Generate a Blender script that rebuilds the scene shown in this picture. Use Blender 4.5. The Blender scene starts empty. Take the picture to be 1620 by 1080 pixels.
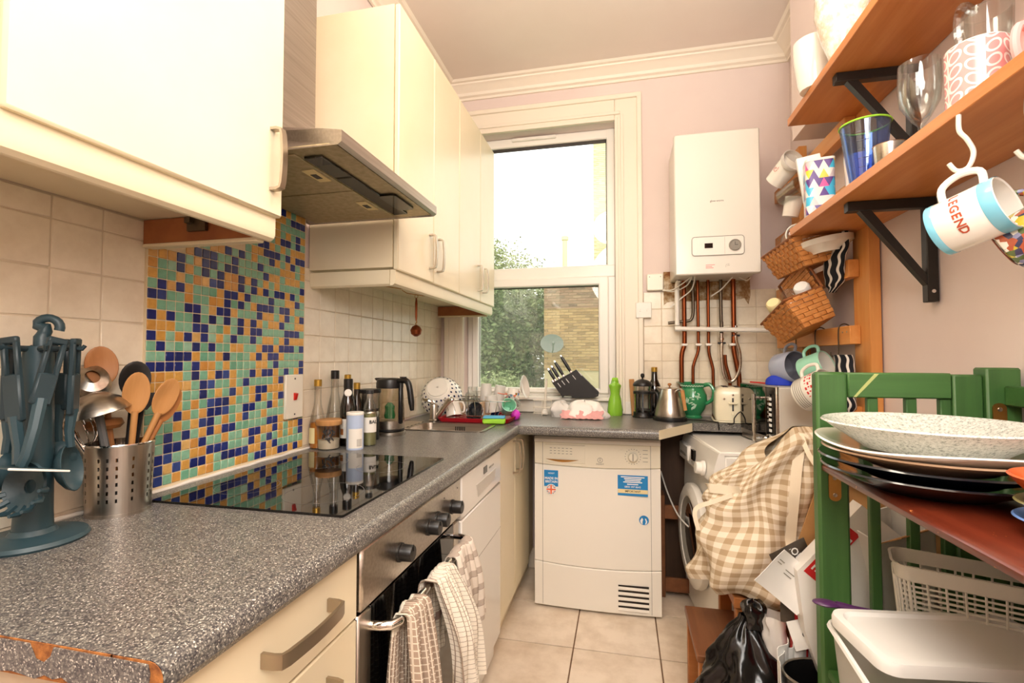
import bpy, bmesh, math, random
from mathutils import Matrix, Vector
PI = math.pi
random.seed(7)
SC = bpy.context.scene
COL = SC.collection

# ---------------------------------------------------------------- camera, sky, lights, exposure
cam_d = bpy.data.cameras.new('camera'); cam_d.sensor_width = 36; cam_d.lens = 766/1620*36
cam_d.clip_start = 0.02
cam = bpy.data.objects.new('camera', cam_d); COL.objects.link(cam)
cam.location = (0, 0, 1.235); cam.rotation_euler = (math.radians(91.9), 0, math.radians(12.8))
SC.camera = cam
w = bpy.data.worlds.new('overcast_sky'); SC.world = w; w.use_nodes = True
bgn = w.node_tree.nodes['Background']; bgn.inputs[0].default_value = (1.0, 0.985, 0.96, 1); bgn.inputs[1].default_value = 2.0

def lamp(name, kind, loc, power, color, size=0.3, rot=(0, 0, 0)):
    d = bpy.data.lights.new(name, kind); d.energy = power; d.color = color
    if kind == 'AREA': d.shape = 'DISK'; d.size = size
    else: d.shadow_soft_size = size
    o = bpy.data.objects.new(name, d); COL.objects.link(o); o.location = loc; o.rotation_euler = rot
    return o
lamp('ceiling_lamp_light', 'POINT', (-0.12, 0.95, 2.55), 12, (1.0, 0.90, 0.74), 0.16)
lamp('bounce_fill_light', 'AREA', (0.15, -0.45, 2.25), 25, (1.0, 0.96, 0.90), 1.1, (math.radians(52), 0, math.radians(4)))  # soft fill lamp added behind the camera in place of bounced flash
lamp('ceiling_fill_light', 'AREA', (0.1, 0.1, 1.75), 20, (1.0, 0.95, 0.88), 0.35, (math.radians(156), 0, math.radians(-4))).data.spread = math.radians(105)  # upward fill lamp added to brighten the ceiling
lamp('camera_fill_light', 'POINT', (0.15, -0.30, 1.75), 11, (1.0, 0.95, 0.88), 0.22)  # fill point added beside the camera to even out the near tiles
SC.view_settings.view_transform = 'Standard'; SC.view_settings.look = 'None'
SC.view_settings.gamma = 1; SC.view_settings.use_curve_mapping = False
SC.view_settings.exposure = 0.55
SC.cycles.max_bounces = 10; SC.cycles.transparent_max_bounces = 16; SC.cycles.caustics_reflective = False
SC.cycles.use_denoising = True

# ---------------------------------------------------------------- materials
def lin(h):
    h = h.lstrip('#'); out = []
    for i in (0, 2, 4):
        c = int(h[i:i+2], 16)/255
        out.append(c/12.92 if c <= .04045 else ((c+.055)/1.055)**2.4)
    return (*out, 1)
MATS = {}
class NT:
    def __init__(s, name):
        s.m = bpy.data.materials.new(name); s.m.use_nodes = True; s.t = s.m.node_tree
        s.b = s.t.nodes['Principled BSDF']; s.out = s.t.nodes['Material Output']
    def n(s, typ, **k):
        x = s.t.nodes.new(typ)
        for a, v in k.items():
            if a.startswith('i_'):
                x.inputs[a[2:].replace('_', ' ')].default_value = v
            else: setattr(x, a, v)
        return x
    def l(s, a, b): s.t.links.new(a, b)
    def ramp(s, fac, stops, mode='LINEAR'):
        r = s.n('ShaderNodeValToRGB'); r.color_ramp.interpolation = mode
        e = r.color_ramp.elements
        while len(e) > 1: e.remove(e[-1])
        e[0].position = stops[0][0]; e[0].color = lin(stops[0][1])
        for p, c in stops[1:]:
            q = e.new(p); q.color = lin(c)
        s.l(fac, r.inputs[0]); return r.outputs[0]
    def coord(s, scale=(1, 1, 1), kind='Object', rot=(0, 0, 0)):
        c = s.n('ShaderNodeTexCoord'); m = s.n('ShaderNodeMapping'); m.inputs['Scale'].default_value = scale
        m.inputs['Rotation'].default_value = rot
        s.l(c.outputs[kind], m.inputs[0]); return m.outputs[0]
    def pos(s, scale=(1, 1, 1)):
        c = s.n('ShaderNodeNewGeometry'); m = s.n('ShaderNodeMapping'); m.inputs['Scale'].default_value = scale
        s.l(c.outputs['Position'], m.inputs[0]); return m.outputs[0]
    def noise(s, vec, scale=5, detail=4, rough=.5):
        x = s.n('ShaderNodeTexNoise'); x.inputs['Scale'].default_value = scale; x.inputs['Detail'].default_value = detail
        x.inputs['Roughness'].default_value = rough; s.l(vec, x.inputs['Vector']); return x.outputs['Fac']
    def bump(s, h, strength=.2, dist=.002):
        b = s.n('ShaderNodeBump'); b.inputs['Strength'].default_value = strength; b.inputs['Distance'].default_value = dist
        s.l(h, b.inputs['Height']); s.l(b.outputs[0], s.b.inputs['Normal'])
    def base(s, sock): s.l(sock, s.b.inputs['Base Color'])
    def set(s, rough=.5, metal=0, spec=.5, coat=0):
        s.b.inputs['Roughness'].default_value = rough; s.b.inputs['Metallic'].default_value = metal
        s.b.inputs['Specular IOR Level'].default_value = spec; s.b.inputs['Coat Weight'].default_value = coat
        s.b.inputs['Coat Roughness'].default_value = .05
        return s.m
def plain(name, c, rough=.5, metal=0, spec=.5, coat=0, c2=None, nscale=6, bump=0, bscale=200):
    if name in MATS: return MATS[name]
    t = NT(name)
    if c2:
        f = t.noise(t.coord(), nscale, 5, .6); t.base(t.ramp(f, [(.35, c), (.65, c2)]))
    else: t.b.inputs['Base Color'].default_value = lin(c)
    if bump: t.bump(t.noise(t.coord(), bscale, 3), bump)
    MATS[name] = t.set(rough, metal, spec, coat); return MATS[name]
def wood(name, cols, axis=1, scale=1.0, rough=.45, coat=0, bump=.15, knots=True):
    t = NT(name); s = [22, 22, 22]; s[axis] = 1.6
    v = t.coord([a*scale for a in s]); f = t.noise(v, 1.0, 6, .62)
    col = t.ramp(f, [(.25+.5*i/(len(cols)-1), c) for i, c in enumerate(cols)])
    if knots:
        s2 = [9, 9, 9]; s2[axis] = 3.0
        vo = t.n('ShaderNodeTexVoronoi'); t.l(t.coord([a*scale for a in s2]), vo.inputs['Vector']); vo.inputs['Scale'].default_value = .55
        k = t.ramp(vo.outputs['Distance'], [(0, '#5a2c12'), (.05, '#8a4f22'), (.11, '#ffffff')])
        mx = t.n('ShaderNodeMix', data_type='RGBA', blend_type='MULTIPLY'); mx.inputs[0].default_value = .75
        t.l(col, mx.inputs[6]); t.l(k, mx.inputs[7]); col = mx.outputs[2]
    t.base(col); t.bump(f, bump, .001); MATS[name] = t.set(rough, 0, .5, coat); return t.m
def metal(name, c, rough=.3, brush=None, c2=None):
    t = NT(name)
    if brush:
        f = t.noise(t.coord(brush), 1.0, 3); t.base(t.ramp(f, [(.3, c), (.7, c2 or c)])); t.bump(f, .06, .0005)
    else: t.b.inputs['Base Color'].default_value = lin(c)
    MATS[name] = t.set(rough, 1); return t.m
def glass(name, tint='#ffffff', fac=.08, rough=0.0, haze=0, edge=None):
    """thin clear glass: tinted see-through plus a fresnel gloss"""
    t = NT(name); tr = t.n('ShaderNodeBsdfTransparent'); gl = t.n('ShaderNodeBsdfGlossy'); gl.inputs['Roughness'].default_value = rough
    lw = t.n('ShaderNodeLayerWeight'); lw.inputs['Blend'].default_value = .35
    tr.inputs[0].default_value = lin(tint)
    if edge:
        mx = t.n('ShaderNodeMix', data_type='RGBA'); mx.inputs[6].default_value = lin(tint); mx.inputs[7].default_value = lin(edge)
        t.l(lw.outputs['Facing'], mx.inputs[0]); t.l(mx.outputs[2], tr.inputs[0])
    ma = t.n('ShaderNodeMath', operation='MULTIPLY_ADD'); ma.inputs[1].default_value = .4; ma.inputs[2].default_value = fac
    t.l(lw.outputs['Fresnel'], ma.inputs[0])
    mix = t.n('ShaderNodeMixShader'); t.l(ma.outputs[0], mix.inputs[0]); t.l(tr.outputs[0], mix.inputs[1]); t.l(gl.outputs[0], mix.inputs[2])
    if haze:
        df = t.n('ShaderNodeBsdfTranslucent'); df.inputs[0].default_value = lin('#f0ece0'); m2 = t.n('ShaderNodeMixShader')  # whitish haze mixed into the glass to imitate glare
        d_ = t.noise(t.coord(), 3, 5, .6); t.l(mth(t, 'MULTIPLY', d_, haze*2), m2.inputs[0]); t.l(mix.outputs[0], m2.inputs[1]); t.l(df.outputs[0], m2.inputs[2]); mix = m2
    t.l(mix.outputs[0], t.out.inputs[0]); MATS[name] = t.m; return t.m
def milky(name, c, alpha=.6, rough=.35):
    """translucent plastic: part see-through"""
    t = NT(name); t.b.inputs['Base Color'].default_value = lin(c); t.set(rough, 0, .5); t.b.inputs['Alpha'].default_value = alpha
    MATS[name] = t.m; return t.m
def uvmat(name, build, rough=.85, bump=0):
    t = NT(name); c = t.n('ShaderNodeUVMap'); s = t.n('ShaderNodeSeparateXYZ'); t.l(c.outputs[0], s.inputs[0])
    t.base(build(t, s.outputs[0], s.outputs[1])); MATS[name] = t.set(rough, 0, .3)
    if bump: t.bump(t.noise(t.coord(), 350, 3), bump)
    return t.m
def mth(t, op, a, b=None, c=None):
    x = t.n('ShaderNodeMath', operation=op)
    for i, v in enumerate((a, b, c)):
        if v is None: continue
        if isinstance(v, (int, float)): x.inputs[i].default_value = v
        else: t.l(v, x.inputs[i])
    return x.outputs[0]
def mixc(t, f, a, b):
    x = t.n('ShaderNodeMix', data_type='RGBA')
    if isinstance(f, (int, float)): x.inputs[0].default_value = f
    else: t.l(f, x.inputs[0])
    for i, v in ((6, a), (7, b)):
        if isinstance(v, str): x.inputs[i].default_value = lin(v)
        else: t.l(v, x.inputs[i])
    return x.outputs[2]
def stripe(t, u, n, width):           # 1 inside thin repeated line
    return mth(t, 'LESS_THAN', mth(t, 'FRACT', mth(t, 'MULTIPLY', u, n)), width)

# ---------------------------------------------------------------- geometry
class G:
    def __init__(s): s.v = []; s.f = []; s.mi = []; s.T = Matrix.Identity(4); s.m = 0; s.uv = {}
    def add(s, vs, fs):
        o = len(s.v); s.v += [tuple(s.T @ Vector(p)) for p in vs]
        for f in fs: s.f.append(tuple(o+i for i in f)); s.mi.append(s.m)
        return s
    def box(s, x0, x1, y0, y1, z0, z1, b=0):
        cx, cy, cz = (x0+x1)/2, (y0+y1)/2, (z0+z1)/2; h = (abs(x1-x0)/2, abs(y1-y0)/2, abs(z1-z0)/2)
        if b <= 0:
            vs = [(cx+i*h[0], cy+j*h[1], cz+k*h[2]) for i in (-1, 1) for j in (-1, 1) for k in (-1, 1)]
            return s.add(vs, [(0, 1, 3, 2), (4, 6, 7, 5), (0, 4, 5, 1), (2, 3, 7, 6), (0, 2, 6, 4), (1, 5, 7, 3)])
        b = min(b, *[q*.49 for q in h]); vs = []; idx = {}
        for i in (-1, 1):
            for j in (-1, 1):
                for k in (-1, 1):
                    sg = (i, j, k)
                    for a in range(3):
                        p = [sg[q]*(h[q]-(0 if q == a else b)) for q in range(3)]
                        idx[(i, j, k, a)] = len(vs); vs.append((cx+p[0], cy+p[1], cz+p[2]))
        fs = []
        for a in range(3):
            o1, o2 = [q for q in range(3) if q != a]
            for sa in (-1, 1):
                r = []
                for p1, p2 in ((-1, -1), (1, -1), (1, 1), (-1, 1)):
                    k = [0, 0, 0]; k[a] = sa; k[o1] = p1; k[o2] = p2; r.append(idx[(*k, a)])
                if (sa > 0) == (a == 1): r.reverse()
                fs.append(tuple(r))
            for s1 in (-1, 1):
                for s2 in (-1, 1):
                    k0 = [0]*3; k1 = [0]*3; k0[a] = -1; k1[a] = 1
                    for k in (k0, k1): k[o1] = s1; k[o2] = s2
                    fs.append((idx[(*k0, o1)], idx[(*k1, o1)], idx[(*k1, o2)], idx[(*k0, o2)]))
        for i in (-1, 1):
            for j in (-1, 1):
                for k in (-1, 1): fs.append(tuple(idx[(i, j, k, a)] for a in range(3)))
        return s.add(vs, fs)
    def lathe(s, prof, n=24, o=(0, 0, 0), sx=1, sy=1, close=False):
        vs = []; fs = []; m = len(prof)
        for i in range(n):
            a = 2*PI*i/n
            for r, z in prof: vs.append((o[0]+r*math.cos(a)*sx, o[1]+r*math.sin(a)*sy, o[2]+z))
        for i in range(n):
            j = (i+1) % n
            for k in range(m-1 if not close else m):
                q = (k+1) % m; fs.append((i*m+k, j*m+k, j*m+q, i*m+q))
        if not close:
            if prof[0][0] > 1e-6: fs.append(tuple(i*m for i in range(n))[::-1])
            if prof[-1][0] > 1e-6 and (abs(prof[-1][0]-prof[0][0]) > 1e-9 or abs(prof[-1][1]-prof[0][1]) > 1e-9): fs.append(tuple(i*m+m-1 for i in range(n)))
        return s.add(vs, fs)
    def shell(s, prof, n=24, o=(0, 0, 0), sx=1, sy=1):     # open lathe, no caps (profile runs outside up, inside down)
        vs = []; fs = []; m = len(prof)
        for i in range(n):
            a = 2*PI*i/n
            for r, z in prof: vs.append((o[0]+r*math.cos(a)*sx, o[1]+r*math.sin(a)*sy, o[2]+z))
        for i in range(n):
            j = (i+1) % n
            for k in range(m-1): fs.append((i*m+k, j*m+k, j*m+k+1, i*m+k+1))
        return s.add(vs, fs)
    def tube(s, path, r, n=8, closed=False):
        P = [Vector(p) for p in path]; L = len(P); R = r if isinstance(r, (list, tuple)) else [r]*L
        vs = []; fs = []; up = None
        for i in range(L):
            a = P[(i-1) % L] if (closed or i > 0) else P[i]; b = P[(i+1) % L] if (closed or i < L-1) else P[i]
            d = (b-a); d = d.normalized() if d.length > 1e-9 else Vector((0, 0, 1))
            if up is None:
                up = d.orthogonal().normalized()
            up = (up-d*up.dot(d)); up = up.normalized() if up.length > 1e-6 else d.orthogonal().normalized()
            sd = d.cross(up)
            for k in range(n):
                t = 2*PI*k/n; vs.append(tuple(P[i]+(up*math.cos(t)+sd*math.sin(t))*R[i]))
        for i in range(L if closed else L-1):
            j = (i+1) % L
            for k in range(n):
                q = (k+1) % n; fs.append((i*n+k, i*n+q, j*n+q, j*n+k))
        if not closed: fs.append(tuple(range(n))[::-1]); fs.append(tuple((L-1)*n+k for k in range(n)))
        return s.add(vs, fs)
    def ball(s, c, r, nu=16, nv=10):
        if isinstance(r, (int, float)): r = (r, r, r)
        pr = [(math.sin(PI*i/nv), -math.cos(PI*i/nv)) for i in range(nv+1)]
        vs = []; fs = []
        for i in range(nu):
            a = 2*PI*i/nu
            for q, z in pr: vs.append((c[0]+r[0]*q*math.cos(a), c[1]+r[1]*q*math.sin(a), c[2]+r[2]*z))
        m = nv+1
        for i in range(nu):
            j = (i+1) % nu
            for k in range(nv): fs.append((i*m+k, j*m+k, j*m+k+1, i*m+k+1))
        return s.add(vs, fs)
    def prism(s, poly, a, b, axis='z'):
        n = len(poly); f = {'z': lambda p, t: (p[0], p[1], t), 'y': lambda p, t: (p[0], t, p[1]), 'x': lambda p, t: (t, p[0], p[1])}[axis]
        vs = [f(p, a) for p in poly]+[f(p, b) for p in poly]
        fs = [tuple(range(n))[::-1], tuple(range(n, 2*n))]+[(i, (i+1) % n, n+(i+1) % n, n+i) for i in range(n)]
        return s.add(vs, fs)
    def grid(s, f, nu, nv, cu=False, th=0):
        """surface f(u,v); th>0 gives it thickness"""
        pts = [[Vector(f(i/nu, j/nv)) for j in range(nv+1)] for i in range(nu+1)]
        vs = []; fs = []; m = nv+1; base = len(s.f)
        for r in pts: vs += [tuple(p) for p in r]
        for i in range(nu):
            for j in range(nv): fs.append((i*m+j, (i+1)*m+j, (i+1)*m+j+1, i*m+j+1))
        uvl = [[(i/nu, j/nv), ((i+1)/nu, j/nv), ((i+1)/nu, (j+1)/nv), (i/nu, (j+1)/nv)] for i in range(nu) for j in range(nv)]
        if th:
            N = len(vs)
            for i in range(nu+1):
                for j in range(nv+1):
                    a = pts[min(i+1, nu)][j]-pts[max(i-1, 0)][j]; b = pts[i][min(j+1, nv)]-pts[i][max(j-1, 0)]
                    nn = a.cross(b); nn = nn.normalized() if nn.length > 1e-12 else Vector((0, 0, 1))
                    vs.append(tuple(pts[i][j]-nn*th))
            k = len(fs)
            for q in range(k): fs.append(tuple(N+x for x in fs[q][::-1])); uvl.append(uvl[q][::-1])
            edge = [i*m for i in range(nu+1)]+[nu*m+j for j in range(1, nv+1)]+[i*m+nv for i in range(nu-1, -1, -1)]+[j for j in range(nv-1, 0, -1)]
            for q in range(len(edge)):
                a, b = edge[q], edge[(q+1) % len(edge)]; fs.append((b, a, N+a, N+b))
                ua = (a//m/nu, a % m/nv); ub = (b//m/nu, b % m/nv); uvl.append([ub, ua, ua, ub])
        for q, x in enumerate(uvl): s.uv[base+q] = x
        return s.add(vs, fs)
    def mesh(s, name, mats, ang=38):
        me = bpy.data.meshes.new(name); me.from_pydata(s.v, [], s.f)
        if not isinstance(mats, (list, tuple)): mats = [mats]
        for m in mats: me.materials.append(MATS[m] if isinstance(m, str) else m)
        if len(mats) > 1: me.polygons.foreach_set('material_index', s.mi)
        if s.uv:
            ul = me.uv_layers.new(name='UVMap')
            for fi, x in s.uv.items():
                st = me.polygons[fi].loop_start
                for q, c in enumerate(x): ul.data[st+q].uv = c
        bm = bmesh.new(); bm.from_mesh(me); bmesh.ops.recalc_face_normals(bm, faces=bm.faces); bm.to_mesh(me); bm.free()
        if ang:
            me.shade_smooth(); me.set_sharp_from_angle(angle=math.radians(ang))
        return me
    def build(s, name, mats, parent=None, ang=38, label=None, kind=None):
        o = bpy.data.objects.new(name, s.mesh(name, mats, ang)); COL.objects.link(o)
        if parent: o.parent = parent
        if label: o['label'] = label
        if kind: o['kind'] = kind
        return o
def tag(o, label, cat, group=None):
    o['label'] = label; o['category'] = cat
    if group: o['group'] = group
    return o
def thing(name, label, cat, loc=(0, 0, 0), rz=0, group=None, rot=None):
    o = bpy.data.objects.new(name, None); COL.objects.link(o); o.empty_display_size = .05
    o.location = loc; o.rotation_euler = rot or (0, 0, rz); return tag(o, label, cat, group)
def inst(name, me, parent=None, loc=(0, 0, 0), rot=(0, 0, 0), scale=(1, 1, 1), kind=None):
    o = bpy.data.objects.new(name, me); COL.objects.link(o)
    if parent: o.parent = parent
    o.location = loc; o.rotation_euler = rot; o.scale = scale
    if kind: o['kind'] = kind
    return o
def text(name, s, size, mat, parent, loc, rot, ext=.0004, align='CENTER', bold=0, xs=1):
    c = bpy.data.curves.new('txt', 'FONT'); c.body = s; c.size = size; c.extrude = ext; c.align_x = align; c.align_y = 'CENTER'; c.offset = bold
    c.resolution_u = 2
    o = bpy.data.objects.new('txt', c); COL.objects.link(o)
    me = bpy.data.meshes.new_from_object(o); bpy.data.objects.remove(o); bpy.data.curves.remove(c)
    me.materials.clear(); me.materials.append(MATS[mat])
    return inst(name, me, parent, loc, rot, (xs, 1, 1))
def RT(loc, rx=0, ry=0, rz=0):
    return Matrix.Translation(loc) @ Matrix.Rotation(rz, 4, 'Z') @ Matrix.Rotation(ry, 4, 'Y') @ Matrix.Rotation(rx, 4, 'X')
def arc(c, r, a0, a1, n, plane='xz'):
    out = []
    for i in range(n+1):
        a = a0+(a1-a0)*i/n; x, y = r*math.cos(a), r*math.sin(a)
        out.append({'xz': (c[0]+x, c[1], c[2]+y), 'yz': (c[0], c[1]+x, c[2]+y), 'xy': (c[0]+x, c[1]+y, c[2])}[plane])
    return out
def rrect(x0, x1, y0, y1, r, n=4):
    out = []
    for cx, cy, a in ((x1-r, y1-r, 0), (x0+r, y1-r, PI/2), (x0+r, y0+r, PI), (x1-r, y0+r, 3*PI/2)):
        for i in range(n+1): out.append((cx+r*math.cos(a+PI/2*i/n), cy+r*math.sin(a+PI/2*i/n)))
    return out
def spline(pts, n=6):
    P = [Vector(p) for p in pts]; out = []
    for i in range(len(P)-1):
        p0 = P[max(i-1, 0)]; p1 = P[i]; p2 = P[i+1]; p3 = P[min(i+2, len(P)-1)]
        for k in range(n):
            t = k/n; out.append(tuple(.5*((2*p1)+(p2-p0)*t+(2*p0-5*p1+4*p2-p3)*t*t+(-p0+3*p1-3*p2+p3)*t**3)))
    out.append(tuple(P[-1])); return out
# ---------------------------------------------------------------- material library
plain('wall_paint', '#e6d6cf', .8, c2='#dfcdc7', nscale=1.3)
plain('ceiling_paint', '#ece0d6', .85, c2='#e6d8cd', nscale=.9)
plain('trim_paint', '#f1e6d6', .5); plain('casing_paint', '#efe5d3', .45)
plain('upvc', '#f2eee6', .3); plain('seal', '#3a3632', .6)
plain('grout', '#e0d0b8', .9); plain('floor_grout', '#7d6048', .95); plain('mosaic_grout', '#e3d2b0', .9)
def pieces(name, stops, rough, scale, vein=None, coat=0, bump=.1):
    t = NT(name); oi = t.n('ShaderNodeObjectInfo'); col = t.ramp(oi.outputs['Random'], stops)
    f = t.noise(t.pos(), scale, 5, .65); v = t.ramp(f, [(.3, '#cfc3b2'), (.6, '#ffffff')])
    mx = t.n('ShaderNodeMix', data_type='RGBA', blend_type='MULTIPLY'); mx.inputs[0].default_value = vein or .25
    t.l(col, mx.inputs[6]); t.l(v, mx.inputs[7]); t.base(mx.outputs[2]); t.bump(f, bump, .002)
    MATS[name] = t.set(rough, 0, .5, coat)
pieces('wall_tile', [(0, '#f3e6ce'), (.5, '#f7ecd7'), (1, '#efe1c8')], .28, 14, .3)
pieces('floor_tile', [(0, '#ead9c4'), (.5, '#f0e1ce'), (1, '#e6d3bc')], .32, 7, .6)
pieces('mosaic_blue', [(0, '#1d2a70'), (.5, '#283784'), (.8, '#18205c'), (1, '#4058a0')], .12, 60, .4)
pieces('mosaic_green', [(0, '#7fbd9f'), (.35, '#94c9ac'), (.7, '#6fb092'), (1, '#aad4ba')], .12, 60, .4)
pieces('mosaic_orange', [(0, '#dba550'), (.4, '#e2b060'), (.75, '#d3964a'), (1, '#e8c07a')], .12, 60, .4)
t = NT('worktop'); vo = t.n('ShaderNodeTexVoronoi'); t.l(t.pos(), vo.inputs['Vector']); vo.inputs['Scale'].default_value = 620
sp = t.n('ShaderNodeSeparateColor'); t.l(vo.outputs['Color'], sp.inputs[0])
f = t.noise(t.pos(), 260, 3, .7); c = t.ramp(f, [(.36, '#38363a'), (.5, '#5c5957'), (.64, '#7c7870')])
c = mixc(t, mth(t, 'GREATER_THAN', sp.outputs[0], .86), c, '#9a978d'); c = mixc(t, mth(t, 'GREATER_THAN', sp.outputs[1], .965), c, '#d0ccc0')
t.base(c); MATS['worktop'] = t.set(.3, 0, .5)
plain('chipboard', '#b9773a', .9, c2='#7a4720', nscale=60, bump=.6, bscale=150)
plain('unit_cream', '#f1e5c7', .32, c2='#eddfbd', nscale=2)
plain('unit_side', '#efe2c4', .4, c2='#eadab6', nscale=2)
plain('carcass_wood', '#a8683a', .55, c2='#8f5430', nscale=8)
plain('carcass_white', '#e3d3b8', .6, c2='#d2bd9c', nscale=5)
metal('steel', '#c9c2b8', .28, (3, 140, 140), '#b3aba0'); metal('steel_v', '#c9c2b8', .28, (140, 140, 3), '#b5ada2')
metal('steel_hood', '#c3bbb2', .33, (140, 4, 140), '#b0a79c'); metal('chrome', '#e4e2de', .08); metal('handle_metal', '#b7aa98', .36)
metal('brass', '#b98a4a', .35); metal('copper', '#8a4a2c', .38); metal('dull_pipe', '#6e6457', .45)
metal('filter_metal', '#c2b79c', .5, (60, 60, 60), '#ab9f82')
plain('white_enamel', '#eeebe4', .22, coat=.3); plain('dryer_white', '#efeae0', .3); plain('dryer_cream', '#ece4d0', .32); plain('washer_white', '#eeeae2', .28)
plain('boiler_white', '#e8e3d8', .28, coat=.2)
plain('white_plastic', '#eee9df', .35); plain('switch_plate', '#f0ead9', .35); plain('black_plastic', '#141313', .38); plain('black_gloss', '#0a0a0b', .06)
plain('grey_plastic', '#5b5a59', .45); plain('red_plastic', '#d0251c', .35); plain('dark_grey', '#333233', .4)
plain('teal_nylon', '#2c444c', .42); plain('teal_dark', '#25383f', .45)
plain('hob_glass', '#080808', .035, spec=.7); plain('hob_mark', '#6f6a66', .3)
plain('oven_glass', '#0c0b0b', .05); plain('dark_void', '#241b15', .9)
wood('pine', ['#c97f3c', '#d9924c', '#e0a463'], 1, 1, .42); wood('pine_dark', ['#bb7238', '#cc8246', '#da965a'], 1, 1, .4)
wood('pine_z', ['#c98042', '#d8944f', '#dea566'], 2, 1, .5); wood('spoon_wood', ['#a8723f', '#bd8850', '#cb9a64'], 2, 1.2, .55, knots=False)
wood('spoon_dark', ['#9a6030', '#b07440', '#bd8550'], 2, 1.2, .5, knots=False)
wood('stool_wood', ['#9a5c2e', '#b06c38', '#bf7e48'], 0, 1, .45)
wood('mahogany', ['#55200f', '#662817', '#78341f'], 1, 1.2, .3, coat=.3, knots=False)
wood('green_paint', ['#33562a', '#3e6632', '#4b743c'], 2, .8, .42, knots=False, bump=.2)
wood('green_paint_x', ['#33562a', '#3e6632', '#4b743c'], 0, .8, .42, knots=False, bump=.2)
glass('window_glass', '#fbfdfb', .03); glass('hazy_glass', '#f4f6f0', .03, haze=.05); glass('clear_glass', '#fafbfa', .05, edge='#f2f5f3'); glass('kettle_glass', '#e6e0d2', .07, edge='#b8b0a0')
glass('blue_glass', '#b9d0f6', .06, edge='#86a9e6'); glass('brown_glass', '#4a3016', .1, edge='#140a05'); glass('oil_glass', '#e8b468', .06, edge='#b06a20')
glass('lime_glass', '#c8e04a', .08)
plain('amber', '#c9781e', .2); plain('label_cream', '#ead9a4', .6); plain('label_white', '#eee9df', .6); plain('gold', '#c9a24a', .3, metal=.8)
plain('black_liquid', '#160e08', .15); plain('cork', '#c08a58', .8, c2='#a87448', nscale=40); plain('wax', '#e2d2b8', .5)
plain('pale_blue', '#b9c9e4', .4); plain('red_mat', '#b01020', .5); plain('lime', '#9edc3c', .7); plain('sponge_blue', '#5fb4dc', .8); plain('magenta', '#e040d8', .4)
plain('mint', '#9fdcc0', .3); plain('ceramic_white', '#f1ece2', .15, coat=.4); plain('ceramic_grey', '#a9adb8', .2, coat=.3)
plain('jug_green', '#2f8a58', .15, coat=.4); plain('jug_relief', '#b6d8bc', .25); plain('toaster_cream', '#ece4c8', .25, coat=.2); plain('soap_green', '#8cc63a', .2)
plain('pink_cloth', '#e2a8a6', .9); plain('bag_white', '#f3f0ea', .5); plain('blue_cloth', '#1a3ac0', .7)
plain('navy', '#1b2450', .2); plain('ink', '#23201f', .6); plain('sticker_blue', '#1a84c6', .4); plain('print_white', '#f4f2ee', .5); plain('print_orange', '#e8663a', .5)
plain('flag_red', '#c8322a', .5); plain('flag_blue', '#1d2c6c', .5); plain('print_grey', '#8f8a80', .5); plain('print_pink', '#e08080', .5)
plain('bracket_black', '#17130f', .4); plain('hook_white', '#ece4d4', .3); plain('cardboard', '#b98b58', .85, c2='#ae7f4c', nscale=5); plain('card_white', '#eeeae4', .5)
plain('red_print', '#cf2a2c', .5); plain('bin_bag', '#0d0c0c', .22, bump=.3, bscale=18); plain('purple', '#4a2350', .35); plain('magazine', '#3a332e', .35, c2='#54483c', nscale=20)
plain('dark_glaze', '#141a22', .14, coat=.5); plain('beige_glaze', '#c9a888', .2, coat=.4); plain('orange_glaze', '#c85a2a', .25); plain('blue_glaze', '#6d90d0', .2); plain('olive_glaze', '#8e8a5c', .25)
milky('frosted', '#f0ede6', .55, .4); milky('lid_plastic', '#f1eee8', .9, .35); milky('tub_plastic', '#efece4', .5, .3); milky('basket_plastic', '#eeeade', .72, .4); milky('carrier', '#f4f1ec', .75, .4)
t = NT('platter_glaze'); f = t.noise(t.coord((130, 130, 60)), 1.4, 5, .75)
t.base(t.ramp(f, [(.36, '#8f948e'), (.47, '#cfd2ca'), (.6, '#e6e7e0')])); MATS['platter_glaze'] = t.set(.18, 0, .5, .4)
wood('wicker', ['#b06a30', '#c98442', '#d99a58'], 0, 3, .55, knots=False)
plain('wicker_dark', '#8a5026', .7)
t = NT('plaster_patch'); f = t.noise(t.coord(), 14, 6, .7); t.base(t.ramp(f, [(.38, '#7a4a26'), (.5, '#a8865c'), (.62, '#d8c9ae')])); MATS['plaster_patch'] = t.set(.9)
t = NT('marble'); f = t.noise(t.coord(), 9, 6, .7); t.base(t.ramp(f, [(.4, '#f2ece4'), (.52, '#dcc3a8'), (.6, '#f4efe8')])); MATS['marble'] = t.set(.15, 0, .5, .3)

plain('mw_body', '#cfc6b8', .4); metal('mirror_black', '#6d655e', .04); glass('smoke_glass', '#8a857e', .1, edge='#4a4744')
plain('sky_band', '#7cc4dc', .2, coat=.3); plain('rust_print', '#b0492c', .4)
plain('lilac_glaze', '#a9b0c4', .2, coat=.3); plain('news_paper', '#ece6da', .25, coat=.3)
plain('scratch_green', '#a7ae6c', .7); plain('recess_white', '#d2cdc4', .4); plain('grey_inside', '#8f8f98', .2, coat=.3)
wood('step_wood', ['#6a3f24', '#7c4c2c', '#8a5834'], 1, 1, .5, knots=False); wood('dark_board', ['#3a2418', '#46301f', '#523a28'], 2, 1, .6, knots=False)
plain('webbing', '#e9dcc4', .9, bump=.2, bscale=400)
plain('dish_grey', '#70746f', .6)

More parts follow.
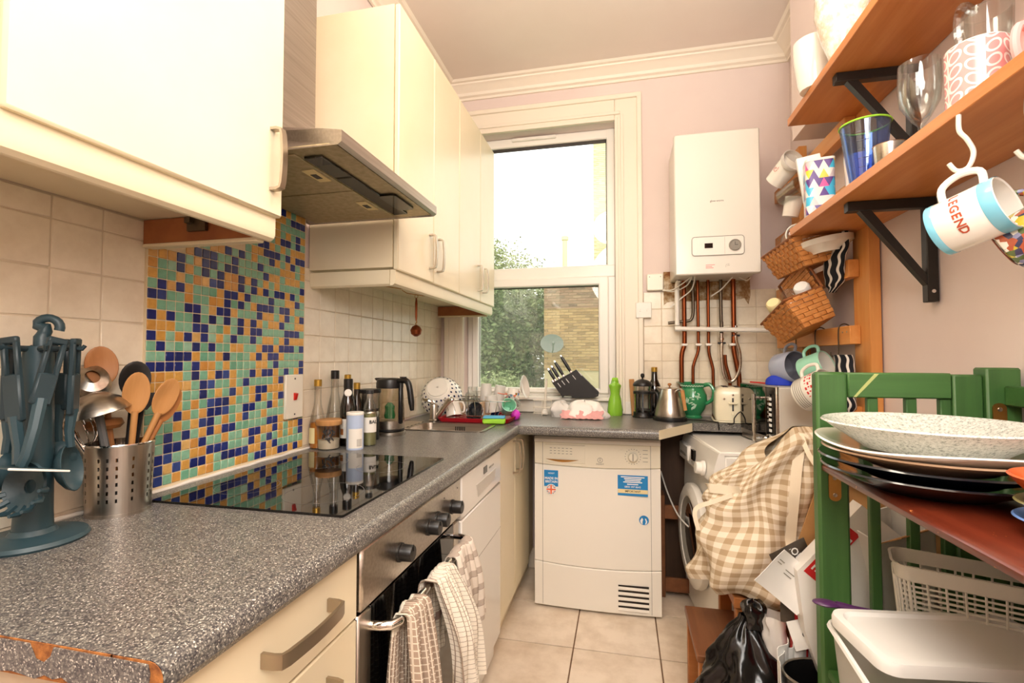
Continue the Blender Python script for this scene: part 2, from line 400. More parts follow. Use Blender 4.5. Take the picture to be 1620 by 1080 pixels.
m = MATS['mahogany']; q = NT.__new__(NT); q.m = m; q.t = m.node_tree; q.b = q.t.nodes['Principled BSDF']       # rubbed spots on the varnish
sk_ = q.b.inputs['Base Color'].links[0].from_socket; wf = q.noise(q.coord((40, 26, 40)), 1.0, 4, .65); q.base(mixc(q, mth(q, 'GREATER_THAN', wf, .70), sk_, '#c07a42'))

# ---------------------------------------------------------------- the room
XL, XR, YB, ZC = -1.105, 0.90, 2.86, 2.93
def struct(g, name, m, ang=38): return g.build(name, m, ang=ang, kind='structure')
g = G(); g.box(-1.3, 1.1, -1.6, 3.05, -.12, -.004); floor = struct(g, 'floor', 'floor_grout')
g = G(); P = .356; g.box(-P/2+.0028, P/2-.0028, -P/2+.0028, P/2-.0028, -.004, 0, .0012); ft = g.mesh('floor_tile', 'floor_tile')
X0, Y0 = -.211, 2.11
for i in range(-3, 4):
    for j in range(-7, 3):
        x, y = X0+P*(i+.5), Y0+P*(j+.5)
        if -1.1 < x < 1.0: inst('tile', ft, floor, (x, y, 0), (0, 0, random.choice((0, PI/2, PI))))
g = G(); g.box(-1.25, 1.1, -1.6, 3.05, ZC, ZC+.1); struct(g, 'ceiling', 'ceiling_paint')
g = G(); g.box(XL-.15, XL-.004, -1.6, 3.05, -.1, ZC); wl = struct(g, 'wall_left', 'wall_paint')
g = G(); g.box(XR, XR+.15, 2.30, 3.05, -.1, ZC); g.box(.875, 1.05, -1.6, 2.30, -.1, ZC); wr = struct(g, 'wall_right', 'wall_paint')
g = G(); g.box(-1.25, 1.1, -1.65, -1.5, -.1, ZC); struct(g, 'wall_front', 'wall_paint')
HX0, HX1, HZ0, HZ1 = -.955, -.033, 1.0, 2.615
g = G(); D0, D1 = YB, YB+.2
g.box(-1.25, HX0, D0, D1, -.1, ZC); g.box(HX1, 1.1, D0, D1, -.1, ZC); g.box(HX0, HX1, D0, D1, HZ1, ZC); g.box(HX0, HX1, D0, D1, -.1, HZ0)
wb = struct(g, 'wall_back', 'wall_paint')
g = G(); g.box(.722, .875, -1.5, 2.27, 2.165, ZC); struct(g, 'trim_1', 'wall_paint')

# cornice: one profile run along back, left and right walls
prof = [(0, -.085), (.012, -.085), (.014, -.072), (.03, -.066), (.034, -.05), (.06, -.028), (.082, -.02), (.084, -.012), (.1, -.01), (.112, 0), (0, 0)]
def run_cornice(name, place, a, b):
    g = G(); n = len(prof)
    vs = [place(p, ma) for p, ma in [(p, a) for p in prof]+[(p, b) for p in prof]]
    g.add(vs, [(i, (i+1) % n, n+(i+1) % n, n+i) for i in range(n)]+[tuple(range(n)), tuple(range(n, 2*n))]); struct(g, name, 'trim_paint', 25)
run_cornice('trim_2', lambda p, x: (x+(p[0] if x < 0 else -p[0]), YB-p[0], ZC+p[1]), XL, XR)
run_cornice('trim_3', lambda p, y: (XL+p[0], y-(p[0] if y > 2 else 0), ZC+p[1]), -1.5, YB)
run_cornice('trim_4', lambda p, y: (XR-p[0], y-(p[0] if y > 2.5 else 0), ZC+p[1]), 2.275, YB)

# wall tiles: pieces of the walls
TP = .0985
def tile_mesh(w, h): g = G(); g.box(-w/2, w/2, 0, .006, -h/2, h/2, .0016); return g.mesh('tile', 'wall_tile')
tm = tile_mesh(TP-.003, TP-.003); tcut = tile_mesh(TP-.003, .045)
for k in range(7):
    z = .921+TP*(k+.5) if k < 6 else .921+TP*6+.024; tm_ = tm if k < 6 else tcut
    for i in range(-5, 2):                    # left of the mosaic
        y = .7285+TP*(i+.5)
        if y < .9: inst('tile', tm_, wl, (XL-.006, y, z), (0, 0, -PI/2))
    for i in range(14):                       # right of the mosaic
        inst('tile', tm_, wl, (XL-.006, 1.511+TP*(i+.5), z), (0, 0, -PI/2))
g = G(); g.box(XL-.01, XL-.0022, .3, .925, .915, 1.562); g.box(XL-.01, XL-.0022, 1.508, 2.858, .915, 1.562); g.build('grout_bed', 'grout', wl)
for k in range(7):
    z = .919+TP*(k+.5)
    for i in range(8):
        x = .1215+TP*(i+.5)
        if i == 7: continue
        inst('tile', tm, wb, (x, YB-.004, z))
ts = tile_mesh(.085, TP-.003)
for k in range(7): inst('tile', ts, wb, (.1215+TP*7+.045, YB-.004, .919+TP*(k+.5)))
g = G(); g.box(.12, .899, YB-.0015, YB+.01, .915, 1.603); g.build('grout_bed', 'grout', wb)

# mosaic splashback, column by column from the left, each read from the worktop upwards
# 0 blue, 1 green, 2 orange
MO = [
 [0, 0, 1, 2, 0, 1, 1, 1, 2, 2, 2, 0, 1, 1, 0, 2, 0, 2, 0, 1, 2, 2],
 [0, 0, 0, 1, 1, 1, 1, 1, 1, 2, 2, 0, 1, 0, 2, 2, 2, 1, 0, 0, 1, 1],
 [1, 2, 0, 0, 0, 1, 1, 1, 2, 2, 2, 0, 0, 1, 1, 2, 0, 1, 1, 2, 1, 1, 2],
 [2, 0, 1, 0, 1, 2, 0, 2, 2, 2, 2, 0, 0, 1, 2, 1, 1, 1, 1, 0, 2, 0, 0],
 [1, 2, 1, 2, 0, 1, 2, 1, 1, 2, 1, 1, 0, 1, 0, 1, 1, 0, 2, 2, 1, 2, 1],
 [1, 0, 2, 2, 1, 2, 1, 2, 1, 1, 0, 0, 2, 0, 2, 0, 0, 0, 1, 1, 2, 1, 2, 0],
 [2, 0, 2, 0, 2, 0, 2, 1, 0, 0, 1, 2, 1, 1, 0, 0, 1, 1, 1, 1, 2, 0, 0, 0],
 [2, 2, 0, 1, 0, 0, 0, 0, 1, 0, 2, 2, 1, 0, 1, 1, 0, 2, 2, 1, 0, 1, 0, 0],
 [1, 1, 0, 1, 2, 1, 0, 0, 2, 1, 0, 1, 2, 1, 2, 1, 1, 0, 2, 2, 0, 0, 1, 1],
 [1, 0, 0, 2, 0, 2, 0, 0, 1, 1, 0, 2, 0, 1, 1, 2, 0, 0, 0, 0, 2, 2, 0, 1],
 [1, 0, 1, 1, 0, 1, 1, 2, 0, 2, 2, 1, 1, 2, 0, 1, 1, 2, 1, 0, 2, 2, 0, 0, 1],
 [2, 0, 1, 1, 1, 2, 1, 1, 2, 1, 1, 1, 1, 2, 1, 0, 0, 1, 0, 2, 0, 0, 1, 1, 0],
 [2, 0, 1, 2, 1, 0, 0, 1, 1, 0, 1, 1, 1, 1, 1, 2, 2, 1, 1, 0, 1, 2, 1, 1, 1, 1],
 [1, 2, 0, 0, 1, 1, 0, 2, 2, 1, 0, 1, 2, 1, 0, 0, 0, 1, 2, 1, 0, 0, 1, 1, 2, 2],
 [0, 2, 2, 0, 1, 1, 1, 0, 0, 1, 2, 2, 0, 2, 1, 0, 2, 0, 0, 1, 2, 1, 1, 0, 1, 2],
 [0, 0, 1, 2, 1, 2, 1, 2, 0, 1, 0, 2, 2, 0, 2, 1, 1, 2, 0, 1, 0, 2, 0, 1, 1, 0, 0],
 [2, 2, 0, 2, 0, 1, 0, 1, 2, 1, 0, 1, 0, 0, 2, 1, 2, 2, 0, 0, 1, 1, 2, 1, 0, 0, 2],
 [2, 0, 1, 0, 0, 1, 2, 2, 2, 2, 2, 0, 0, 2, 1, 1, 2, 1, 1, 1, 0, 2, 2, 1, 2, 0, 1, 2],
 [0, 1, 2, 2, 2, 1, 1, 0, 2, 0, 1, 1, 2, 0, 2, 1, 0, 2, 0, 1, 0, 1, 1, 2, 1, 1, 2, 0, 1, 1],
 [0, 1, 1, 1, 2, 1, 2, 0, 1, 2, 0, 1, 1, 0, 0, 0, 1, 0, 0, 2, 2, 1, 2, 2, 2, 0, 1, 0, 2, 1],
 [2, 1, 2, 2, 1, 1, 2, 0, 1, 2, 1, 1, 1, 0, 2, 0, 1, 1, 2, 2, 0, 1, 2, 2, 0, 2, 2, 1, 1, 1, 0],
 [0, 1, 1, 2, 0, 1, 2, 1, 2, 0, 2, 1, 1, 1, 2, 0, 2, 2, 1, 0, 1, 1, 2, 1, 1, 0, 2, 0, 0, 1, 0],
 [2, 1, 0, 0, 1, 1, 2, 2, 2, 2, 0, 0, 1, 0, 2, 1, 2, 0, 1, 1, 2, 0, 1, 2, 2, 0, 2, 1, 2]]
mt_ = {'b': 'mosaic_blue', 'g': 'mosaic_green', 'o': 'mosaic_orange'}
MP = .0253
g = G(); g.box(-MP/2+.0011, MP/2-.0011, 0, .005, -MP/2+.0011, MP/2-.0011, .0012)
mm = {k: g.mesh('mosaic_tile', v) for k, v in mt_.items()}
ms = G(); ms.box(XL-.012, XL+.0055, .923, .923+23*MP+.006, .915, 1.76); panel = ms.build('mosaic_splashback', 'mosaic_grout', wl)
rest = G(); cnt = 0; rr = random.Random(3)
for c in range(23):
    top = 23 if c < 4 else 25 if c < 12 else 33
    for r in range(top):
        k = 'bgo'[MO[c][r] if r < len(MO[c]) else rr.choice((0, 1, 1, 2, 2))]
        y, z = .925+MP*(c+.5), .9215+MP*(r+.5)
        if cnt < 300: inst('mosaic_tile', mm[k], panel, (XL+.0025+rr.uniform(-.0004, .0004), y, z), (0, 0, -PI/2)); cnt += 1
        else:
            rest.m = 'bgo'.index(k); rest.T = RT((XL+.0025+rr.uniform(-.0004, .0004), y, z), 0, 0, -PI/2)
            rest.box(-MP/2+.0011, MP/2-.0011, 0, .005, -MP/2+.0011, MP/2-.0011, .0012)
rest.build('mosaic_tiles', [mt_[q] for q in 'bgo'], panel, kind='stuff')
# silicone bead along the worktop
pts = [(XL+.009+.0012*math.sin(i*1.7), .6+i*.05, .9125+.0015*math.sin(i*2.3)) for i in range(21)]
g = G(); g.tube(pts, [.005+.0014*math.sin(i*3.1) for i in range(21)], 8); g.build('trim_5', 'white_plastic', kind='structure')

# window casing, sash window, sill
g = G()
for x0, x1 in ((-1.075, HX0), (HX1, .119)):
    out = x0 if x0 < -.5 else x1; inn = x1 if x0 < -.5 else x0; d = 1 if inn > out else -1
    g.box(min(out, inn), max(out, inn), YB-.02, YB, .915, 2.765, .004)
    g.box(*sorted((out, out+d*.028)), YB-.032, YB-.018, .915, 2.765, .005)
    g.box(*sorted((inn-d*.05, inn-d*.032)), YB-.028, YB-.018, .915, 2.765-.12, .004); g.box(*sorted((inn-d*.018, inn)), YB-.026, YB-.018, .915, 2.63, .004)
g.box(HX0, HX1, YB-.0205, YB, HZ1, 2.7645, .004); g.box(-1.0745, .1185, YB-.0325, YB-.018, 2.737, 2.7655, .005)
g.box(HX0-.032, HX1+.032, YB-.0285, YB-.018, HZ1+.0325, HZ1+.0505, .004); g.box(HX0, HX1, YB-.0265, YB-.018, HZ1, HZ1+.0185, .004)
struct(g, 'trim_6', 'casing_paint')
g = G(); g.box(HX0-.02, HX1+.0, YB-.05, YB+.09, .985, 1.005, .005); g.box(HX0-.1, HX1+.13, YB-.022, YB, .912, .985, .003); struct(g, 'trim_7', 'white_plastic')
win = G(); FY0, FY1 = 2.93, 2.99
win.box(HX0, HX0+.05, FY0, FY1, 1.0, HZ1, .006); win.box(HX1-.05, HX1, FY0, FY1, 1.0, HZ1, .006)
win.box(HX0+.001, HX1-.001, FY0+.001, FY1-.001, 2.555, HZ1-.001, .006); win.box(HX0+.001, HX1-.001, FY0+.001, FY1-.001, 1.001, 1.03, .006); win.box(HX0+.001, HX1-.001, FY0-.004, FY1-.002, 1.715, 1.79, .006)
window = struct(win, 'window_1', 'upvc')
g = G()                                                     # opening lower sash
g.box(-.92, -.88, FY0-.02, FY1-.01, 1.02, 1.715, .008); g.box(-.134, -.074, FY0-.02, FY1-.01, 1.02, 1.715, .008)
g.box(-.919, -.075, FY0-.0195, FY1-.011, 1.021, 1.05, .008); g.box(-.919, -.075, FY0-.0195, FY1-.011, 1.668, 1.721, .008); g.build('sash', 'upvc', window)
g = G(); g.box(-.885, -.13, 2.955, 2.961, 1.045, 1.672); g.build('lower_pane', 'hazy_glass', window)  # pane carries the painted glare haze
g = G(); g.box(-.91, -.08, 2.955, 2.961, 1.785, 2.56); g.build('upper_pane', 'window_glass', window)
g = G(); g.box(-.905, -.083, 2.945, 2.95, 2.535, 2.557); g.box(-.088, -.083, 2.945, 2.95, 1.79, 2.55); g.box(-.88, -.134, 2.945, 2.95, 1.662, 1.669); g.box(-.137, -.133, 2.945, 2.95, 1.05, 1.668); g.box(-.881, -.877, 2.945, 2.95, 1.05, 1.668)
g.build('glazing_seal', 'seal', window)
g = G(); g.box(-.664, -.386, FY0-.016, FY0+.002, 2.585, 2.606, .004); g.box(-.54, -.5, FY0-.022, FY0-.012, 2.585, 2.592, .002); g.build('trickle_vent', 'upvc', window, label='white slotted trickle vent')

# skirting at the end of the kitchen
g = G(); g.box(-.55, XR, YB-.018, YB, 0, .12, .004); g.build('baseboard_back', 'trim_paint', kind='structure')
# ---------------------------------------------------------------- left run: worktop, units, oven, dishwasher
WT = .91
def sweep(g, prof, a, b, place):
    n = len(prof); vs = [place(p, a) for p in prof]+[place(p, b) for p in prof]
    g.add(vs, [(i, (i+1) % n, n+(i+1) % n, n+i) for i in range(n)]+[tuple(range(n)), tuple(range(n, 2*n))])
nose = [(-.07, 0)]+[(-.018+.018*math.sin(a), -.018+.018*math.cos(a)) for a in [PI/2*i/5 for i in range(6)]]+[(0, -.03), (-.006, -.04), (-.07, -.04)]
top = thing('worktop', 'dark grey speckled L-shaped worktop along the tiled wall and window', 'worktop', (0, 0, 0))
g = G(); SX0, SX1, SY0, SY1 = -.955, -.60, 2.035, 2.27          # sink cut-out
XF, YF = -.478, 2.262
g.box(XL, XF-.07, .432, SY0, WT-.04, WT); g.box(XL, SX0, SY0, SY1, WT-.04, WT); g.box(SX1, XF-.07, SY0, SY1, WT-.04, WT)
g.box(XL, XF-.07, SY1, YB, WT-.04, WT); g.box(XF-.07, .158, YF+.07, YB, WT-.04, WT)
g.prism([(.158, YF+.0), (.158, YB), (.9, YB), (.9, 2.565), (.345, 2.565), (.335, 2.55)], WT-.04, WT)
g.build('slab', 'worktop', top, ang=0)
g = G(); sweep(g, nose, .432, YF+.03, lambda p, t: (XF+p[0], t, WT+p[1])); sweep(g, nose, XF-.05, .158, lambda p, t: (t, YF-p[0], WT+p[1]))
g.build('front_edge', 'worktop', top, ang=25)
g = G(); dx, dy = .335-.158, 2.55-YF; n = math.hypot(dx, dy); nx, ny = dy/n, -dx/n
g.add([(.158+nx*.002*a, YF+ny*.002*a, WT-.0415*b) for a in (0, 1) for b in (0, 1)]+[(.335+nx*.002*a, 2.55+ny*.002*a, WT-.0415*b) for a in (0, 1) for b in (0, 1)],
      [(0, 1, 3, 2), (4, 6, 7, 5), (0, 4, 5, 1), (2, 3, 7, 6), (0, 2, 6, 4), (1, 5, 7, 3)])
g.build('cut_end', 'unit_side', top, label='pale unfinished angled cut end of the worktop')
g = G(); sweep(g, [(p[0]-.0, p[1]) for p in nose], .4305, .4315, lambda p, t: (XF+p[0]-.0005, t, WT+p[1]-.0005)); g.box(XL, XF-.068, .4305, .4318, WT-.0405, WT-.0005)
g.build('bare_end', 'chipboard', top, label='bare chipboard end grain at the near end')
g = G(); poly = [(-1.0, WT-.002), (-.665, WT-.002), (-.655, WT-.018), (-.643, WT-.021), (-.632, WT-.012), (-.628, WT-.002), (-.497, WT-.003), (-.494, WT-.012), (-.497, WT-.04), (-.60, WT-.04), (-.615, WT-.033), (-.628, WT-.037), (-.64, WT-.034), (-.655, WT-.04), (-.69, WT-.036), (-.72, WT-.04), (-1.0, WT-.04)]
g.prism(poly, .4288, .4303, 'y'); g.build('edging_strip', 'worktop', top, label='chipped speckled edging strip on the near end')

def bow_handle(name, parent, p0, p1, out, w=.016, th=.006, mat='handle_metal'):
    """flat bow handle from p0 to p1 (points on the door), standing off along out"""
    p0, p1, out = Vector(p0), Vector(p1), Vector(out); d = (p1-p0).normalized(); sd = d.cross(out.normalized()); L = (p1-p0).length; r = .009
    path = [p0, p0+out*.55, p0+out*.9+d*r*.35, p0+out+d*r*1.5]+[p0+out*(1+.12*math.sin(PI*t))+d*(r*1.5+(L-3*r)*t) for t in (.2, .4, .6, .8)]+[p1+out-d*r*1.5, p1+out*.9-d*r*.35, p1+out*.55, p1]
    g = G(); vs = []
    for i, p in enumerate(path):
        a = path[max(i-1, 0)]; b = path[min(i+1, len(path)-1)]; tan = (b-a).normalized(); nn = tan.cross(sd).normalized()
        for s1, s2 in ((-1, -1), (1, -1), (1, 1), (-1, 1)): vs.append(tuple(p+sd*s1*w/2+nn*s2*th/2))
    fs = [(3, 2, 1, 0)]; n = len(path)
    for i in range(n-1):
        for k in range(4): q = (k+1) % 4; fs.append((i*4+k, i*4+q, i*4+4+q, i*4+4+k))
    fs.append(tuple((n-1)*4+k for k in range(4))); g.add(vs, fs); return g.build(name, mat, parent, 50)

FX = -.497                                    # plane of the unit fronts
u = thing('drawer_unit', 'cream kitchen drawer unit with bow handles left of the oven', 'drawers', (-.78, .655, 0))
def loc(o): return lambda x0, x1, y0, y1, z0, z1, b=0: (x0-o[0], x1-o[0], y0-o[1], y1-o[1], z0-o[2], z1-o[2], b)
L_ = loc(u.location)
g = G(); g.box(*L_(-1.06, FX-.02, .458, .853, .14, .868)); g.build('carcass', 'carcass_white', u)
g = G(); g.box(*L_(-1.0, -.555, .458, .853, 0, .14)); g.build('plinth', 'unit_cream', u)
for z0, z1 in ((.739, .868), (.60, .736), (.372, .597), (.145, .369)):
    g = G(); g.box(*L_(FX-.02, FX, .46, .852, z0, z1, .003)); d = g.build('drawer', 'unit_cream', u)
    zh = z1-.058
    bow_handle('handle', d, (FX+.78, .60-.655, zh), (FX+.78, .757-.655, zh), (.034, 0, 0), .021)
g = G(); g.box(*L_(FX-.06, FX+.001, .442, .4585, .0, .868, .001)); g.build('end_panel', 'unit_side', u)

# oven
OY0, OY1 = .8585, 1.4445
ov = thing('oven', 'stainless steel built-in oven with four black knobs under the hob', 'oven', (-.78, 1.15, .08)); L_ = loc(ov.location)
g = G(); g.box(*L_(-1.05, FX-.03, OY0+.01, OY1-.01, .085, .862)); g.build('casing', 'black_plastic', ov)
g = G(); g.box(*L_(FX-.03, FX+.006, OY0, OY1, .742, .866, .006)); fp = g.build('control_panel', 'steel', ov)
for y in (1.022, 1.189, 1.25, 1.364):
    g = G(); g.T = Matrix.Translation((FX+.006+.78, y-1.15, .797-.08)) @ Matrix.Rotation(PI/2, 4, 'Y')
    g.lathe([(0, 0), (.021, 0), (.021, .004), (.0185, .006), (.018, .030), (.0165, .0325), (0, .033)], 24); g.box(-.0195, -.006, -.0015, .0015, .0325, .034)
    g.build('knob', 'black_plastic', ov)
for y in (1.30, 1.41): g = G(); g.T = Matrix.Translation((FX+.0062+.78, y-1.15, .84-.08)) @ Matrix.Rotation(PI/2, 4, 'Y'); g.lathe([(0, 0), (.0022, 0), (.0022, .001), (0, .001)], 8); g.build('indicator_lamp', 'dark_grey', ov)
g = G(); g.box(*L_(FX-.03, FX, OY0, OY0+.05, .16, .735, .004)); g.box(*L_(FX-.03, FX, OY1-.05, OY1, .16, .735, .004)); g.box(*L_(FX-.03, FX, OY0, OY1, .13, .17, .004))
dr = g.build('door', 'steel_v', ov)
g = G(); g.box(*L_(FX-.028, FX-.001, OY0+.048, OY1-.048, .165, .735, .001)); g.build('door_glass', 'oven_glass', dr)
g = G(); BY0, BY1, BX, BZ = .905, 1.405, -.447, .697
bar = [(FX-.002, BY0, BZ), (FX+.022, BY0+.002, BZ), (FX+.04, BY0+.010, BZ), (BX, BY0+.028, BZ)]; bar += [(BX, BY0+.03+(BY1-BY0-.06)*k/6, BZ) for k in range(7)]; bar += [(BX, BY1-.028, BZ), (FX+.04, BY1-.010, BZ), (FX+.022, BY1-.002, BZ), (FX-.002, BY1, BZ)]
g.T = Matrix.Translation((.78, -1.15, -.08)); g.tube(bar, .0095, 10); g.build('door_handle', 'chrome', dr)
# hob
hob = thing('hob', 'black glass induction hob set into the worktop below the mosaic', 'hob', (-.80, 1.18, WT))
g = G(); g.prism(rrect(-.235, .245, -.288, .288, .006, 3), .0, .0055); g.build('glass_top', 'hob_glass', hob, 30)
for cx, cy, r in ((-.11, -.14, .072), (.11, -.15, .09), (-.11, .14, .09), (.11, .13, .072)):
    g = G(); n = 40; vs = []; fs = []
    for i in range(n):
        a = 2*PI*i/n
        for rr_ in (r, r+.0012): vs.append((cx+rr_*math.cos(a), cy+rr_*math.sin(a), .0058))
    for i in range(n): j = (i+1) % n; fs.append((2*i, 2*i+1, 2*j+1, 2*j))
    g.add(vs, fs); g.build('cooking_zone_ring', 'hob_mark', hob)
# extractor hood
hd = thing('extractor_hood', 'stainless steel chimney extractor hood between the cream wall cabinets', 'extractor hood', (0, 0, 0))
HY0, HY1 = .962, 1.535
g = G(); xs, zs = [-1.08, -.632, -.615, -.615, -1.08], None
def hood_side(y): return [(-1.10, y, 1.715), (-.622, y, 1.715), (-.612, y, 1.722), (-.612, y, 1.748), (-.66, y, 1.756), (-.90, y+(.12 if y < 1.2 else -.245), 1.842), (-1.10, y+(.12 if y < 1.2 else -.245), 1.842)]
a, b = hood_side(HY0), hood_side(HY1); n = len(a)
g.add(a+b, [(i, (i+1) % n, n+(i+1) % n, n+i) for i in range(1, n)]+[tuple(range(n)), tuple(range(n, 2*n))]); g.build('canopy', 'steel_hood', hd)
g = G(); g.box(-1.10, -.905, 1.09, 1.285, 1.83, 2.92, .004); g.build('chimney', 'steel_hood', hd)
g = G(); g.box(-1.075, -.63, HY0+.006, HY1-.006, 1.719, 1.724); g.build('underside_panel', 'filter_metal', hd)
for y0, y1 in ((HY0+.03, 1.244), (1.25, HY1-.03)):
    g = G(); g.box(-1.05, -.755, y0, y1, 1.7155, 1.72, .001); f_ = g.build('grease_filter', 'filter_metal', hd)
    g = G(); yc = (y0+y1)/2; g.box(-.80, -.765, yc-.04, yc+.04, 1.7125, 1.7158, .001); g.build('latch_plate', 'label_cream', f_)
    g = G(); g.box(-.792, -.775, yc-.015, yc+.015, 1.7115, 1.713); g.build('latch', 'black_plastic', f_)
g = G(); g.box(-.745, -.695, HY0+.05, HY1-.05, 1.713, 1.72, .002); g.build('lamp_cover', 'brown_glass', hd, label='dark smoked strip lamp cover')
g = G(); g.prism(rrect(-.705, -.65, 1.30, 1.44, .012, 4), 1.7125, 1.72); g.build('switch_panel', 'black_gloss', hd)

# slimline dishwasher
dw = thing('dishwasher', 'white slimline dishwasher beyond the oven with display and handle recess', 'dishwasher', (-.78, 1.695, 0)); L_ = loc(dw.location)
g = G(); g.box(*L_(-1.05, FX-.02, 1.45, 1.94, .03, .862)); g.build('body', 'white_enamel', dw)
g = G(); g.box(*L_(FX-.02, FX+.008, 1.449, 1.941, .73, .862, .004)); g.build('control_panel', 'white_enamel', dw)
g = G(); g.box(*L_(FX-.02, FX+.008, 1.449, 1.941, .12, .727, .004)); d = g.build('door', 'white_enamel', dw)
g = G(); g.box(*L_(FX+.006, FX+.0085, 1.449, 1.941, .545, .547)); g.build('door_crease', 'print_grey', d)
g = G(); g.box(*L_(-1.0, -.545, 1.45, 1.94, .0, .12)); g.build('plinth', 'white_enamel', dw)
g = G(); g.prism([(1.60-1.695, .80), (1.86-1.695, .80), (1.84-1.695, .765), (1.62-1.695, .755)], FX+.78+.0075, FX+.78+.0095, 'x'); g.build('handle_recess', 'recess_white', dw)
g = G(); g.box(*L_(FX+.007, FX+.0095, 1.69, 1.735, .815, .84)); g.build('display', 'black_gloss', dw)
g = G()
for k in range(4): g.box(*L_(FX+.007, FX+.0095, 1.765+.018*k, 1.775+.018*k, .82, .826))
g.build('button_row', 'print_grey', dw)

# base cabinet beyond the dishwasher, two doors
bc = thing('base_cabinet', 'cream two-door base cabinet between the dishwasher and the dryer', 'cabinet', (-.78, 2.38, 0)); L_ = loc(bc.location)
g = G(); g.box(*L_(-1.06, FX-.02, 1.948, 2.83, .13, .868)); g.build('carcass', 'carcass_white', bc)
g = G(); g.box(*L_(-1.0, -.55, 1.948, 2.83, 0, .13)); g.build('plinth', 'unit_side', bc)
for y0, y1, hy in ((1.948, 2.246, 2.215), (2.25, 2.60, 2.285)):
    g = G(); g.box(*L_(FX-.02, FX, y0, y1, .135, .866, .003)); d = g.build('door', 'unit_cream', bc)
    bow_handle('handle', d, (FX+.78, hy-2.38, .70), (FX+.78, hy-2.38, .845), (.032, 0, 0), .014)

# ---------------------------------------------------------------- wall cabinets
DX = -.755
def wall_cabinet(label, y0, y1, doors, handles, z0, z1, pel0, pel1):
    c = thing('wall_cabinet', label, 'cabinet', (-.92, (y0+y1)/2, z0)); L_ = loc(c.location); o = c.location
    g = G(); g.box(*L_(XL+.001, DX-.022, y0, y1, z0+.01, z1)); g.build('carcass', 'unit_side', c)
    for (a, b), hy in zip(doors, handles):
        g = G(); g.box(*L_(DX-.02, DX, a, b, z0, z1, .004)); d = g.build('door', 'unit_cream', c)
        if hy: bow_handle('handle', d, (DX-o[0], hy-o[1], .055), (DX-o[0], hy-o[1], .19), (.028, 0, 0), .016)
    prof = [(0, 0)]+[(.022*math.sin(t)-.022, -.055+.02-.02*math.cos(t+0)-.0+.02*0) for t in ()]+[(0, -.04), (-.003, -.049), (-.011, -.055), (-.02, -.055), (-.02, 0)]
    g = G(); sweep(g, prof, pel0-o[1], pel1-o[1], lambda p, t: (DX-.012+p[0]-o[0], t, .002+p[1])); g.build('pelmet', 'unit_cream', c, 30)
    return c
c = wall_cabinet('cream wall cabinet with one wide door over the utensils', .437, .954, [(.44, .953)], [.917], 1.552, 2.485, .30, .946); o = c.location
g = G(); g.box(XL-o[0]+.001, DX-.035-o[0], .917-o[1], .937-o[1], -.05, .008); g.build('end_batten', 'carcass_wood', c, label='bare brown end batten under the cabinet')
g = G(); g.box(XL-o[0]+.001, DX-.035-o[0], .913-o[1], .939-o[1], -.058, -.049, .002); g.build('batten_edge', 'unit_side', c)
g = G(); g.box(-.05, .0, .907-o[1], .915-o[1], -.028, .006); g.box(-.045, -.03, .895-o[1], .909-o[1], -.012, .0); g.build('fixing_bracket', 'dull_pipe', c)
c = wall_cabinet('cream wall cabinet seen only as a strip at the left edge', -.08, .432, [(-.08, .433)], [None], 1.552, 2.485, -.08, .29)
c = wall_cabinet('long cream four-door wall cabinet between the hood and the window', 1.54, 2.835, [(1.54, 1.861), (1.865, 2.185), (2.189, 2.536), (2.54, 2.834)], [1.822, 1.905, 2.49, 2.59], 1.54, 2.487, 1.545, 2.835); o = c.location
prof = [(0, 0), (0, -.04), (.003, -.049), (.011, -.055), (.02, -.055), (.02, 0)]
g = G(); sweep(g, prof, XL-o[0]+.001, DX-.0345-o[0], lambda p, t: (t, 1.5445-o[1]+p[0], .0015+p[1])); g.build('pelmet_return', 'unit_cream', c, 30)
g = G(); g.box(XL-o[0]+.001, DX-.035-o[0], 2.80-o[1], 2.82-o[1], -.05, .006); g.build('end_batten', 'carcass_wood', c, label='bare brown end batten under the cabinet')
g = G(); g.box(XL-o[0]+.001, DX-.035-o[0], 2.796-o[1], 2.824-o[1], -.058, -.049, .002); g.build('batten_edge', 'unit_side', c)
for y in (1.78, 2.02):                                   # two dangling clip wires
    g = G(); g.tube([(-.97-o[0], y-o[1], -.0), (-.955-o[0], y+.02-o[1], -.012), (-.90-o[0], y+.08-o[1], -.018), (-.85-o[0], y+.16-o[1], -.011), (-.84-o[0], y+.18-o[1], .0)], .002, 6); g.build('hanging_wire', 'brass', c)

# ---------------------------------------------------------------- tumble dryer
dy = thing('tumble_dryer', 'white tumble dryer with blue stickers under the window worktop', 'dryer', (-.129, 2.417, 0))
def bulge(x): return -.012*(1-(x/.305)**2)
def front(g, z0, z1, x0=-.303, x1=.303, y=0, n=14, dep=.03, zc=None):
    """curved front slab; zc(x) lets the lower edge curve"""
    vs = []; fs = []
    for i in range(n+1):
        x = x0+(x1-x0)*i/n; yb = y+bulge(x); zl = z0(x) if callable(z0) else z0; zh = z1(x) if callable(z1) else z1
        vs += [(x, yb+.004, zl), (x, yb, zl+.004), (x, yb, zh-.004), (x, yb+.004, zh), (x, y+dep, zh), (x, y+dep, zl)]
    for i in range(n):
        for k in range(6): q = (k+1) % 6; fs.append((i*6+k, i*6+6+k, i*6+6+q, i*6+q))
    fs += [tuple(range(6)), tuple(n*6+k for k in range(6))[::-1]]; g.add(vs, fs)
g = G(); g.box(-.301, .301, .03, .42, .012, .845, .006); g.build('cabinet', 'dryer_white', dy)
s1 = lambda x: .705-.009*(1-(x/.303)**2); s2 = lambda x: .226-.012*(1-(x/.303)**2)
g = G(); front(g, lambda x: s1(x)+.001, .815); g.build('control_panel', 'dryer_cream', dy, 25)
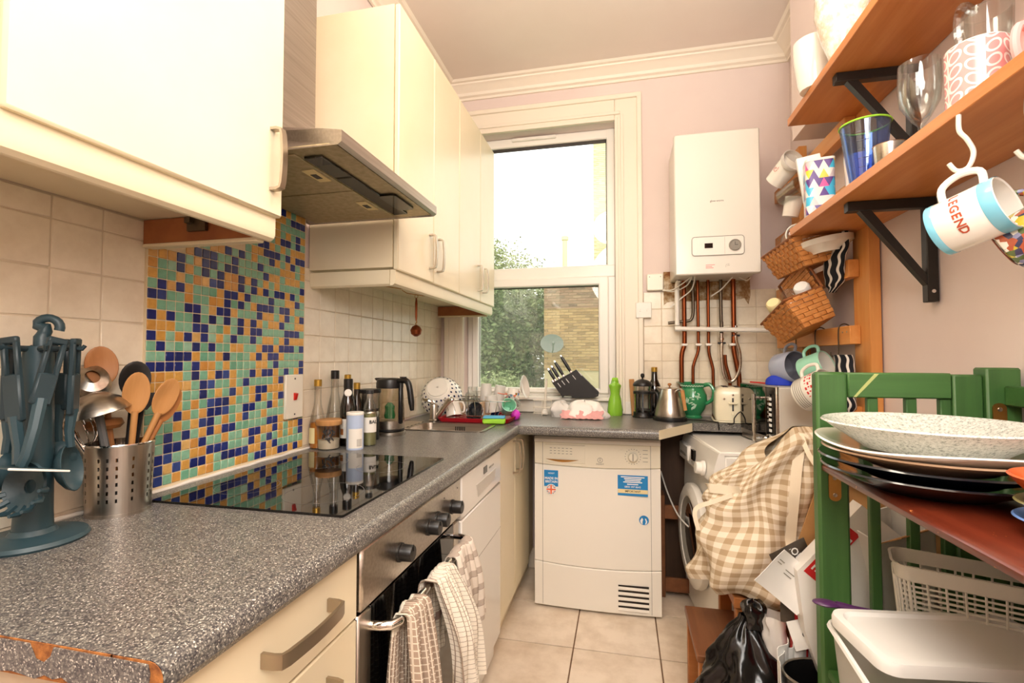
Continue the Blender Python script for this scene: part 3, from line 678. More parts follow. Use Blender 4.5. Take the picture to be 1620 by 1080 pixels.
g = G(); sweep(g, [(0, .815), (-.011, .8155), (-.009, .83), (-.0, .841), (.02, .846), (.04, .846), (.04, .815)], -.303, .303, lambda p, t: (t, p[0]+bulge(t)*.3, p[1])); g.build('top_edge', 'dryer_white', dy, 30)
g = G(); front(g, lambda x: s2(x)+.001, lambda x: s1(x)-.001); d = g.build('door', 'dryer_white', dy, 25)
g = G(); front(g, .012, lambda x: s2(x)-.001); k = g.build('kick_panel', 'dryer_white', dy, 25)
for x in (-.262, .258):                                # side grooves
    g = G(); g.box(x-.001, x+.001, bulge(x)-.0004, bulge(x)+.003, .02, .835); g.build('side_groove', 'print_grey', dy)
vy = bulge(.174)
for i in range(5):
    z = .147-.0245*i; g = G(); g.box(.103, .245, -.0125, .0, z-.0035, z+.0035); g.build('vent_slot', 'dark_void', k)
    g = G(); g.add([(.103, -.0125, z-.0035), (.245, -.0115, z-.0035), (.245, -.0115, z-.019), (.103, -.0125, z-.019), (.103, -.016, z-.016), (.245, -.0145, z-.016)], [(0, 1, 5, 4), (4, 5, 2, 3), (0, 4, 3), (1, 2, 5)]); g.build('vent_louvre', 'dryer_white', k)
g = G(); front(g, .714, .806, -.247, -.052, -.0035, 6, .01); cd = g.build('water_drawer', 'dryer_cream', dy, 25)
g = G(); n = 10; vs = []
for i in range(n+1): x = -.247+.165*i/n; d_ = .0125*math.sin(PI*i/n); vs += [(x, bulge(x)-.005, .732), (x, bulge(x)-.005-.006*math.sin(PI*i/n), .7325), (x, bulge(x)-.004, .732-d_)]
g.add(vs, [(3*i+a, 3*i+b, 3*i+3+b, 3*i+3+a) for i in range(n) for a, b in ((0, 1), (1, 2), (2, 0))]); g.build('finger_grip', 'brass', cd)
g = G()
for i in range(3):
    for j in range(6): x = -.225+.02*j; g.box(x, x+.011, bulge(x)-.0055, bulge(x)-.002, .786-.013*i, .788-.013*i)
g.build('care_print', 'print_grey', cd)
g = G(); g.T = Matrix.Translation((.176, bulge(.176), .760)) @ Matrix.Rotation(PI/2, 4, 'X'); g.lathe([(0, 0), (.026, 0), (.026, .006), (.022, .008), (.0205, .02), (.018, .022), (0, .0222)], 28); kn = g.build('dial', 'dryer_cream', dy)
g = G(); g.T = Matrix.Translation((.176, bulge(.176)-.022, .760)); g.box(-.002, .002, -.002, .001, -.017, .017, .0005); g.build('pointer', 'print_grey', kn)
g = G()
for i in range(18):
    a = 2*PI*i/18; x, z = .176+.036*math.cos(a), .76+.036*math.sin(a); g.box(x-.0017, x+.0017, bulge(x)-.0008, bulge(x)+.002, z-.0017, z+.0017)
for i in range(4): g.box(.222, .245, bulge(.23)-.0008, 0, .79-.018*i, .792-.018*i)
g.build('dial_marks', 'print_grey', dy)
g = G(); g.T = Matrix.Translation((.121, bulge(.12), .785)) @ Matrix.Rotation(PI/2, 4, 'X'); g.lathe([(0, 0), (.008, 0), (.008, .004), (0, .005)], 16); g.build('start_button', 'dryer_cream', dy)
g = G(); n = 20
for ro, ri in ((.0125, .0105),):
    vs = []
    for i in range(n): a = 2*PI*i/n; vs += [(.021+ro*math.cos(a), bulge(.02)-.0012, .737+ro*math.sin(a)), (.021+ri*math.cos(a), bulge(.02)-.0012, .737+ri*math.sin(a))]
    g.add(vs, [(2*i, 2*i+1, 2*((i+1) % n)+1, 2*((i+1) % n)) for i in range(n)])
g.box(.0195, .0225, bulge(.02)-.0012, bulge(.02), .731, .741); g.box(.0195, .0225, bulge(.02)-.0012, bulge(.02), .743, .746); g.build('maker_logo', 'print_grey', dy)
text('maker_name', 'INDESIT', .0105, 'print_grey', dy, (.021, bulge(.02)-.0008, .7175), (PI/2, 0, 0))
sg = G(); sx = -.218; sy = bulge(-.184)-.001
sg.box(-.254, -.184, sy, sy+.003, .597, .676); st = sg.build('origin_sticker', 'sticker_blue', dy, label='blue sticker reading MADE IN BRITAIN')
text('sticker_text', 'INDESIT', .009, 'print_white', st, (sx, sy-.0004, .661), (PI/2, 0, 0)); text('sticker_text', 'MADE IN\nBRITAIN', .0165, 'print_white', st, (sx, sy-.0004, .628), (PI/2, 0, 0), bold=.0003)
g = G(); n = 24; cx, cz, R_ = -.219, .582, .0262
def disc(r, y): g.add([(cx, y, cz)]+[(cx+r*math.cos(2*PI*i/n), y, cz+r*math.sin(2*PI*i/n)) for i in range(n)], [(0, 1+i, 1+(i+1) % n) for i in range(n)])
g.m = 0; disc(R_, sy-.0006); g.m = 1; disc(R_*.88, sy-.0009)
def band(p, q, wd, y):
    d_ = Vector((q[0]-p[0], 0, q[1]-p[1])).normalized(); nn = Vector((-d_.z, 0, d_.x))*wd/2
    g.add([(p[0]+s*nn.x, y, p[1]+s*nn.z) for s in (-1, 1)]+[(q[0]+s*nn.x, y, q[1]+s*nn.z) for s in (-1, 1)], [(0, 1, 3, 2)])
r = R_*.86; k7 = .70
g.m = 0
for a in (1, -1): band((cx-r*k7, cz-r*k7*a), (cx+r*k7, cz+r*k7*a), .0085, sy-.0011)
band((cx-r, cz), (cx+r, cz), .014, sy-.0012); band((cx, cz-r), (cx, cz+r), .014, sy-.00125)
g.m = 2
for a in (1, -1): band((cx-r*k7, cz-r*k7*a), (cx+r*k7, cz+r*k7*a), .003, sy-.00115)
band((cx-r, cz), (cx+r, cz), .008, sy-.0013); band((cx, cz-r), (cx, cz+r), .008, sy-.00135)
g.build('flag_roundel', ['print_white', 'flag_blue', 'print_orange'], st, ang=0)
sg = G(); nx = .174; ny = bulge(.104)-.001; sg.box(.104, .244, ny, ny+.004, .574, .671); nt = sg.build('notice_sticker', 'sticker_blue', dy, label='blue notice sticker reading IMPORTANT')
g = G(); g.box(.1045, .2435, ny-.0004, ny, .586, .605); g.build('notice_band', 'label_cream', nt)
text('notice_text', '0800 397 8643', .0125, 'print_white', nt, (nx, ny-.0006, .6165), (PI/2, 0, 0))
for z, w_ in ((.663, .055), (.655, .04), (.647, .036), (.639, .044), (.629, .026)): g = G(); g.box(nx-w_, nx+w_, ny-.0005, ny, z-.0022, z+.0022); g.build('print_line', 'print_white', nt)
text('notice_text', 'IMPORTANT', .0130, 'ink', nt, (nx, ny-.0006, .5955), (PI/2, 0, 0), bold=.0002)
g = G(); rx, rz_ = .225, .462; ry = bulge(.2)-.0008; cx, cz = rx, rz_; g.m = 0; disc(.0225, ry); g.m = 1
g.add([(rx+a*.001, ry-.0004, rz_+b*.001) for a, b in ((-6, -20), (-15, -14), (-18, -2), (-9, 12), (-4, 4), (-7, -8))], [(0, 1, 2, 3, 4, 5)]); g.add([(rx+a*.001, ry-.0004, rz_+b*.001) for a, b in ((4, -20), (9, -6), (4, 8), (9, 9), (15, -6), (12, -16))], [(0, 1, 2, 3, 4, 5)])
g.build('hand_sticker', ['sticker_blue', 'print_white'], dy, ang=0, label='round blue sticker with a white mark')
for x in (-.25, .25):
    for y in (.06, .38): g = G(); g.lathe([(.02, 0), (.02, .014)], 10, (x, y, 0)); g.build('foot', 'black_plastic', dy)
# ---------------------------------------------------------------- things on the left worktop
def solo(g, name, mats, label, cat, loc=(0, 0, 0), rot=(0, 0, 0), group=None, ang=38):
    o = g.build(name, mats, None, ang); o.location = loc; o.rotation_euler = rot; return tag(o, label, cat, group)
R = math.radians
# utensil carousel
cx, cy = -1.022, .66
ca = thing('utensil_stand', 'dark teal plastic utensil stand with a hook-shaped top', 'utensil stand', (cx, cy, WT))
g = G(); g.lathe([(0, 0), (.077, 0), (.079, .004), (.075, .010), (.034, .016), (.029, .024), (0, .024)], 40); g.build('base', 'teal_nylon', ca)
g = G(); g.lathe([(.028, .02), (.0265, .05), (.024, .2), (.021, .345), (0, .345)], 24); g.build('pole', 'teal_nylon', ca)
g = G()
for k in range(6):
    a = R(-25)+PI/3*k; p = Vector((math.cos(a), math.sin(a), 0)); g.tube([tuple(p*.012+Vector((0, 0, .34))), tuple(p*.05+Vector((0, 0, .342))), tuple(p*.062+Vector((0, 0, .341))), tuple(p*.066+Vector((0, 0, .347)))], [.006, .004, .004, .0035], 8)
g.build('hook_ring', 'teal_dark', ca)
g = G(); hk = [(.004, 0, .335), (.004, 0, .362)]+[(.004+.006*math.sin(q*.3), 0, .362+.004*q) for q in range(1, 5)]+arc((.012, 0, .38), .0165, PI*.95, -.12*PI, 10)
g.T = Matrix.Rotation(R(38), 4, 'Z'); g.tube(hk, [.012]*2+[.010]*4+[.0075]*11, 10); g.build('hook_top', 'teal_nylon', ca)
GU = 'kitchen utensils hanging from the teal stand'
def hanging(name, label, cat, ang, tilt, head, length=.15, rr_=.052, swing=0, mat='teal_nylon'):
    a = R(ang); lo = (cx+rr_*math.cos(a), cy+rr_*math.sin(a), WT+.346)
    t = thing(name, label, cat, lo); t.rotation_euler = Matrix.Rotation(a, 3, 'Z').to_euler()
    t.rotation_euler = (Matrix.Rotation(a, 3, 'Z') @ Matrix.Rotation(R(-tilt), 3, 'Y') @ Matrix.Rotation(R(swing), 3, 'X')).to_euler()
    g = G()                                     # slotted flat grip in local YZ, outward +X
    for s in (-1, 1): g.box(-.0045, .0045, s*.0105-.004, s*.0105+.004, -.055, .006, .003)
    g.box(-.005, .005, -.0145, .0145, .002, .014, .004); g.box(-.0055, .0055, -.0145, .0145, -length, -.05, .004)
    g.build('grip', 'teal_dark' if mat == 'teal_nylon' else mat, t); head(t, -length); return t
def turner_head(t, z):
    g = G(); g.tube([(0, 0, z+.01), (.006, 0, z-.04), (.006, 0, z-.085), (.0, 0, z-.10)], [.010, .009, .0085, .008], 8); g.build('shank', 'teal_nylon', t)
    g = G(); g.grid(lambda u, v: (-.03+.085*u, -.04+.08*v, z-.10-.006*u), 4, 6, th=.002); g.build('blade', 'teal_nylon', t)
    g = G(); g.box(.0545, .0575, -.04, .04, z-.109, z-.1055, .001); g.build('blade_edge', 'label_white', t, label='pale worn front edge')
def bowl_head(t, z, r=.042, slots=0):
    g = G(); g.tube([(0, 0, z+.01), (-.003, 0, z-.03), (.0, 0, z-.06)], [.009, .0075, .007], 8); g.build('shank', 'teal_nylon', t)
    g = G(); g.T = Matrix.Translation((.004, 0, z-.06-r*.9)) @ Matrix.Rotation(R(78), 4, 'Y'); g.shell([(.004, -.022), (r*.6, -.018), (r*.9, -.008), (r, 0), (r*.96, .001), (r*.85, -.006), (r*.55, -.014), (.004, -.018)], 24, sx=1.05); g.build('bowl', 'teal_nylon', t)
def server_head(t, z):
    g = G(); g.tube([(0, 0, z+.01), (-.003, 0, z-.04), (.0, 0, z-.07)], [.010, .009, .009], 8); g.build('shank', 'teal_nylon', t)
    g = G(); r = .038; g.T = Matrix.Translation((.0, 0, z-.07-r)) @ Matrix.Rotation(R(80), 4, 'Y'); g.shell([(.010, -.02), (r*.6, -.017), (r*.95, -.006), (r*.9, -.003), (r*.55, -.012), (.010, -.016)], 22, sx=1.15)
    for k in range(7): a = R(-75+25*k); g.T = Matrix.Translation((.0, 0, z-.07-r)) @ Matrix.Rotation(R(80), 4, 'Y') @ Matrix.Rotation(a, 4, 'Z'); g.tube([(r*.85, 0, -.008), (r*1.15, 0, .002), (r*1.2, 0, .016)], [.006, .005, .003], 6)
    g.build('server_bowl', 'teal_nylon', t)
hanging('fish_slice', 'teal turner with a pale blade edge hanging at the front of the teal stand', 'utensil', -8, 5, turner_head, .105, swing=-14)
hanging('pasta_server', 'teal pasta server hanging at the left of the teal stand', 'utensil', -75, 2, server_head, .13, swing=8)
hanging('ladle', 'teal round ladle hanging at the right of the teal stand', 'utensil', 35, -2, lambda t, z: bowl_head(t, z), .125, swing=3)
hanging('serving_spoon', 'teal spoon hanging at the back left of the teal stand', 'utensil', 215, 0, lambda t, z: bowl_head(t, z, .034), .13, .04)
hanging('masher', 'teal handled utensil hanging at the wall side of the teal stand', 'utensil', 110, 0, lambda t, z: bowl_head(t, z, .03), .12, .05)

# cutlery pot with utensils
px, py = -1.044, .828
pt = thing('utensil_pot', 'perforated stainless steel pot full of spoons and whisks', 'pot', (px, py, WT))
n, h = 96, .145; rows = [0, .006]; holes = [.034+.0165*k for k in range(6)]
zs = [.004]
for hz in holes: zs += [hz-.0038, hz+.0038]
zs += [h]
g = G(); vs = []; fs = []
for i in range(n):
    a = 2*PI*i/n
    for z in zs: r = .0555+.0045*z/h; vs.append((r*math.cos(a), r*math.sin(a), z))
m = len(zs); hole_cols = set()
for i in range(n):
    if (i % 24) in (4, 8, 12) or (i % 24) in (19,): hole_cols.add(i)
for i in range(n):
    j = (i+1) % n
    for k in range(m-1):
        if k % 2 == 1 and i in hole_cols and k < m-1: continue
        fs.append((i*m+k, j*m+k, j*m+k+1, i*m+k+1))
g.add(vs, fs); g.lathe([(0, .003), (.0555, .003), (.0565, .0), (.0565, .006)], 48); g.build('perforated_body', 'steel_v', pt, 60)
g = G(); g.shell([(.0605, h-.002), (.0612, h), (.0605, h+.002), (.0585, h+.001), (.0585, h-.012)], 48); g.build('rim', 'chrome', pt)
g = G(); g.shell([(.052, .006), (.056, h-.01)], 32); g.build('inner_shadow_liner', 'dark_grey', pt) if False else None
GP = 'utensils standing in the steel pot'
def stood(name, label, cat, lean, az, L, parts, mat, dx=0, dy=0, spin=0):
    """utensil standing in the pot: local z up along the handle"""
    M = Matrix.Rotation(R(az), 3, 'Z') @ Matrix.Rotation(R(lean), 3, 'Y') @ Matrix.Rotation(R(spin+52-az), 3, 'Z')
    t = thing(name, label, cat, (px+dx, py+dy, WT+.012)); t.rotation_euler = M.to_euler(); parts(t, L, mat); return t
def spoon_parts(t, L, mat, w=.026, hl=.042):
    g = G(); g.tube([(0, 0, 0), (0, 0, L*.5), (0, 0, L)], [.0048, .0055, .0065], 10); g.build('handle', mat, t)
    g = G(); nu, nv = 14, 10; g.T = Matrix.Translation((0, 0, L+hl*.85))
    g.ball((0, 0, 0), (w, .008, hl), 20, 12)
    for i, p in enumerate(g.v):                     # hollow the front
        x, y, z = p; q = 1-((x/w)**2+((z-L-hl*.85)/hl)**2)
        if y < 0 and q > 0: g.v[i] = (x, y+.011*q, z)
    g.build('bowl', mat, t)
def az_to(dx, dy): return math.degrees(math.atan2(dy, dx))
# image right ~ (+.59 ,+.81); image left the opposite; toward camera (.78,-.62)
stood('wooden_spoon', 'tall brown wooden spoon standing furthest back in the pot', 'spoon', 7, az_to(-.75, -.55), .262, lambda t, L, m: spoon_parts(t, L, m, .029, .042), 'spoon_dark', -.012, .01, 10)
stood('black_spoon', 'black plastic spoon standing in the middle of the pot', 'spoon', 4, az_to(.3, .5), .232, lambda t, L, m: spoon_parts(t, L, m, .029, .040), 'black_plastic', 0, .005, 10)
stood('wooden_spoon', 'wooden spoon with a scorched rim standing in front of the black spoon', 'spoon', 5, az_to(.8, .0), .20, lambda t, L, m: spoon_parts(t, L, m, .026, .045), 'spoon_wood', .016, .002, 20)
stood('wooden_spoon', 'pale wooden spoon leaning right against the pot rim', 'spoon', 21, az_to(.59, .81), .205, lambda t, L, m: spoon_parts(t, L, m, .025, .043), 'spoon_wood', .0, -.012, 25)
stood('wooden_spoon', 'second wooden spoon leaning right behind the pale one', 'spoon', 24, az_to(.5, .85), .19, lambda t, L, m: spoon_parts(t, L, m, .024, .042), 'spoon_dark', -.004, -.006, 35)
def black_spatula(t, L, m):
    g = G(); g.tube([(0, 0, 0), (0, 0, L)], .006, 8); g.build('handle', m, t)
    g = G(); g.prism([(-.01, L), (.01, L), (.034, L+.04), (-.026, L+.036)], -.003, .003, 'y'); g.build('blade', m, t)
stood('spatula', 'black flared spatula showing behind the scorched spoon', 'spatula', 8, az_to(.2, .95), .20, black_spatula, 'black_plastic', .0, .012, 0)
def pasta_steel(t, L, m):
    g = G(); g.tube([(0, 0, 0), (0, 0, L*.6), (-.006, 0, L)], [.005, .0055, .004], 8); g.build('handle', 'black_plastic', t)
    Mx = Matrix.Translation((.012, 0, L+.02)) @ Matrix.Rotation(R(-62), 4, 'Y')
    g = G(); g.T = Mx; g.shell([(.013, .022), (.028, .016), (.034, .0), (.033, .0), (.026, .013), (.013, .019)], 24, sx=1.15)
    for k in range(7):
        g.T = Mx @ Matrix.Rotation(R(-70+23*k), 4, 'Z'); g.tube([(.033, 0, .004), (.044, 0, -.006), (.046, 0, -.016)], [.006, .0045, .002], 6)
    g.build('toothed_bowl', m, t)
stood('spaghetti_spoon', 'steel spaghetti spoon with teeth and a round hole', 'spoon', 8, az_to(-.6, -.6), .245, pasta_steel, 'steel', -.014, -.004, 190-90)
def skimmer(t, L, m):
    g = G(); g.tube([(0, 0, 0), (0, 0, L)], [.0075, .0075], 8); g.build('handle', 'grey_plastic', t)
    g = G(); g.T = Matrix.Translation((0, 0, L-.004)) @ Matrix.Rotation(R(-6), 4, 'Y'); g.shell([(.001, .038), (.022, .034), (.043, .018), (.055, -.006), (.054, -.007), (.042, .015), (.021, .031), (.001, .035)], 32); g.build('domed_bowl', m, t)
stood('steel_ladle', 'domed steel ladle bowl held upside down over the pot', 'ladle', 10, az_to(-.5, -.7), .212, skimmer, 'steel', .018, -.016)
def whisk(t, L, m):
    g = G(); g.tube([(0, 0, 0), (0, 0, L)], .006, 8); g.build('handle', m, t)
    for k in range(5):
        a = PI*k/5; pts = [(.003*math.cos(a), .003*math.sin(a), L)]+[(.03*math.sin(PI*q/10)**.8*math.cos(a)*math.copysign(1, 5.01-q) if False else .028*math.cos(PI/2+PI*2*q/20)*-1*math.cos(a), .028*math.sin(PI*2*q/20)*math.sin(a), L+.04-.04*math.cos(2*PI*q/20)) for q in range(1, 20)]+[(-.003*math.cos(a), -.003*math.sin(a), L)]
        pts = [(.026*math.sin(2*PI*q/20)*math.cos(a), .026*math.sin(2*PI*q/20)*math.sin(a), L+.038*(1-math.cos(2*PI*q/20))) for q in range(21)]
        g = G(); g.tube(pts, .0009, 5); g.build('wire', 'chrome', t)
stood('whisk', 'wire balloon whisk leaning left in the pot', 'whisk', 16, az_to(-.55, -.8), .135, whisk, 'chrome', -.012, -.012)
def mushroom(t, L, m):
    g = G(); g.tube([(0, 0, 0), (0, 0, L)], [.012, .013], 10); g.build('handle', m, t)
    g = G(); g.lathe([(0, L-.005), (.026, L-.004), (.034, L+.004), (.03, L+.016), (0, L+.022)], 24); g.build('mushroom_head', m, t)
stood('wooden_masher', 'brown wooden mushroom-headed masher inside the pot behind the whisk', 'masher', 6, az_to(-.9, -.3), .165, mushroom, 'spoon_dark', -.02, .0)
def rod(t, L, m):
    g = G(); g.tube([(0, 0, 0), (0, 0, L)], .0055, 10); g.build('handle', m, t); g = G(); g.ball((0, 0, L), .007); g.build('end_knob', m, t)
stood('steel_rod', 'plain steel utensil handle sticking out of the pot to the left', 'utensil', 27, az_to(-.55, -.83), .19, rod, 'chrome', .01, .0)

# bottles and jars beyond the hob
def bottle(label, x, y, prof, gmat, fill=None, fmat=None, cap=None, cmat='black_plastic', lab=None, lmat='label_white', extra=None, name='bottle', cat='bottle'):
    """prof: outer (r,z) of the glass; fill: liquid height; cap: profile; lab: (r,z0,z1,a0,a1)"""
    t = thing(name, label, cat, (x, y, WT)); inner = [(max(r-.0022, .001), z+(.003 if z < .001 else 0)) for r, z in prof]
    g = G(); g.shell([(0.0005, 0)]+prof, 28); g.build('glass_body', gmat, t)
    if fill:
        f = [p for p in inner if p[1] < fill]; a = [p for p in inner if p[1] >= fill][0]; b = f[-1]
        rr_ = b[0]+(a[0]-b[0])*(fill-b[1])/max(a[1]-b[1], 1e-5); g = G(); g.lathe([(0, .003)]+f+[(rr_, fill), (0, fill)], 24); g.build('contents', fmat, t)
    if cap: g = G(); g.lathe(cap, 20); g.build('cap', cmat, t)
    if lab:
        r, z0, z1, a0, a1 = lab; g = G(); g.grid(lambda u, v: (r*math.cos(R(a0+(a1-a0)*u)), r*math.sin(R(a0+(a1-a0)*u)), z0+(z1-z0)*v), 12, 2); lo = g.build('label', lmat, t)
    if extra: extra(t)
    return t
def capp(r, z0, z1): return [(0, z0), (r, z0), (r, z1-.002), (r-.002, z1), (0, z1)]
CA = -60                                             # direction of the camera seen from the bottles
bottle('clear bottle with gold cap half full of orange oil', -1.072, 1.555, [(.026, 0), (.0275, .01), (.0275, .085), (.024, .11), (.0135, .155), (.012, .175), (.0122, .225)], 'clear_glass', .092, 'amber', capp(.0135, .222, .246), 'gold', (.0279, .02, .075, CA-95, CA-15), 'label_cream')
bottle('tall clear bottle with a black cap', -1.068, 1.655, [(.031, 0), (.032, .01), (.032, .095), (.026, .13), (.0145, .19), (.0135, .245)], 'clear_glass', .093, 'amber', capp(.0155, .244, .276), 'black_plastic')
bottle('slim clear bottle with gold cap behind the tall one', -1.06, 1.73, [(.022, 0), (.022, .15), (.012, .19), (.0115, .235)], 'clear_glass', .09, 'oil_glass', capp(.013, .232, .258), 'gold')
def seal(t):
    g = G(); g.T = Matrix.Rotation(R(CA), 4, 'Z') @ Matrix.Translation((.0185, 0, .195)) @ Matrix.Rotation(PI/2, 4, 'Y'); g.lathe([(0, 0), (.0135, 0), (.012, .002), (0, .0025)], 20); g.build('round_seal', 'label_white', t)
    g = G(); g.grid(lambda u, v: (.0287*math.cos(R(CA-72+40*u)), .0287*math.sin(R(CA-72+40*u)), .042+.022*v), 5, 1); g.build('label_stamp', 'stool_wood', t)
bottle('dark bottle of vinegar with a round white neck seal', -.995, 1.628, [(.027, 0), (.028, .008), (.028, .14), (.0235, .165), (.0165, .19), (.0155, .215)], 'brown_glass', .16, 'black_liquid', capp(.0165, .213, .246), 'black_plastic', (.0284, .03, .10, CA-85, CA+60), 'label_white', seal)
bottle('brown bottle with a gold cap behind the vinegar', -1.005, 1.705, [(.022, 0), (.0225, .14), (.0115, .175), (.011, .205)], 'brown_glass', .13, 'black_liquid', capp(.0125, .203, .228), 'gold')
def green_print(t): text('label_text', 'BAL', .018, 'ink', t, (.0265*math.cos(R(CA+28)), .0265*math.sin(R(CA+28)), .088), (PI/2, 0, R(CA+28+90)), bold=.0003)
bottle('clear bottle with a white label reading BAL', -.918, 1.648, [(.0245, 0), (.0255, .006), (.0255, .12), (.02, .15), (.012, .17), (.012, .195)], 'clear_glass', .115, 'soap_green' if False else 'olive_glaze', capp(.0135, .19, .205), 'dark_grey', (.0259, .05, .105, CA-60, CA+70), 'label_white', green_print)
cn = thing('canister', 'pale blue cylindrical carton beside the candle', 'canister', (-.932, 1.572, WT))
g = G(); g.lathe([(0, 0), (.0295, 0), (.0298, .003), (.0298, .122), (0, .122)], 32); g.build('tube', 'pale_blue', cn)
g = G(); g.lathe([(.0302, .121), (.0306, .123), (.0306, .128), (.029, .131), (0, .129)], 32); g.build('lid', 'label_white', cn)
g = G(); g.grid(lambda u, v: (.0301*math.cos(R(CA-45+100*u)), .0301*math.sin(R(CA-45+100*u)), .006+.068*v), 10, 2); g.build('label', 'label_white', cn)
g = G()
for r_ in range(5):
    for q in range(4):
        a = R(CA+16+9*q); g.T = Matrix.Rotation(a, 4, 'Z'); g.box(.0302, .0305, -.0015, .0018, .013+.0052*r_, .016+.0052*r_)
g.build('label_print', 'print_grey', cn)
cd = thing('candle_jar', 'glass candle jar with wooden lid at the edge of the hob', 'candle', (-1.024, 1.552, WT))
g = G(); g.shell([(.0005, 0), (.036, 0), (.038, .004), (.0405, .088)], 32); g.build('jar', 'clear_glass', cd)
g = G(); g.lathe([(0, .004), (.0355, .004), (.0365, .035), (0, .035)], 28); g.build('wax', 'wax', cd)
g = G(); g.lathe([(0, .086), (.044, .086), (.0455, .09), (.0455, .102), (.043, .105), (0, .105)], 32); g.build('wooden_lid', 'spoon_wood', cd)
g = G(); rr2 = random.Random(5)
for k in range(14):
    a = R(CA+rr2.uniform(-26, 26)); z = .05+rr2.uniform(-.018, .02); g.T = Matrix.Rotation(a, 4, 'Z') @ Matrix.Translation((.0398, 0, z)) @ Matrix.Rotation(rr2.uniform(0, PI), 4, 'X'); g.prism([(-.002, -.009), (.002, -.008), (.003, .008), (-.002, .009)], 0, .0004, 'x')
g.build('leaf_print', 'ink', cd)
fl = thing('coffee_press', 'steel travel coffee press with black lid behind the bottles', 'coffee press', (-.985, 1.765, WT))
g = G(); g.lathe([(0, 0), (.038, 0), (.0395, .004), (.0395, .085), (.036, .09), (0, .09)], 28); g.build('lower_body', 'black_plastic', fl)
g = G(); g.lathe([(.034, .09), (.039, .093), (.039, .108), (.036, .112)], 28); g.build('steel_ring', 'steel', fl)
g = G(); g.lathe([(.036, .112), (.0385, .118), (.0385, .122), (.0365, .124)], 28); g.build('seal_ring', 'black_plastic', fl)
g = G(); g.lathe([(.0365, .123), (.0395, .127), (.041, .186), (.0, .186)], 28); g.build('steel_body', 'steel', fl)
g = G(); g.lathe([(0, .185), (.045, .185), (.046, .19), (.044, .199), (.02, .201), (0, .201)], 28); g.build('lid', 'black_plastic', fl)

# electric glass kettle
ke = thing('glass_kettle', 'electric glass kettle with black lid and handle by the sink', 'kettle', (-.962, 1.895, WT), R(-20))
g = G(); g.lathe([(0, 0), (.064, 0), (.066, .005), (.066, .014), (.06, .018), (0, .018)], 36); g.build('base', 'steel', ke)
g = G(); g.lathe([(.055, .018), (.062, .02), (.062, .026), (.06, .028)], 36); g.build('base_ring', 'black_plastic', ke)
g = G(); g.lathe([(0, .028), (.061, .028), (.0625, .032), (.0615, .062), (0, .062)], 36); g.build('steel_collar', 'steel', ke)
g = G(); g.shell([(.0612, .062), (.0605, .10), (.058, .16), (.055, .198)], 36); g.build('glass_body', 'kettle_glass', ke)
g = G(); g.lathe([(.0535, .196), (.0565, .198), (.0565, .218), (.053, .232), (.035, .238), (0, .239)], 36)
g.prism([(-.05, .215), (-.078, .234), (-.07, .238), (-.04, .238)], -.016, .016, 'y'); g.build('lid', 'black_plastic', ke)
g = G(); hp = spline([(.050, 0, .226), (.085, 0, .230), (.105, 0, .222), (.116, 0, .195), (.124, 0, .15), (.130, 0, .108)], 5)
g.tube(hp, [.012]*4+[.0125]*(len(hp)-8)+[.011, .010, .009, .007], 10); g.build('handle', 'black_plastic', ke)
g = G(); g.box(.056, .072, -.009, .009, .05, .225, .004); g.build('back_spine', 'black_plastic', ke)
g = G(); g.box(.066, .09, -.009, .009, .2405, .2455, .002); g.build('switch', 'dark_grey', ke)
g = G(); g.lathe([(0, .068), (.03, .068), (.034, .08), (.028, .10), (.03, .12), (.012, .135), (0, .136)], 16, sx=.8, sy=.6); g.build('tea_leaves', 'sponge_blue' if False else 'jug_green', ke, label='green tea leaves inside')

# socket switch on the mosaic
sw = thing('cooker_switch', 'white tall cooker switch with red rocker on the mosaic', 'switch', (XL+.007, 1.4495, 1.103))
g = G(); g.box(0, .010, -.045, .045, -.0745, .0745, .003); g.build('plate', 'switch_plate', sw)
g = G(); g.prism([(.0, -.012), (.014, -.012), (.020, .010), (.0, .014)], -.006, .006, 'y'); g.T = Matrix.Identity(4); g.build('rocker', 'red_plastic', sw)
for z in (.06, -.06):
    g = G(); g.T = Matrix.Translation((.010, 0, z)) @ Matrix.Rotation(PI/2, 4, 'Y'); g.lathe([(0, 0), (.003, 0), (.003, .001), (0, .0012)], 10); g.build('screw', 'dark_grey', sw)

# copper strainer hanging below the wall cabinet
st = thing('copper_strainer', 'small copper strainer hanging under the long wall cabinet', 'strainer', (-.90, 2.02, 1.518))
g = G(); g.tube(arc((0, 0, -.008), .008, 0, 2*PI, 12)[:-1], .0013, 6, True); g.build('ring', 'brass', st)
g = G(); g.tube([(0, 0, -.016), (0, 0, -.04), (0, 0, -.10), (0, 0, -.118)], [.003, .006, .005, .0025], 8); g.build('handle', 'copper', st)
g = G(); g.tube([(0, 0, -.118), (.003, 0, -.124), (-.002, 0, -.13), (0, 0, -.14)], .0025, 6); g.build('link', 'brass', st)
g = G(); g.lathe([(.003, -.136), (.018, -.145), (.026, -.16), (.022, -.178), (.008, -.188), (0, -.189)], 18); g.build('ball', 'copper', st)

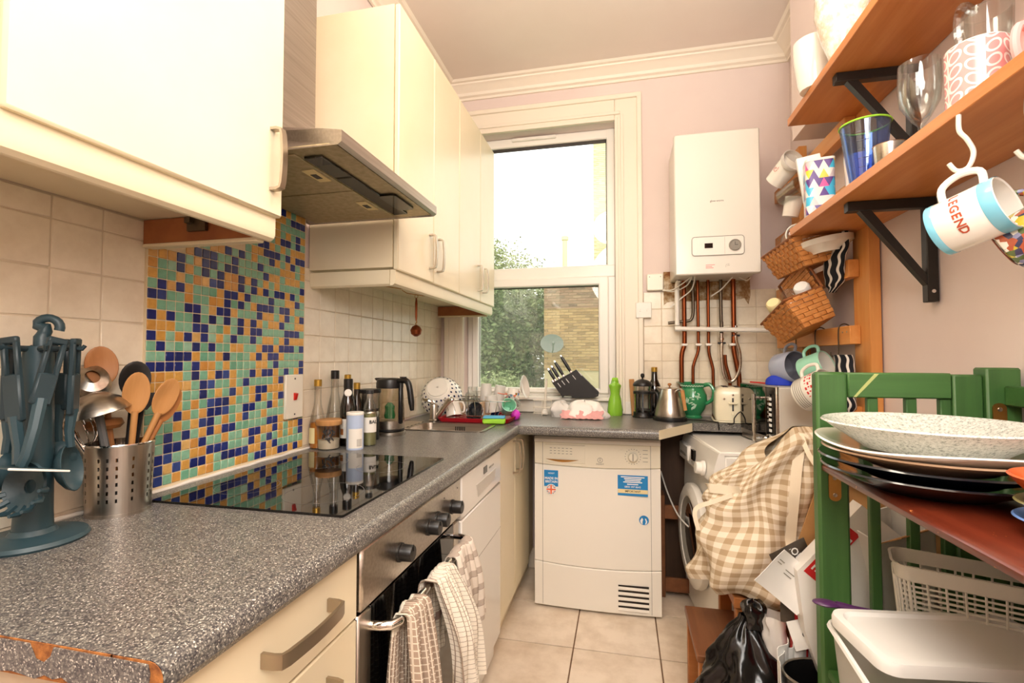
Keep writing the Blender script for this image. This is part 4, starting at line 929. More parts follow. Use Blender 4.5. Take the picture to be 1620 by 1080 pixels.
# ---------------------------------------------------------------- sink, tap, dish rack
sk = thing('sink', 'inset stainless steel sink in the worktop corner', 'sink', ((SX0+SX1)/2, (SY0+SY1)/2, WT))
hx, hy = (SX1-SX0)/2, (SY1-SY0)/2
g = G(); a = rrect(-hx-.012, hx+.012, -hy-.012, hy+.012, .03, 5); b = rrect(-hx+.006, hx-.006, -hy+.006, hy-.006, .035, 5); c_ = rrect(-hx+.02, hx-.02, -hy+.02, hy-.02, .03, 5); n = len(a)
vs = [(x, y, .0015) for x, y in a]+[(x, y, .0035) for x, y in a]+[(x, y, .003) for x, y in b]+[(x, y, -.13) for x, y in c_]
fs = [(k*n+i, k*n+(i+1) % n, (k+1)*n+(i+1) % n, (k+1)*n+i) for k in range(3) for i in range(n)]+[tuple(3*n+i for i in range(n))]; g.add(vs, fs); g.build('bowl', 'steel', sk, 50)
g = G()
for k in range(6): g.box(-.02+.009*k, -.016+.009*k, hy-.013, hy-.0075, -.033, -.012)
g.build('overflow_slots', 'dark_void', sk, kind='stuff')
g = G(); g.grid(lambda u, v: (-hx-.02-.09*u, -hy-.03+.30*v, .002+.002*math.sin(v*PI*14)), 6, 60, th=.001); g.build('drainer', 'steel', sk)
tp = thing('tap', 'chrome mixer tap with lever at the back of the sink', 'tap', (-.935, 2.325, WT+.002))
g = G(); g.lathe([(0, 0), (.026, 0), (.027, .006), (.022, .012), (.021, .075), (.018, .085), (0, .086)], 24); g.build('body', 'steel', tp)
g = G(); g.tube(spline([(.015, 0, .02), (.06, -.015, .075), (.10, -.03, .115), (.108, -.033, .108)], 5), [.013]*8+[.0135]*8, 10); g.build('spout', 'steel', tp)
g = G(); g.tube([(.101, -.031, .113), (.108, -.033, .120)], .015, 12); g.build('nozzle_ring', 'chrome', tp)
g = G(); g.tube(spline([(.0, 0, .085), (-.01, -.02, .1), (-.05, -.03, .112)], 4), [.012]*4+[.009]*3+[.006]*2, 8); g.build('lever', 'chrome', tp)
m_ = G(); m_.prism(rrect(-.18, .18, -.14, .14, .02, 4), 0, .007); m_.prism(rrect(-.184, .184, -.144, .144, .022, 4), 0, .012) if False else None
mat_ = thing('drip_tray', 'red drip tray under the dish rack', 'tray', (-.725, 2.455, WT+.003))
g = G(); a = rrect(-.19, .19, -.155, .155, .025, 5); b = rrect(-.175, .175, -.14, .14, .02, 5); n = len(a)
vs = [(x*.94, y*.94, 0) for x, y in a]+[(x, y, .020) for x, y in a]+[(x, y, .019) for x, y in b]+[(x, y, .006) for x, y in b]
g.add(vs, [(k*n+i, k*n+(i+1) % n, (k+1)*n+(i+1) % n, (k+1)*n+i) for k in range(3) for i in range(n)]+[tuple(range(n))[::-1], tuple(3*n+i for i in range(n))]); g.build('tray_body', 'red_mat', mat_, 40)
RZ = WT+.022
dr = thing('dish_rack', 'wire dish rack full of washing-up by the window', 'dish rack', (-.725, 2.47, RZ))
g = G()
def rr3(w, d, z, r=.04): return [(x, y, z) for x, y in rrect(-w, w, -d, d, r, 5)]
g.tube(rr3(.185, .13, .085, .05), .0025, 6, True); g.build('top_rail', 'chrome', dr)
g = G(); g.tube(rr3(.14, .10, .006, .04), .002, 6, True); g.build('bottom_rail', 'chrome', dr)
for k in range(9):
    x = -.16+.04*k
    g = G(); g.tube(spline([(x, -.13, .085), (x*.9, -.118, .04), (x*.84, -.10, .006), (x*.84, .10, .006), (x*.9, .118, .04), (x, .13, .085)], 3), .0014, 5); g.build('wire', 'chrome', dr)
for s in (-1, 1):
    for y in (-.06, .0, .06):
        g = G(); g.tube([(s*.185, y, .085), (s*.165, y, .035), (s*.14, y, .006)], .0014, 5); g.build('wire', 'chrome', dr)
# washing-up in the rack
# spotted bowl: dots are real discs on the outside
bo = thing('spotted_bowl', 'cream bowl with navy spots leaning upside down by the tap', 'bowl', (-.975, 2.47, 1.075), rot=(R(52), R(-18), R(18)))
prof = [(.004, 0), (.055, 0), (.058, -.006), (.062, -.006), (.085, -.025), (.105, -.06), (.115, -.095)]
g = G(); g.shell(prof+[(.112, -.095), (.10, -.06), (.08, -.03), (.05, -.012), (.004, -.012)], 40); g.build('body', 'ceramic_white', bo)
def on_prof(t):
    L = len(prof)-3; k = min(int(t*L), L-1); f_ = t*L-k; a, b = prof[2+k], prof[3+k]; return a[0]+(b[0]-a[0])*f_, a[1]+(b[1]-a[1])*f_, b[0]-a[0], b[1]-a[1]
g = G()
for row, (t_, nn, rd) in enumerate(((.42, 20, .006), (.62, 22, .0075), (.80, 24, .0085), (.95, 26, .0085))):
    r, z, dr_, dz = on_prof(t_); al = math.atan2(-dz, dr_)
    for k in range(nn):
        a = 2*PI*(k+.5*(row % 2))/nn; g.T = Matrix.Rotation(a, 4, 'Z') @ Matrix.Translation((r, 0, z)) @ Matrix.Rotation(al, 4, 'Y'); m6 = 10
        g.add([(0, 0, .0012)]+[(rd*math.cos(2*PI*q/m6), rd*.8*math.sin(2*PI*q/m6), .0009) for q in range(m6)], [(0, 1+q, 1+(q+1) % m6) for q in range(m6)])
g.build('spots', 'navy', bo, kind='stuff', ang=0)
def tumbler(r0, r1, h, t=.0025): return [(.0005, 0), (r0, 0), (r1, h), (r1-t, h), (r0-t, .004), (.0005, .004)]
def cup(name, label, cat, x, y, z, prof, mat, rot=(0, 0, 0), group=None, handle=None, n=28, hmat=None):
    if handle:
        t = thing(name, label, cat, (x, y, z), group=group, rot=rot); g = G(); g.shell(prof, n); g.build('body', mat, t); g = G(); handle(g); g.build('handle', hmat or mat, t); return t
    g = G(); g.shell(prof, n); return solo(g, name, mat, label, cat, (x, y, z), rot, group)
def loop_handle(r, z0, z1, out, th=.005, sq=1.0):
    def f(g): g.tube(spline([(r-.002, 0, z1), (r+out*.7, 0, z1+.002), (r+out, 0, (z0+z1)/2+.005), (r+out*.7, 0, z0+.006), (r-.003, 0, z0)], 5), th, 8)
    return f
inv = (R(180), 0, 0)
cup('glass_jug', 'upturned clear glass jug in the dish rack next to the spotted bowl', 'glass', -.775, 2.43, 1.048, tumbler(.026, .036, .10), 'clear_glass', (R(186), R(8), 0), handle=loop_handle(.03, .03, .08, .022, .004))
cup('drinking_glass', 'upturned clear tumbler behind the glass jug', 'glass', -.80, 2.55, 1.075, tumbler(.027, .034, .115), 'clear_glass', inv)
cup('plastic_beaker', 'white translucent beaker upturned in the dish rack', 'beaker', -.715, 2.52, 1.095, tumbler(.028, .034, .12), 'frosted', (R(176), 0, 0))
cup('plastic_bottle', 'translucent baby bottle with an orange line', 'bottle', -.635, 2.52, 1.085, tumbler(.028, .031, .13), 'frosted', (R(180), R(10), 0))
g = G(); g.tube([(.0318*math.cos(2*PI*k/20), .0318*math.sin(2*PI*k/20), 0) for k in range(20)], .002, 5, True); solo(g, 'rubber_band', 'print_orange', 'orange band around the translucent bottle', 'band', (-.628, 2.52, 1.045), (0, R(10), 0))
cup('white_jug', 'white enamel jug lying at the left of the dish rack', 'jug', -.865, 2.40, 1.012, tumbler(.032, .042, .085), 'ceramic_white', (R(165), R(-14), 0), handle=loop_handle(.036, .015, .07, .026, .005))
cup('plastic_pot', 'clear plastic pot upturned at the front of the rack', 'pot', -.662, 2.42, 1.04, tumbler(.030, .038, .085), 'frosted', (R(180), R(-6), 0))
cup('mint_cup', 'mint green cup lying at the right of the dish rack', 'cup', -.575, 2.405, .962, tumbler(.026, .037, .075), 'mint', (R(58), 0, R(25)))
cup('small_glass', 'clear glass lying at the right end of the dish rack', 'glass', -.545, 2.50, .985, tumbler(.028, .034, .075), 'clear_glass', (R(66), 0, R(-20)))
bk = thing('patterned_cup', 'white child cup with red, yellow and blue shapes', 'cup', (-.565, 2.53, 1.07), rot=(R(176), R(6), 0))
g = G(); g.shell(tumbler(.029, .036, .095), 28); g.build('body', 'ceramic_white', bk)
for k in range(14):
    mt2 = ['red_plastic', 'gold', 'sticker_blue', 'print_orange', 'flag_blue', 'lime'][k % 6]; a = R(k*47); z = .015+.011*(k % 7); r = .029+.007*z/.095+.0006
    g = G(); g.T = Matrix.Rotation(a, 4, 'Z') @ Matrix.Translation((r, 0, z)); g.prism([(-.007, -.005), (.007, -.004), (.004, .008), (-.005, .007)], 0, .0006, 'x'); g.build('printed_shape', mt2, bk)
g = G(); g.shell([(.0005, 0), (.035, 0), (.058, .016), (.06, .018), (.057, .018), (.034, .004), (.0005, .004)], 32, sy=1.05); solo(g, 'saucer', 'ceramic_white', 'cream saucer standing on edge at the right of the rack', 'saucer', (-.53, 2.585, 1.075), (R(80), R(0), R(80)))
for k in range(4):
    g = G(); g.shell([(.0005, 0), (.035, 0), (.05, .008), (.048, .009), (.034, .003), (.0005, .003)], 28); solo(g, 'plate', ['dark_glaze', 'beige_glaze', 'navy', 'beige_glaze'][k], ['dark plate standing in the rack nearest the front', 'small brown plate standing in the rack behind the dark one', 'navy plate standing in the rack behind the brown one', 'brown plate standing at the left of the rack'][k], 'plate', (-.74+.035*k if k < 3 else -.86, 2.40+.03*k, .955), (R(70), 0, R(-8)), 'plates in the dish rack')
sp = thing('sponge', 'green and blue washing-up sponge on the sink edge', 'sponge', (-.61, 2.295, WT+.004), R(8))
g = G(); g.box(-.055, .055, -.03, .03, 0, .026, .006); g.build('foam', 'lime', sp); g = G(); g.box(-.053, .053, -.03, .032, .0262, .036, .004); g.build('scourer', 'sponge_blue', sp)
g = G(); g.ball((0, 0, .028), (.026, .026, .028)); solo(g, 'pink_scrubber', 'magenta', 'bright pink round scrubber at the worktop corner', 'scrubber', (-.543, 2.47, WT))

# ---------------------------------------------------------------- window end of the worktop
wr_ = thing('wire_stand', 'small white wire stand with a brush upright on the sill side', 'stand', (-.44, 2.72, WT))
for z in (.012, .045, .085):
    g = G(); g.tube([(x, y, z) for x, y in rrect(-.05, .05, -.03, .03, .012, 4)], .0022, 6, True); g.build('hoop', 'hook_white', wr_)
for x, y in ((-.05, 0), (.05, 0), (0, -.03), (0, .03)):
    g = G(); g.tube([(x, y, 0), (x, y, .088)], .002, 6); g.build('upright', 'hook_white', wr_)
br = thing('dish_brush', 'white handled dish brush standing in the wire stand', 'brush', (-.43, 2.725, WT+.004), rot=(0, R(3), 0))
g = G(); g.tube([(0, 0, .03), (0, 0, .20)], [.006, .007], 8); g.build('handle', 'hook_white', br); g = G(); g.lathe([(0, 0), (.018, 0), (.02, .012), (.012, .03), (0, .032)], 14); g.build('head', 'label_white', br)

kb = thing('knife_block', 'black slanted knife block with five knives on the window sill', 'knife block', (-.262, 2.80, 1.010), R(4))
poly = [(-.10, .02), (-.155, .095), (-.035, .16), (.005, .185), (.155, .035), (.15, .01), (.12, -.002), (-.02, -.004), (-.03, .012), (-.07, .012), (-.085, -.004)]
poly = [(x*.85, z*.85) for x, z in poly]; g = G(); g.prism(poly, -.04, .04, 'y'); g.build('block', 'black_plastic', kb)
for x, z in ((-.10, .08), (-.077, .094), (-.053, .105), (-.016, .125), (.018, .146)): g = G(); g.T = RT((x, -.0405, z), 0, R(-38)); g.box(-.0015, .0015, -.0005, .0005, -.03, .0, .0003); g.build('slot_strip', 'print_white', kb)
g = G(); g.T = Matrix.Translation((.117, -.0405, .016)); g.lathe([(0, -.0005), (.004, -.0005), (.004, .0005), (0, .0005)], 10); g.build('rivet', 'chrome', kb)
kd = Vector((-.50, 0, .80)).normalized()
for k, (x, z, L, hl) in enumerate(((-.135, .107, .018, .075), (-.11, .122, .02, .078), (-.078, .137, .022, .098), (-.028, .163, .022, .02 if False else .11), (-.15, .097, .014, .03))):
    kn = thing('knife', ['first short black handled knife at the left of the block', 'second short black handled knife in the block', 'black handled knife in the middle of the block', 'longest black handled knife at the top of the block', 'small steel ended tool in the lowest slot of the block'][k], 'knife', (-.262+x*.85, 2.795, 1.010+z*.85), group=None)
    g = G(); p0 = kd*-.03; p1 = kd*.012; g.tube([tuple(p0), tuple(p1)], [.0075, .0075], 8); g.build('bolster', 'chrome', kn)
    if k < 4: g = G(); g.tube([tuple(kd*.010), tuple(kd*hl*.4), tuple(kd*hl*.8), tuple(kd*hl)], [.008, .0105, .0095, .007], 8); g.build('handle', 'black_plastic', kn); g = G(); g.tube([tuple(kd*(hl-.002)), tuple(kd*(hl+.008))], [.0075, .005], 8); g.build('end_cap', 'chrome', kn)
g = G()
for x in (-.13, -.1, -.065, -.015, .01):
    pass
bag = thing('bread_bag', 'white plastic bag with folded paper on the worktop below the knife block', 'bag', (-.20, 2.66, WT))
rb = random.Random(11)
def crumple(w, d, h, seed, top=.5):
    rs = random.Random(seed); ph = [rs.uniform(0, 6) for _ in range(8)]
    def f(u, v):
        th_ = 2*PI*u; s = math.sin(PI*min(v*.5+.0, .5)) if v > 0 else 0
        k = 1+.10*math.sin(3*th_+ph[0])+.06*math.sin(7*th_+ph[1]+v*5)+.04*math.sin(11*th_+ph[2]-v*9)
        rad = (1-.0*v) if v < .55 else math.cos((v-.55)/.45*PI/2)**.6
        rad = max(rad, .02)*(.93+.12*math.sin(v*6+ph[3]))
        return (w*k*rad*math.copysign(abs(math.cos(th_))**.7, math.cos(th_)), d*k*rad*math.copysign(abs(math.sin(th_))**.7, math.sin(th_)), h*(v if v < .6 else .6+.4*math.sin((v-.6)/.4*PI/2))*(1+.10*math.sin(2*th_+ph[4])+.05*math.sin(5*th_+ph[5])))
    return f
g = G(); f = crumple(.11, .08, .085, 4); g.grid(f, 48, 14); g.build('plastic_bag', 'bag_white', bag, 60)
g = G(); g.T = RT((.015, 0, .0)); g.prism(rrect(-.10, .10, -.075, .06, .01, 3), .07, .078); g.build('lid_edge', 'label_white', bag) if False else None
g = G(); f2 = crumple(.055, .05, .08, 9); g.T = Matrix.Translation((-.13, .02, 0)); g.grid(f2, 30, 10); g.build('loose_corner', 'carrier', bag, 60)
g = G(); g.grid(lambda u, v: (-.12+.22*u+.006*math.sin(9*v), -.115-.012*math.sin(u*17)*.5+.05*v, .0035+.004*math.sin(u*23+v*4)**2+.036*v**1.5), 40, 6, th=.002); solo(g, 'pink_cloth', 'pink_cloth', 'pink cloth under the front of the white plastic bag', 'cloth', (-.20, 2.665, WT+.002))

gb = thing('green_bottle', 'green plastic washing-up liquid bottle by the window casing', 'bottle', (-.04, 2.795, WT), R(20))
prof = [(0, 0), (.038, 0), (.042, .008), (.043, .03), (.036, .08), (.026, .12), (.028, .145), (.034, .165), (.033, .172), (.022, .18), (.02, .195), (.016, .2), (0, .2)]
g = G(); g.lathe(prof, 28, sy=.7)
for i, p in enumerate(g.v): x, y, z = p; s = 1+.06*math.sin(9*math.atan2(y, x)+z*70); g.v[i] = (x*s, y*s, z)
g.build('body', 'soap_green', gb); g = G(); g.lathe([(.018, .196), (.018, .206), (.012, .212), (0, .212)], 14); g.build('cap', 'lime', gb)
cf = thing('cafetiere', 'glass cafetiere with black frame and domed lid', 'cafetiere', (.108, 2.745, WT), R(-35))
g = G(); g.lathe([(0, 0), (.053, 0), (.055, .005), (.05, .012), (.05, .03), (.047, .03), (.045, .012), (0, .012)], 28); g.build('base', 'black_plastic', cf)
g = G(); g.shell([(.0005, .014), (.046, .014), (.047, .02), (.047, .165), (.05, .172)], 28); g.build('beaker', 'clear_glass', cf)
g = G(); g.lathe([(.048, .128), (.0505, .128), (.0505, .142), (.048, .142)], 28); g.build('clamp_ring', 'black_plastic', cf)
for k in range(3):
    a = 2*PI*k/3+.4; g = G(); g.T = Matrix.Rotation(a, 4, 'Z'); g.box(.0475, .051, -.007, .007, .02, .135, .001); g.build('frame_strip', 'black_plastic', cf)
g = G(); g.lathe([(0, .03), (.005, .03), (.005, .14), (0, .14)], 10); g.lathe([(0, .04), (.044, .04), (.044, .046), (0, .046)], 24); g.build('plunger', 'black_plastic', cf)
g = G(); g.lathe([(.051, .17), (.052, .178), (.046, .19), (.025, .203), (.006, .208), (0, .208)], 28); g.lathe([(.004, .205), (.004, .214), (.011, .222), (.011, .232), (.006, .238), (0, .239)], 14); g.build('lid', 'black_plastic', cf)
g = G(); g.tube(spline([(.05, 0, .136), (.085, 0, .137), (.093, 0, .10), (.085, 0, .05), (.05, 0, .022)], 5), .007, 8); g.build('handle', 'black_plastic', cf)
g = G(); g.box(-.004, .004, -.014, .014, 0, .205, .003); solo(g, 'chopping_board', 'spoon_wood', 'narrow wooden board standing behind the cafetiere', 'board', (.065, 2.80, WT), (R(-4), 0, R(80)))
bottle('dark olive oil bottle with a gold cap behind the cafetiere', .175, 2.815, [(.034, 0), (.036, .006), (.036, .15), (.03, .175), (.0165, .205), (.0145, .25)], 'brown_glass', .17, 'black_liquid', capp(.0165, .246, .272), 'gold')
g = G(); g.lathe([(0, 0), (.03, 0), (.03, .10), (.026, .112), (0, .112)], 20); solo(g, 'honey_jar', 'amber', 'amber jar behind the steel kettle', 'jar', (.268, 2.80, WT))

k2 = thing('steel_kettle', 'conical brushed steel kettle with a wooden handle', 'kettle', (.240, 2.645, WT), R(-50))
g = G(); g.lathe([(0, 0), (.084, 0), (.086, .006), (.084, .018), (.076, .022), (0, .022)], 36); g.build('power_base', 'black_plastic', k2)
g = G(); g.lathe([(0, .022), (.077, .022), (.078, .03), (.07, .06), (.056, .115), (.046, .155), (.044, .158), (0, .16)], 40); g.build('body', 'steel_v', k2)
g = G(); g.lathe([(.045, .156), (.043, .164), (.02, .17), (.008, .172), (0, .172)], 28); g.build('lid', 'steel', k2)
g = G(); g.lathe([(.004, .17), (.004, .178), (.010, .182), (.010, .188), (.005, .192), (0, .192)], 14); g.build('lid_knob', 'spoon_dark', k2)
g = G(); g.prism([(-.042, .13), (-.088, .165), (-.078, .17), (-.04, .158)], -.014, .014, 'y'); g.build('spout', 'steel', k2)
g = G(); g.tube(spline([(.042, 0, .152), (.075, 0, .165), (.088, 0, .158)], 4), .006, 8); g.build('handle_bracket', 'steel', k2)
g = G(); g.tube(spline([(.086, 0, .160), (.092, 0, .12), (.105, 0, .06)], 4), [.010]*5+[.009]*4, 8); g.build('handle', 'spoon_wood', k2, label='pale wooden grip')

jg = thing('green_jug', 'green pottery jug with pale leaf relief', 'jug', (.372, 2.785, WT), R(-30))
jp = [(.0005, 0), (.045, 0), (.048, .006), (.04, .016), (.062, .05), (.074, .09), (.072, .125), (.058, .155), (.056, .165), (.066, .185), (.062, .185), (.052, .165), (.054, .155), (.068, .12), (.07, .09), (.058, .05), (.0005, .03)]
g = G(); g.shell(jp, 36)
for i, p in enumerate(g.v):
    x, y, z = p
    if z > .16 and x < -.03: g.v[i] = (x-(z-.16)*.9*(-x-.03)/.03, y*.92, z+.006)
g.build('body', 'jug_green', jg)
g = G(); g.tube(spline([(.055, 0, .175), (.09, 0, .182), (.112, 0, .15), (.105, 0, .105), (.07, 0, .08)], 5), [.011]*6+[.009]*15, 8); g.build('handle', 'jug_green', jg)
def jug_r(z):
    for (r0, z0), (r1, z1) in zip(jp[1:9], jp[2:10]):
        if z0 <= z <= z1: return r0+(r1-r0)*(z-z0)/max(z1-z0, 1e-6)
    return .07
g = G(); rj = random.Random(2)
for k in range(26):
    t_ = k/25; a = R(-72+34*math.sin(t_*9)*(.3+t_*.7)); z = .055+.085*t_*(1 if k % 2 else .8); g.T = Matrix.Rotation(a, 4, 'Z') @ Matrix.Translation((jug_r(z)+.0012, 0, z)) @ Matrix.Rotation(rj.uniform(0, PI), 4, 'X'); g.ball((0, 0, 0), (.002, .004, .0085), 6, 5)
for k in range(30):
    a = R(-150+k*6); g.T = Matrix.Rotation(a, 4, 'Z') @ Matrix.Translation((.0625, 0, .172+.003*(k % 2))); g.ball((0, 0, 0), (.002, .0035, .004), 6, 4)
g.build('leaf_relief', 'jug_relief', jg, kind='stuff')

to = thing('toaster', 'cream rounded two-slice toaster beside the microwave', 'toaster', (.545, 2.70, WT), R(-6))
poly = [(-.078, .012)]+[(-.082+.0*i, .03+.02*i) for i in range(4)]+[(-.08, .12)]+[(-.08+.045*(1-math.cos(a)), .13+.045*math.sin(a)) for a in [PI/2*i/6 for i in range(1, 7)]]
poly = poly+[(-x, z) for x, z in poly[::-1]]
g = G(); vs = []; sl = [(-.115, .86), (-.11, .95), (-.10, 1), (.10, 1), (.11, .95), (.115, .86)]
for y, s in sl: vs += [(x*s, y, .012+(z-.012)*s) for x, z in poly]
n = len(poly); g.add(vs, [(k*n+i, k*n+(i+1) % n, (k+1)*n+(i+1) % n, (k+1)*n+i) for k in range(len(sl)-1) for i in range(n)]+[tuple(range(n))[::-1], tuple((len(sl)-1)*n+i for i in range(n))]); g.build('shell', 'toaster_cream', to, 50)
for x in (-.028, .028): g = G(); g.box(x-.012, x+.012, -.07, .07, .172, .1765); g.build('slot', 'dark_void', to)
g = G(); g.box(-.004, .004, -.1165, -.113, .06, .125); g.build('lever_slot', 'dark_grey', to)
g = G(); g.box(-.02, .02, -.130, -.114, .094, .104, .004); g.build('lever', 'toaster_cream', to)
for k, (x, z) in enumerate(((0, .045), (-.04, .12), (.04, .12), (0, .14))):
    g = G(); g.T = Matrix.Translation((x, -.1135, z)) @ Matrix.Rotation(PI/2, 4, 'X'); g.lathe([(0, 0), (.008 if k == 0 else .006, 0), (.007 if k == 0 else .005, .005), (0, .0055)], 14); g.build('knob', 'toaster_cream' if k == 0 else 'chrome', to)
g = G(); g.tube([(x, y, .006) for x, y in rrect(-.085, .085, -.118, .11, .03, 5)], .005, 8, True); g.build('base_rail', 'toaster_cream', to)
g = G(); g.tube(spline([(.07, -.125, .06), (.03, -.14, .06), (.005, -.135, .03), (.0, -.14, .004), (-.03, -.16, .003)], 6), .003, 6); solo(g, 'power_cord', 'black_plastic', 'black power cord looping in front of the cream toaster', 'cord', (.53, 2.70, WT))
g = G(); g.tube(spline([(.30, 2.66, WT+.004), (.40, 2.64, WT+.004), (.455, 2.59, WT+.004), (.46, 2.562, WT+.004), (.462, 2.556, WT-.03)], 6), .003, 6); solo(g, 'kettle_cord', 'black_plastic', 'black cord running from the steel kettle over the worktop edge', 'cord')

# ---------------------------------------------------------------- boiler, pipes and sockets
by = 2.53
bl = thing('boiler', 'white wall-hung gas boiler right of the window', 'boiler', (.4615, by, 1.645))
g = G(); g.box(-.194, .196, .035, .328, .012, .705, .004); g.build('back_casing', 'boiler_white', bl)
g = G(); g.box(-.199, .199, 0, .035, 0, .712, .006); fr = g.build('front_cover', 'boiler_white', bl)
g = G(); g.prism(rrect(-.119, .121, .093, .186, .014, 5), -.0035, .004, 'y'); pnl = g.build('control_panel', 'white_plastic', bl)
g = G(); a = rrect(-.119, .121, .093, .186, .014, 5); g.tube([(x, -.0035, z) for x, z in a], .0016, 6, True); g.build('panel_border', 'print_grey', pnl)
g = G(); g.box(.033, .0338, -.0042, -.003, .098, .181); g.build('panel_joint', 'print_grey', pnl)
g = G(); g.box(-.06, -.022, -.005, -.003, .129, .153); g.build('display', 'black_gloss', pnl)
g = G(); g.T = Matrix.Translation((.079, -.0035, .139)) @ Matrix.Rotation(PI/2, 4, 'X'); g.lathe([(.022, 0), (.028, 0), (.028, .006), (.024, .008), (.022, .006)], 32); g.build('dial_ring', 'print_grey', pnl)
g = G(); g.T = Matrix.Translation((.079, -.0035, .139)) @ Matrix.Rotation(PI/2, 4, 'X'); g.lathe([(0, 0), (.022, 0), (.022, .005), (0, .0055)], 28); dl = g.build('dial_face', 'white_plastic', pnl)
g = G(); g.box(.078, .080, -.0105, -.009, .139, .155); g.box(.079, .092, -.0105, -.009, .138, .140); g.build('clock_hands', 'ink', pnl)
text('maker_name', 'glow-worm', .0135, 'print_grey', bl, (.0, -.0006, .363), (PI/2, 0, 0), bold=.0003)
for z, w_ in ((.046, .026), (.038, .018), (.031, .022)): g = G(); g.box(-.055, -.055+w_*1.6, -.0006, .0, z-.0014, z+.0014); g.build('small_print', 'print_pink', bl)
g = G(); g.tube([(x, -.0008, z) for x, z in ((.036, .032), (.04, .046), (.052, .05), (.045, .038), (.055, .042))], .0007, 4); g.build('leaf_mark', 'print_grey', bl)
g = G(); g.lathe([(0, .70), (.03, .70), (.03, .725), (.012, .73), (.012, .752), (0, .752)], 18, (-.008, .18, 0)); g.build('flue_bracket', 'steel', bl)
for nm, px_, pz in (('fused_switch', (.14, .229), (1.612, 1.707)),):
    fs_ = thing('fused_switch', 'cream square fused switch at the left of the boiler', 'switch', (.1845, YB-.004, 1.66)); g = G(); g.box(-.045, .045, -.03, 0, -.047, .047, .004); g.build('plate', 'switch_plate', fs_)
    for x, z in ((-.03, .03), (.03, .03)): g = G(); g.T = Matrix.Translation((x, -.03, z)) @ Matrix.Rotation(PI/2, 4, 'X'); g.lathe([(0, 0), (.003, 0), (.003, .001), (0, .001)], 8); g.build('screw', 'print_grey', fs_)
so = thing('light_switch', 'white square switch plate on the edge of the window casing', 'switch', (.121, YB-.024, 1.503)); g = G(); g.box(-.043, .043, -.012, 0, -.044, .044, .003); g.build('plate', 'white_plastic', so)
for x in (-.02, .02): g = G(); g.box(x-.004, x+.004, -.0155, -.012, -.007, .007, .001); g.build('rocker', 'white_plastic', so)
# bare patch in the tiling behind the pipes
g = G(); poly = [(.232, 1.72), (.232, 1.53), (.25, 1.545), (.30, 1.555), (.38, 1.548), (.50, 1.556), (.60, 1.548), (.655, 1.56), (.675, 1.525), (.686, 1.575), (.682, 1.72)]
g.prism(poly, YB-.0055, YB-.003, 'y'); g.build('bare_plaster_patch', 'plaster_patch', wb)
PY = 2.80
def pipe(label, pts, r, mat, clips=(), name='pipe', extra=None, group=None):
    t = thing(name, label, 'pipe', tuple(pts[-1])); o = Vector(pts[-1]); g = G(); g.tube([tuple(Vector(p)-o) for p in spline(pts, 5)], r, 10); g.build('tube', mat, t)
    for z, x in clips: g = G(); g.box(x-.016-o.x, x+.016-o.x, -.014, .03, z-.007-o.z, z+.007-o.z, .003); g.build('clip', 'white_plastic', t)
    if extra: extra(t, o)
    return t
pipe('thick copper pipe, leftmost below the boiler', [(.335, PY, 1.66), (.335, PY, 1.45), (.335, PY, 1.33), (.333, PY, 1.30), (.320, PY, 1.25), (.318, PY, 1.15), (.318, PY, WT+.002)], .0125, 'copper', ((1.305, .335),))
pipe('thin copper pipe turning left behind the white waste pipe', [(.38, PY, 1.66), (.382, PY, 1.50), (.376, PY, 1.455), (.36, PY, 1.437), (.31, PY, 1.432), (.25, PY, 1.425)], .0085, 'dull_pipe')
pipe('copper pipe, second straight one from the left', [(.406, PY, 1.66), (.407, PY, 1.33), (.407, PY, 1.29), (.402, PY, 1.26), (.382, PY, 1.20), (.377, PY, 1.15), (.377, PY, WT+.002)], .0085, 'copper', ((1.305, .407),))
pipe('copper pipe in the middle bending right', [(.46, PY, 1.66), (.459, PY, 1.33), (.459, PY, 1.29), (.462, PY, 1.25), (.478, PY, 1.18), (.48, PY, 1.12), (.48, PY, WT+.002)], .0085, 'copper', ((1.305, .459),))
def valve(x, z):
    def f(t, o):
        g = G(); g.T = Matrix.Translation((x-o.x, 0, z-o.z)); g.lathe([(.009, -.03), (.013, -.028), (.013, -.016), (.010, -.014), (.010, -.004), (.0145, -.002), (.0145, .012), (.010, .014), (.010, .026), (.012, .028), (.012, .036), (.009, .038)], 12); g.build('valve', 'chrome', t)
        g = G(); g.T = Matrix.Translation((x-o.x, 0, z-o.z)); g.box(-.02, .02, -.012, -.002, -.022, -.012, .002); g.build('valve_lever', 'black_plastic', t)
    return f
pipe('dull pipe with a valve and braided hose end', [(.524, PY, 1.66), (.524, PY, 1.45), (.526, PY, 1.42), (.524, PY, 1.33)], .009, 'dull_pipe', (), extra=valve(.524, 1.33))
pipe('dark pipe, rightmost below the boiler', [(.587, PY, 1.66), (.587, PY, 1.36), (.585, PY, 1.30), (.588, PY, 1.26), (.602, PY, 1.18), (.61, PY, 1.12), (.612, PY, WT+.002)], .0125, 'copper', ((1.305, .578),), extra=valve(.595, 1.37))
pipe('copper pipe curving behind the braided hose', [(.545, PY+.02, 1.25), (.548, PY+.02, 1.2), (.562, PY+.02, 1.14), (.568, PY+.02, 1.10), (.568, PY+.02, WT+.002)], .009, 'copper')
g = G(); pts = spline([(.524, PY-.01, 1.31), (.522, PY-.015, 1.24), (.53, PY-.02, 1.15), (.552, PY-.02, 1.11), (.582, PY-.02, 1.118), (.61, PY-.02, 1.18), (.612, PY-.015, 1.26), (.598, PY-.01, 1.32), (.596, PY-.005, 1.35)], 8)
g.tube(pts, [.0075+.0007*(i % 2) for i in range(len(pts))], 8); solo(g, 'braided_hose', 'steel', 'braided steel filling hose looping between two valves', 'hose')
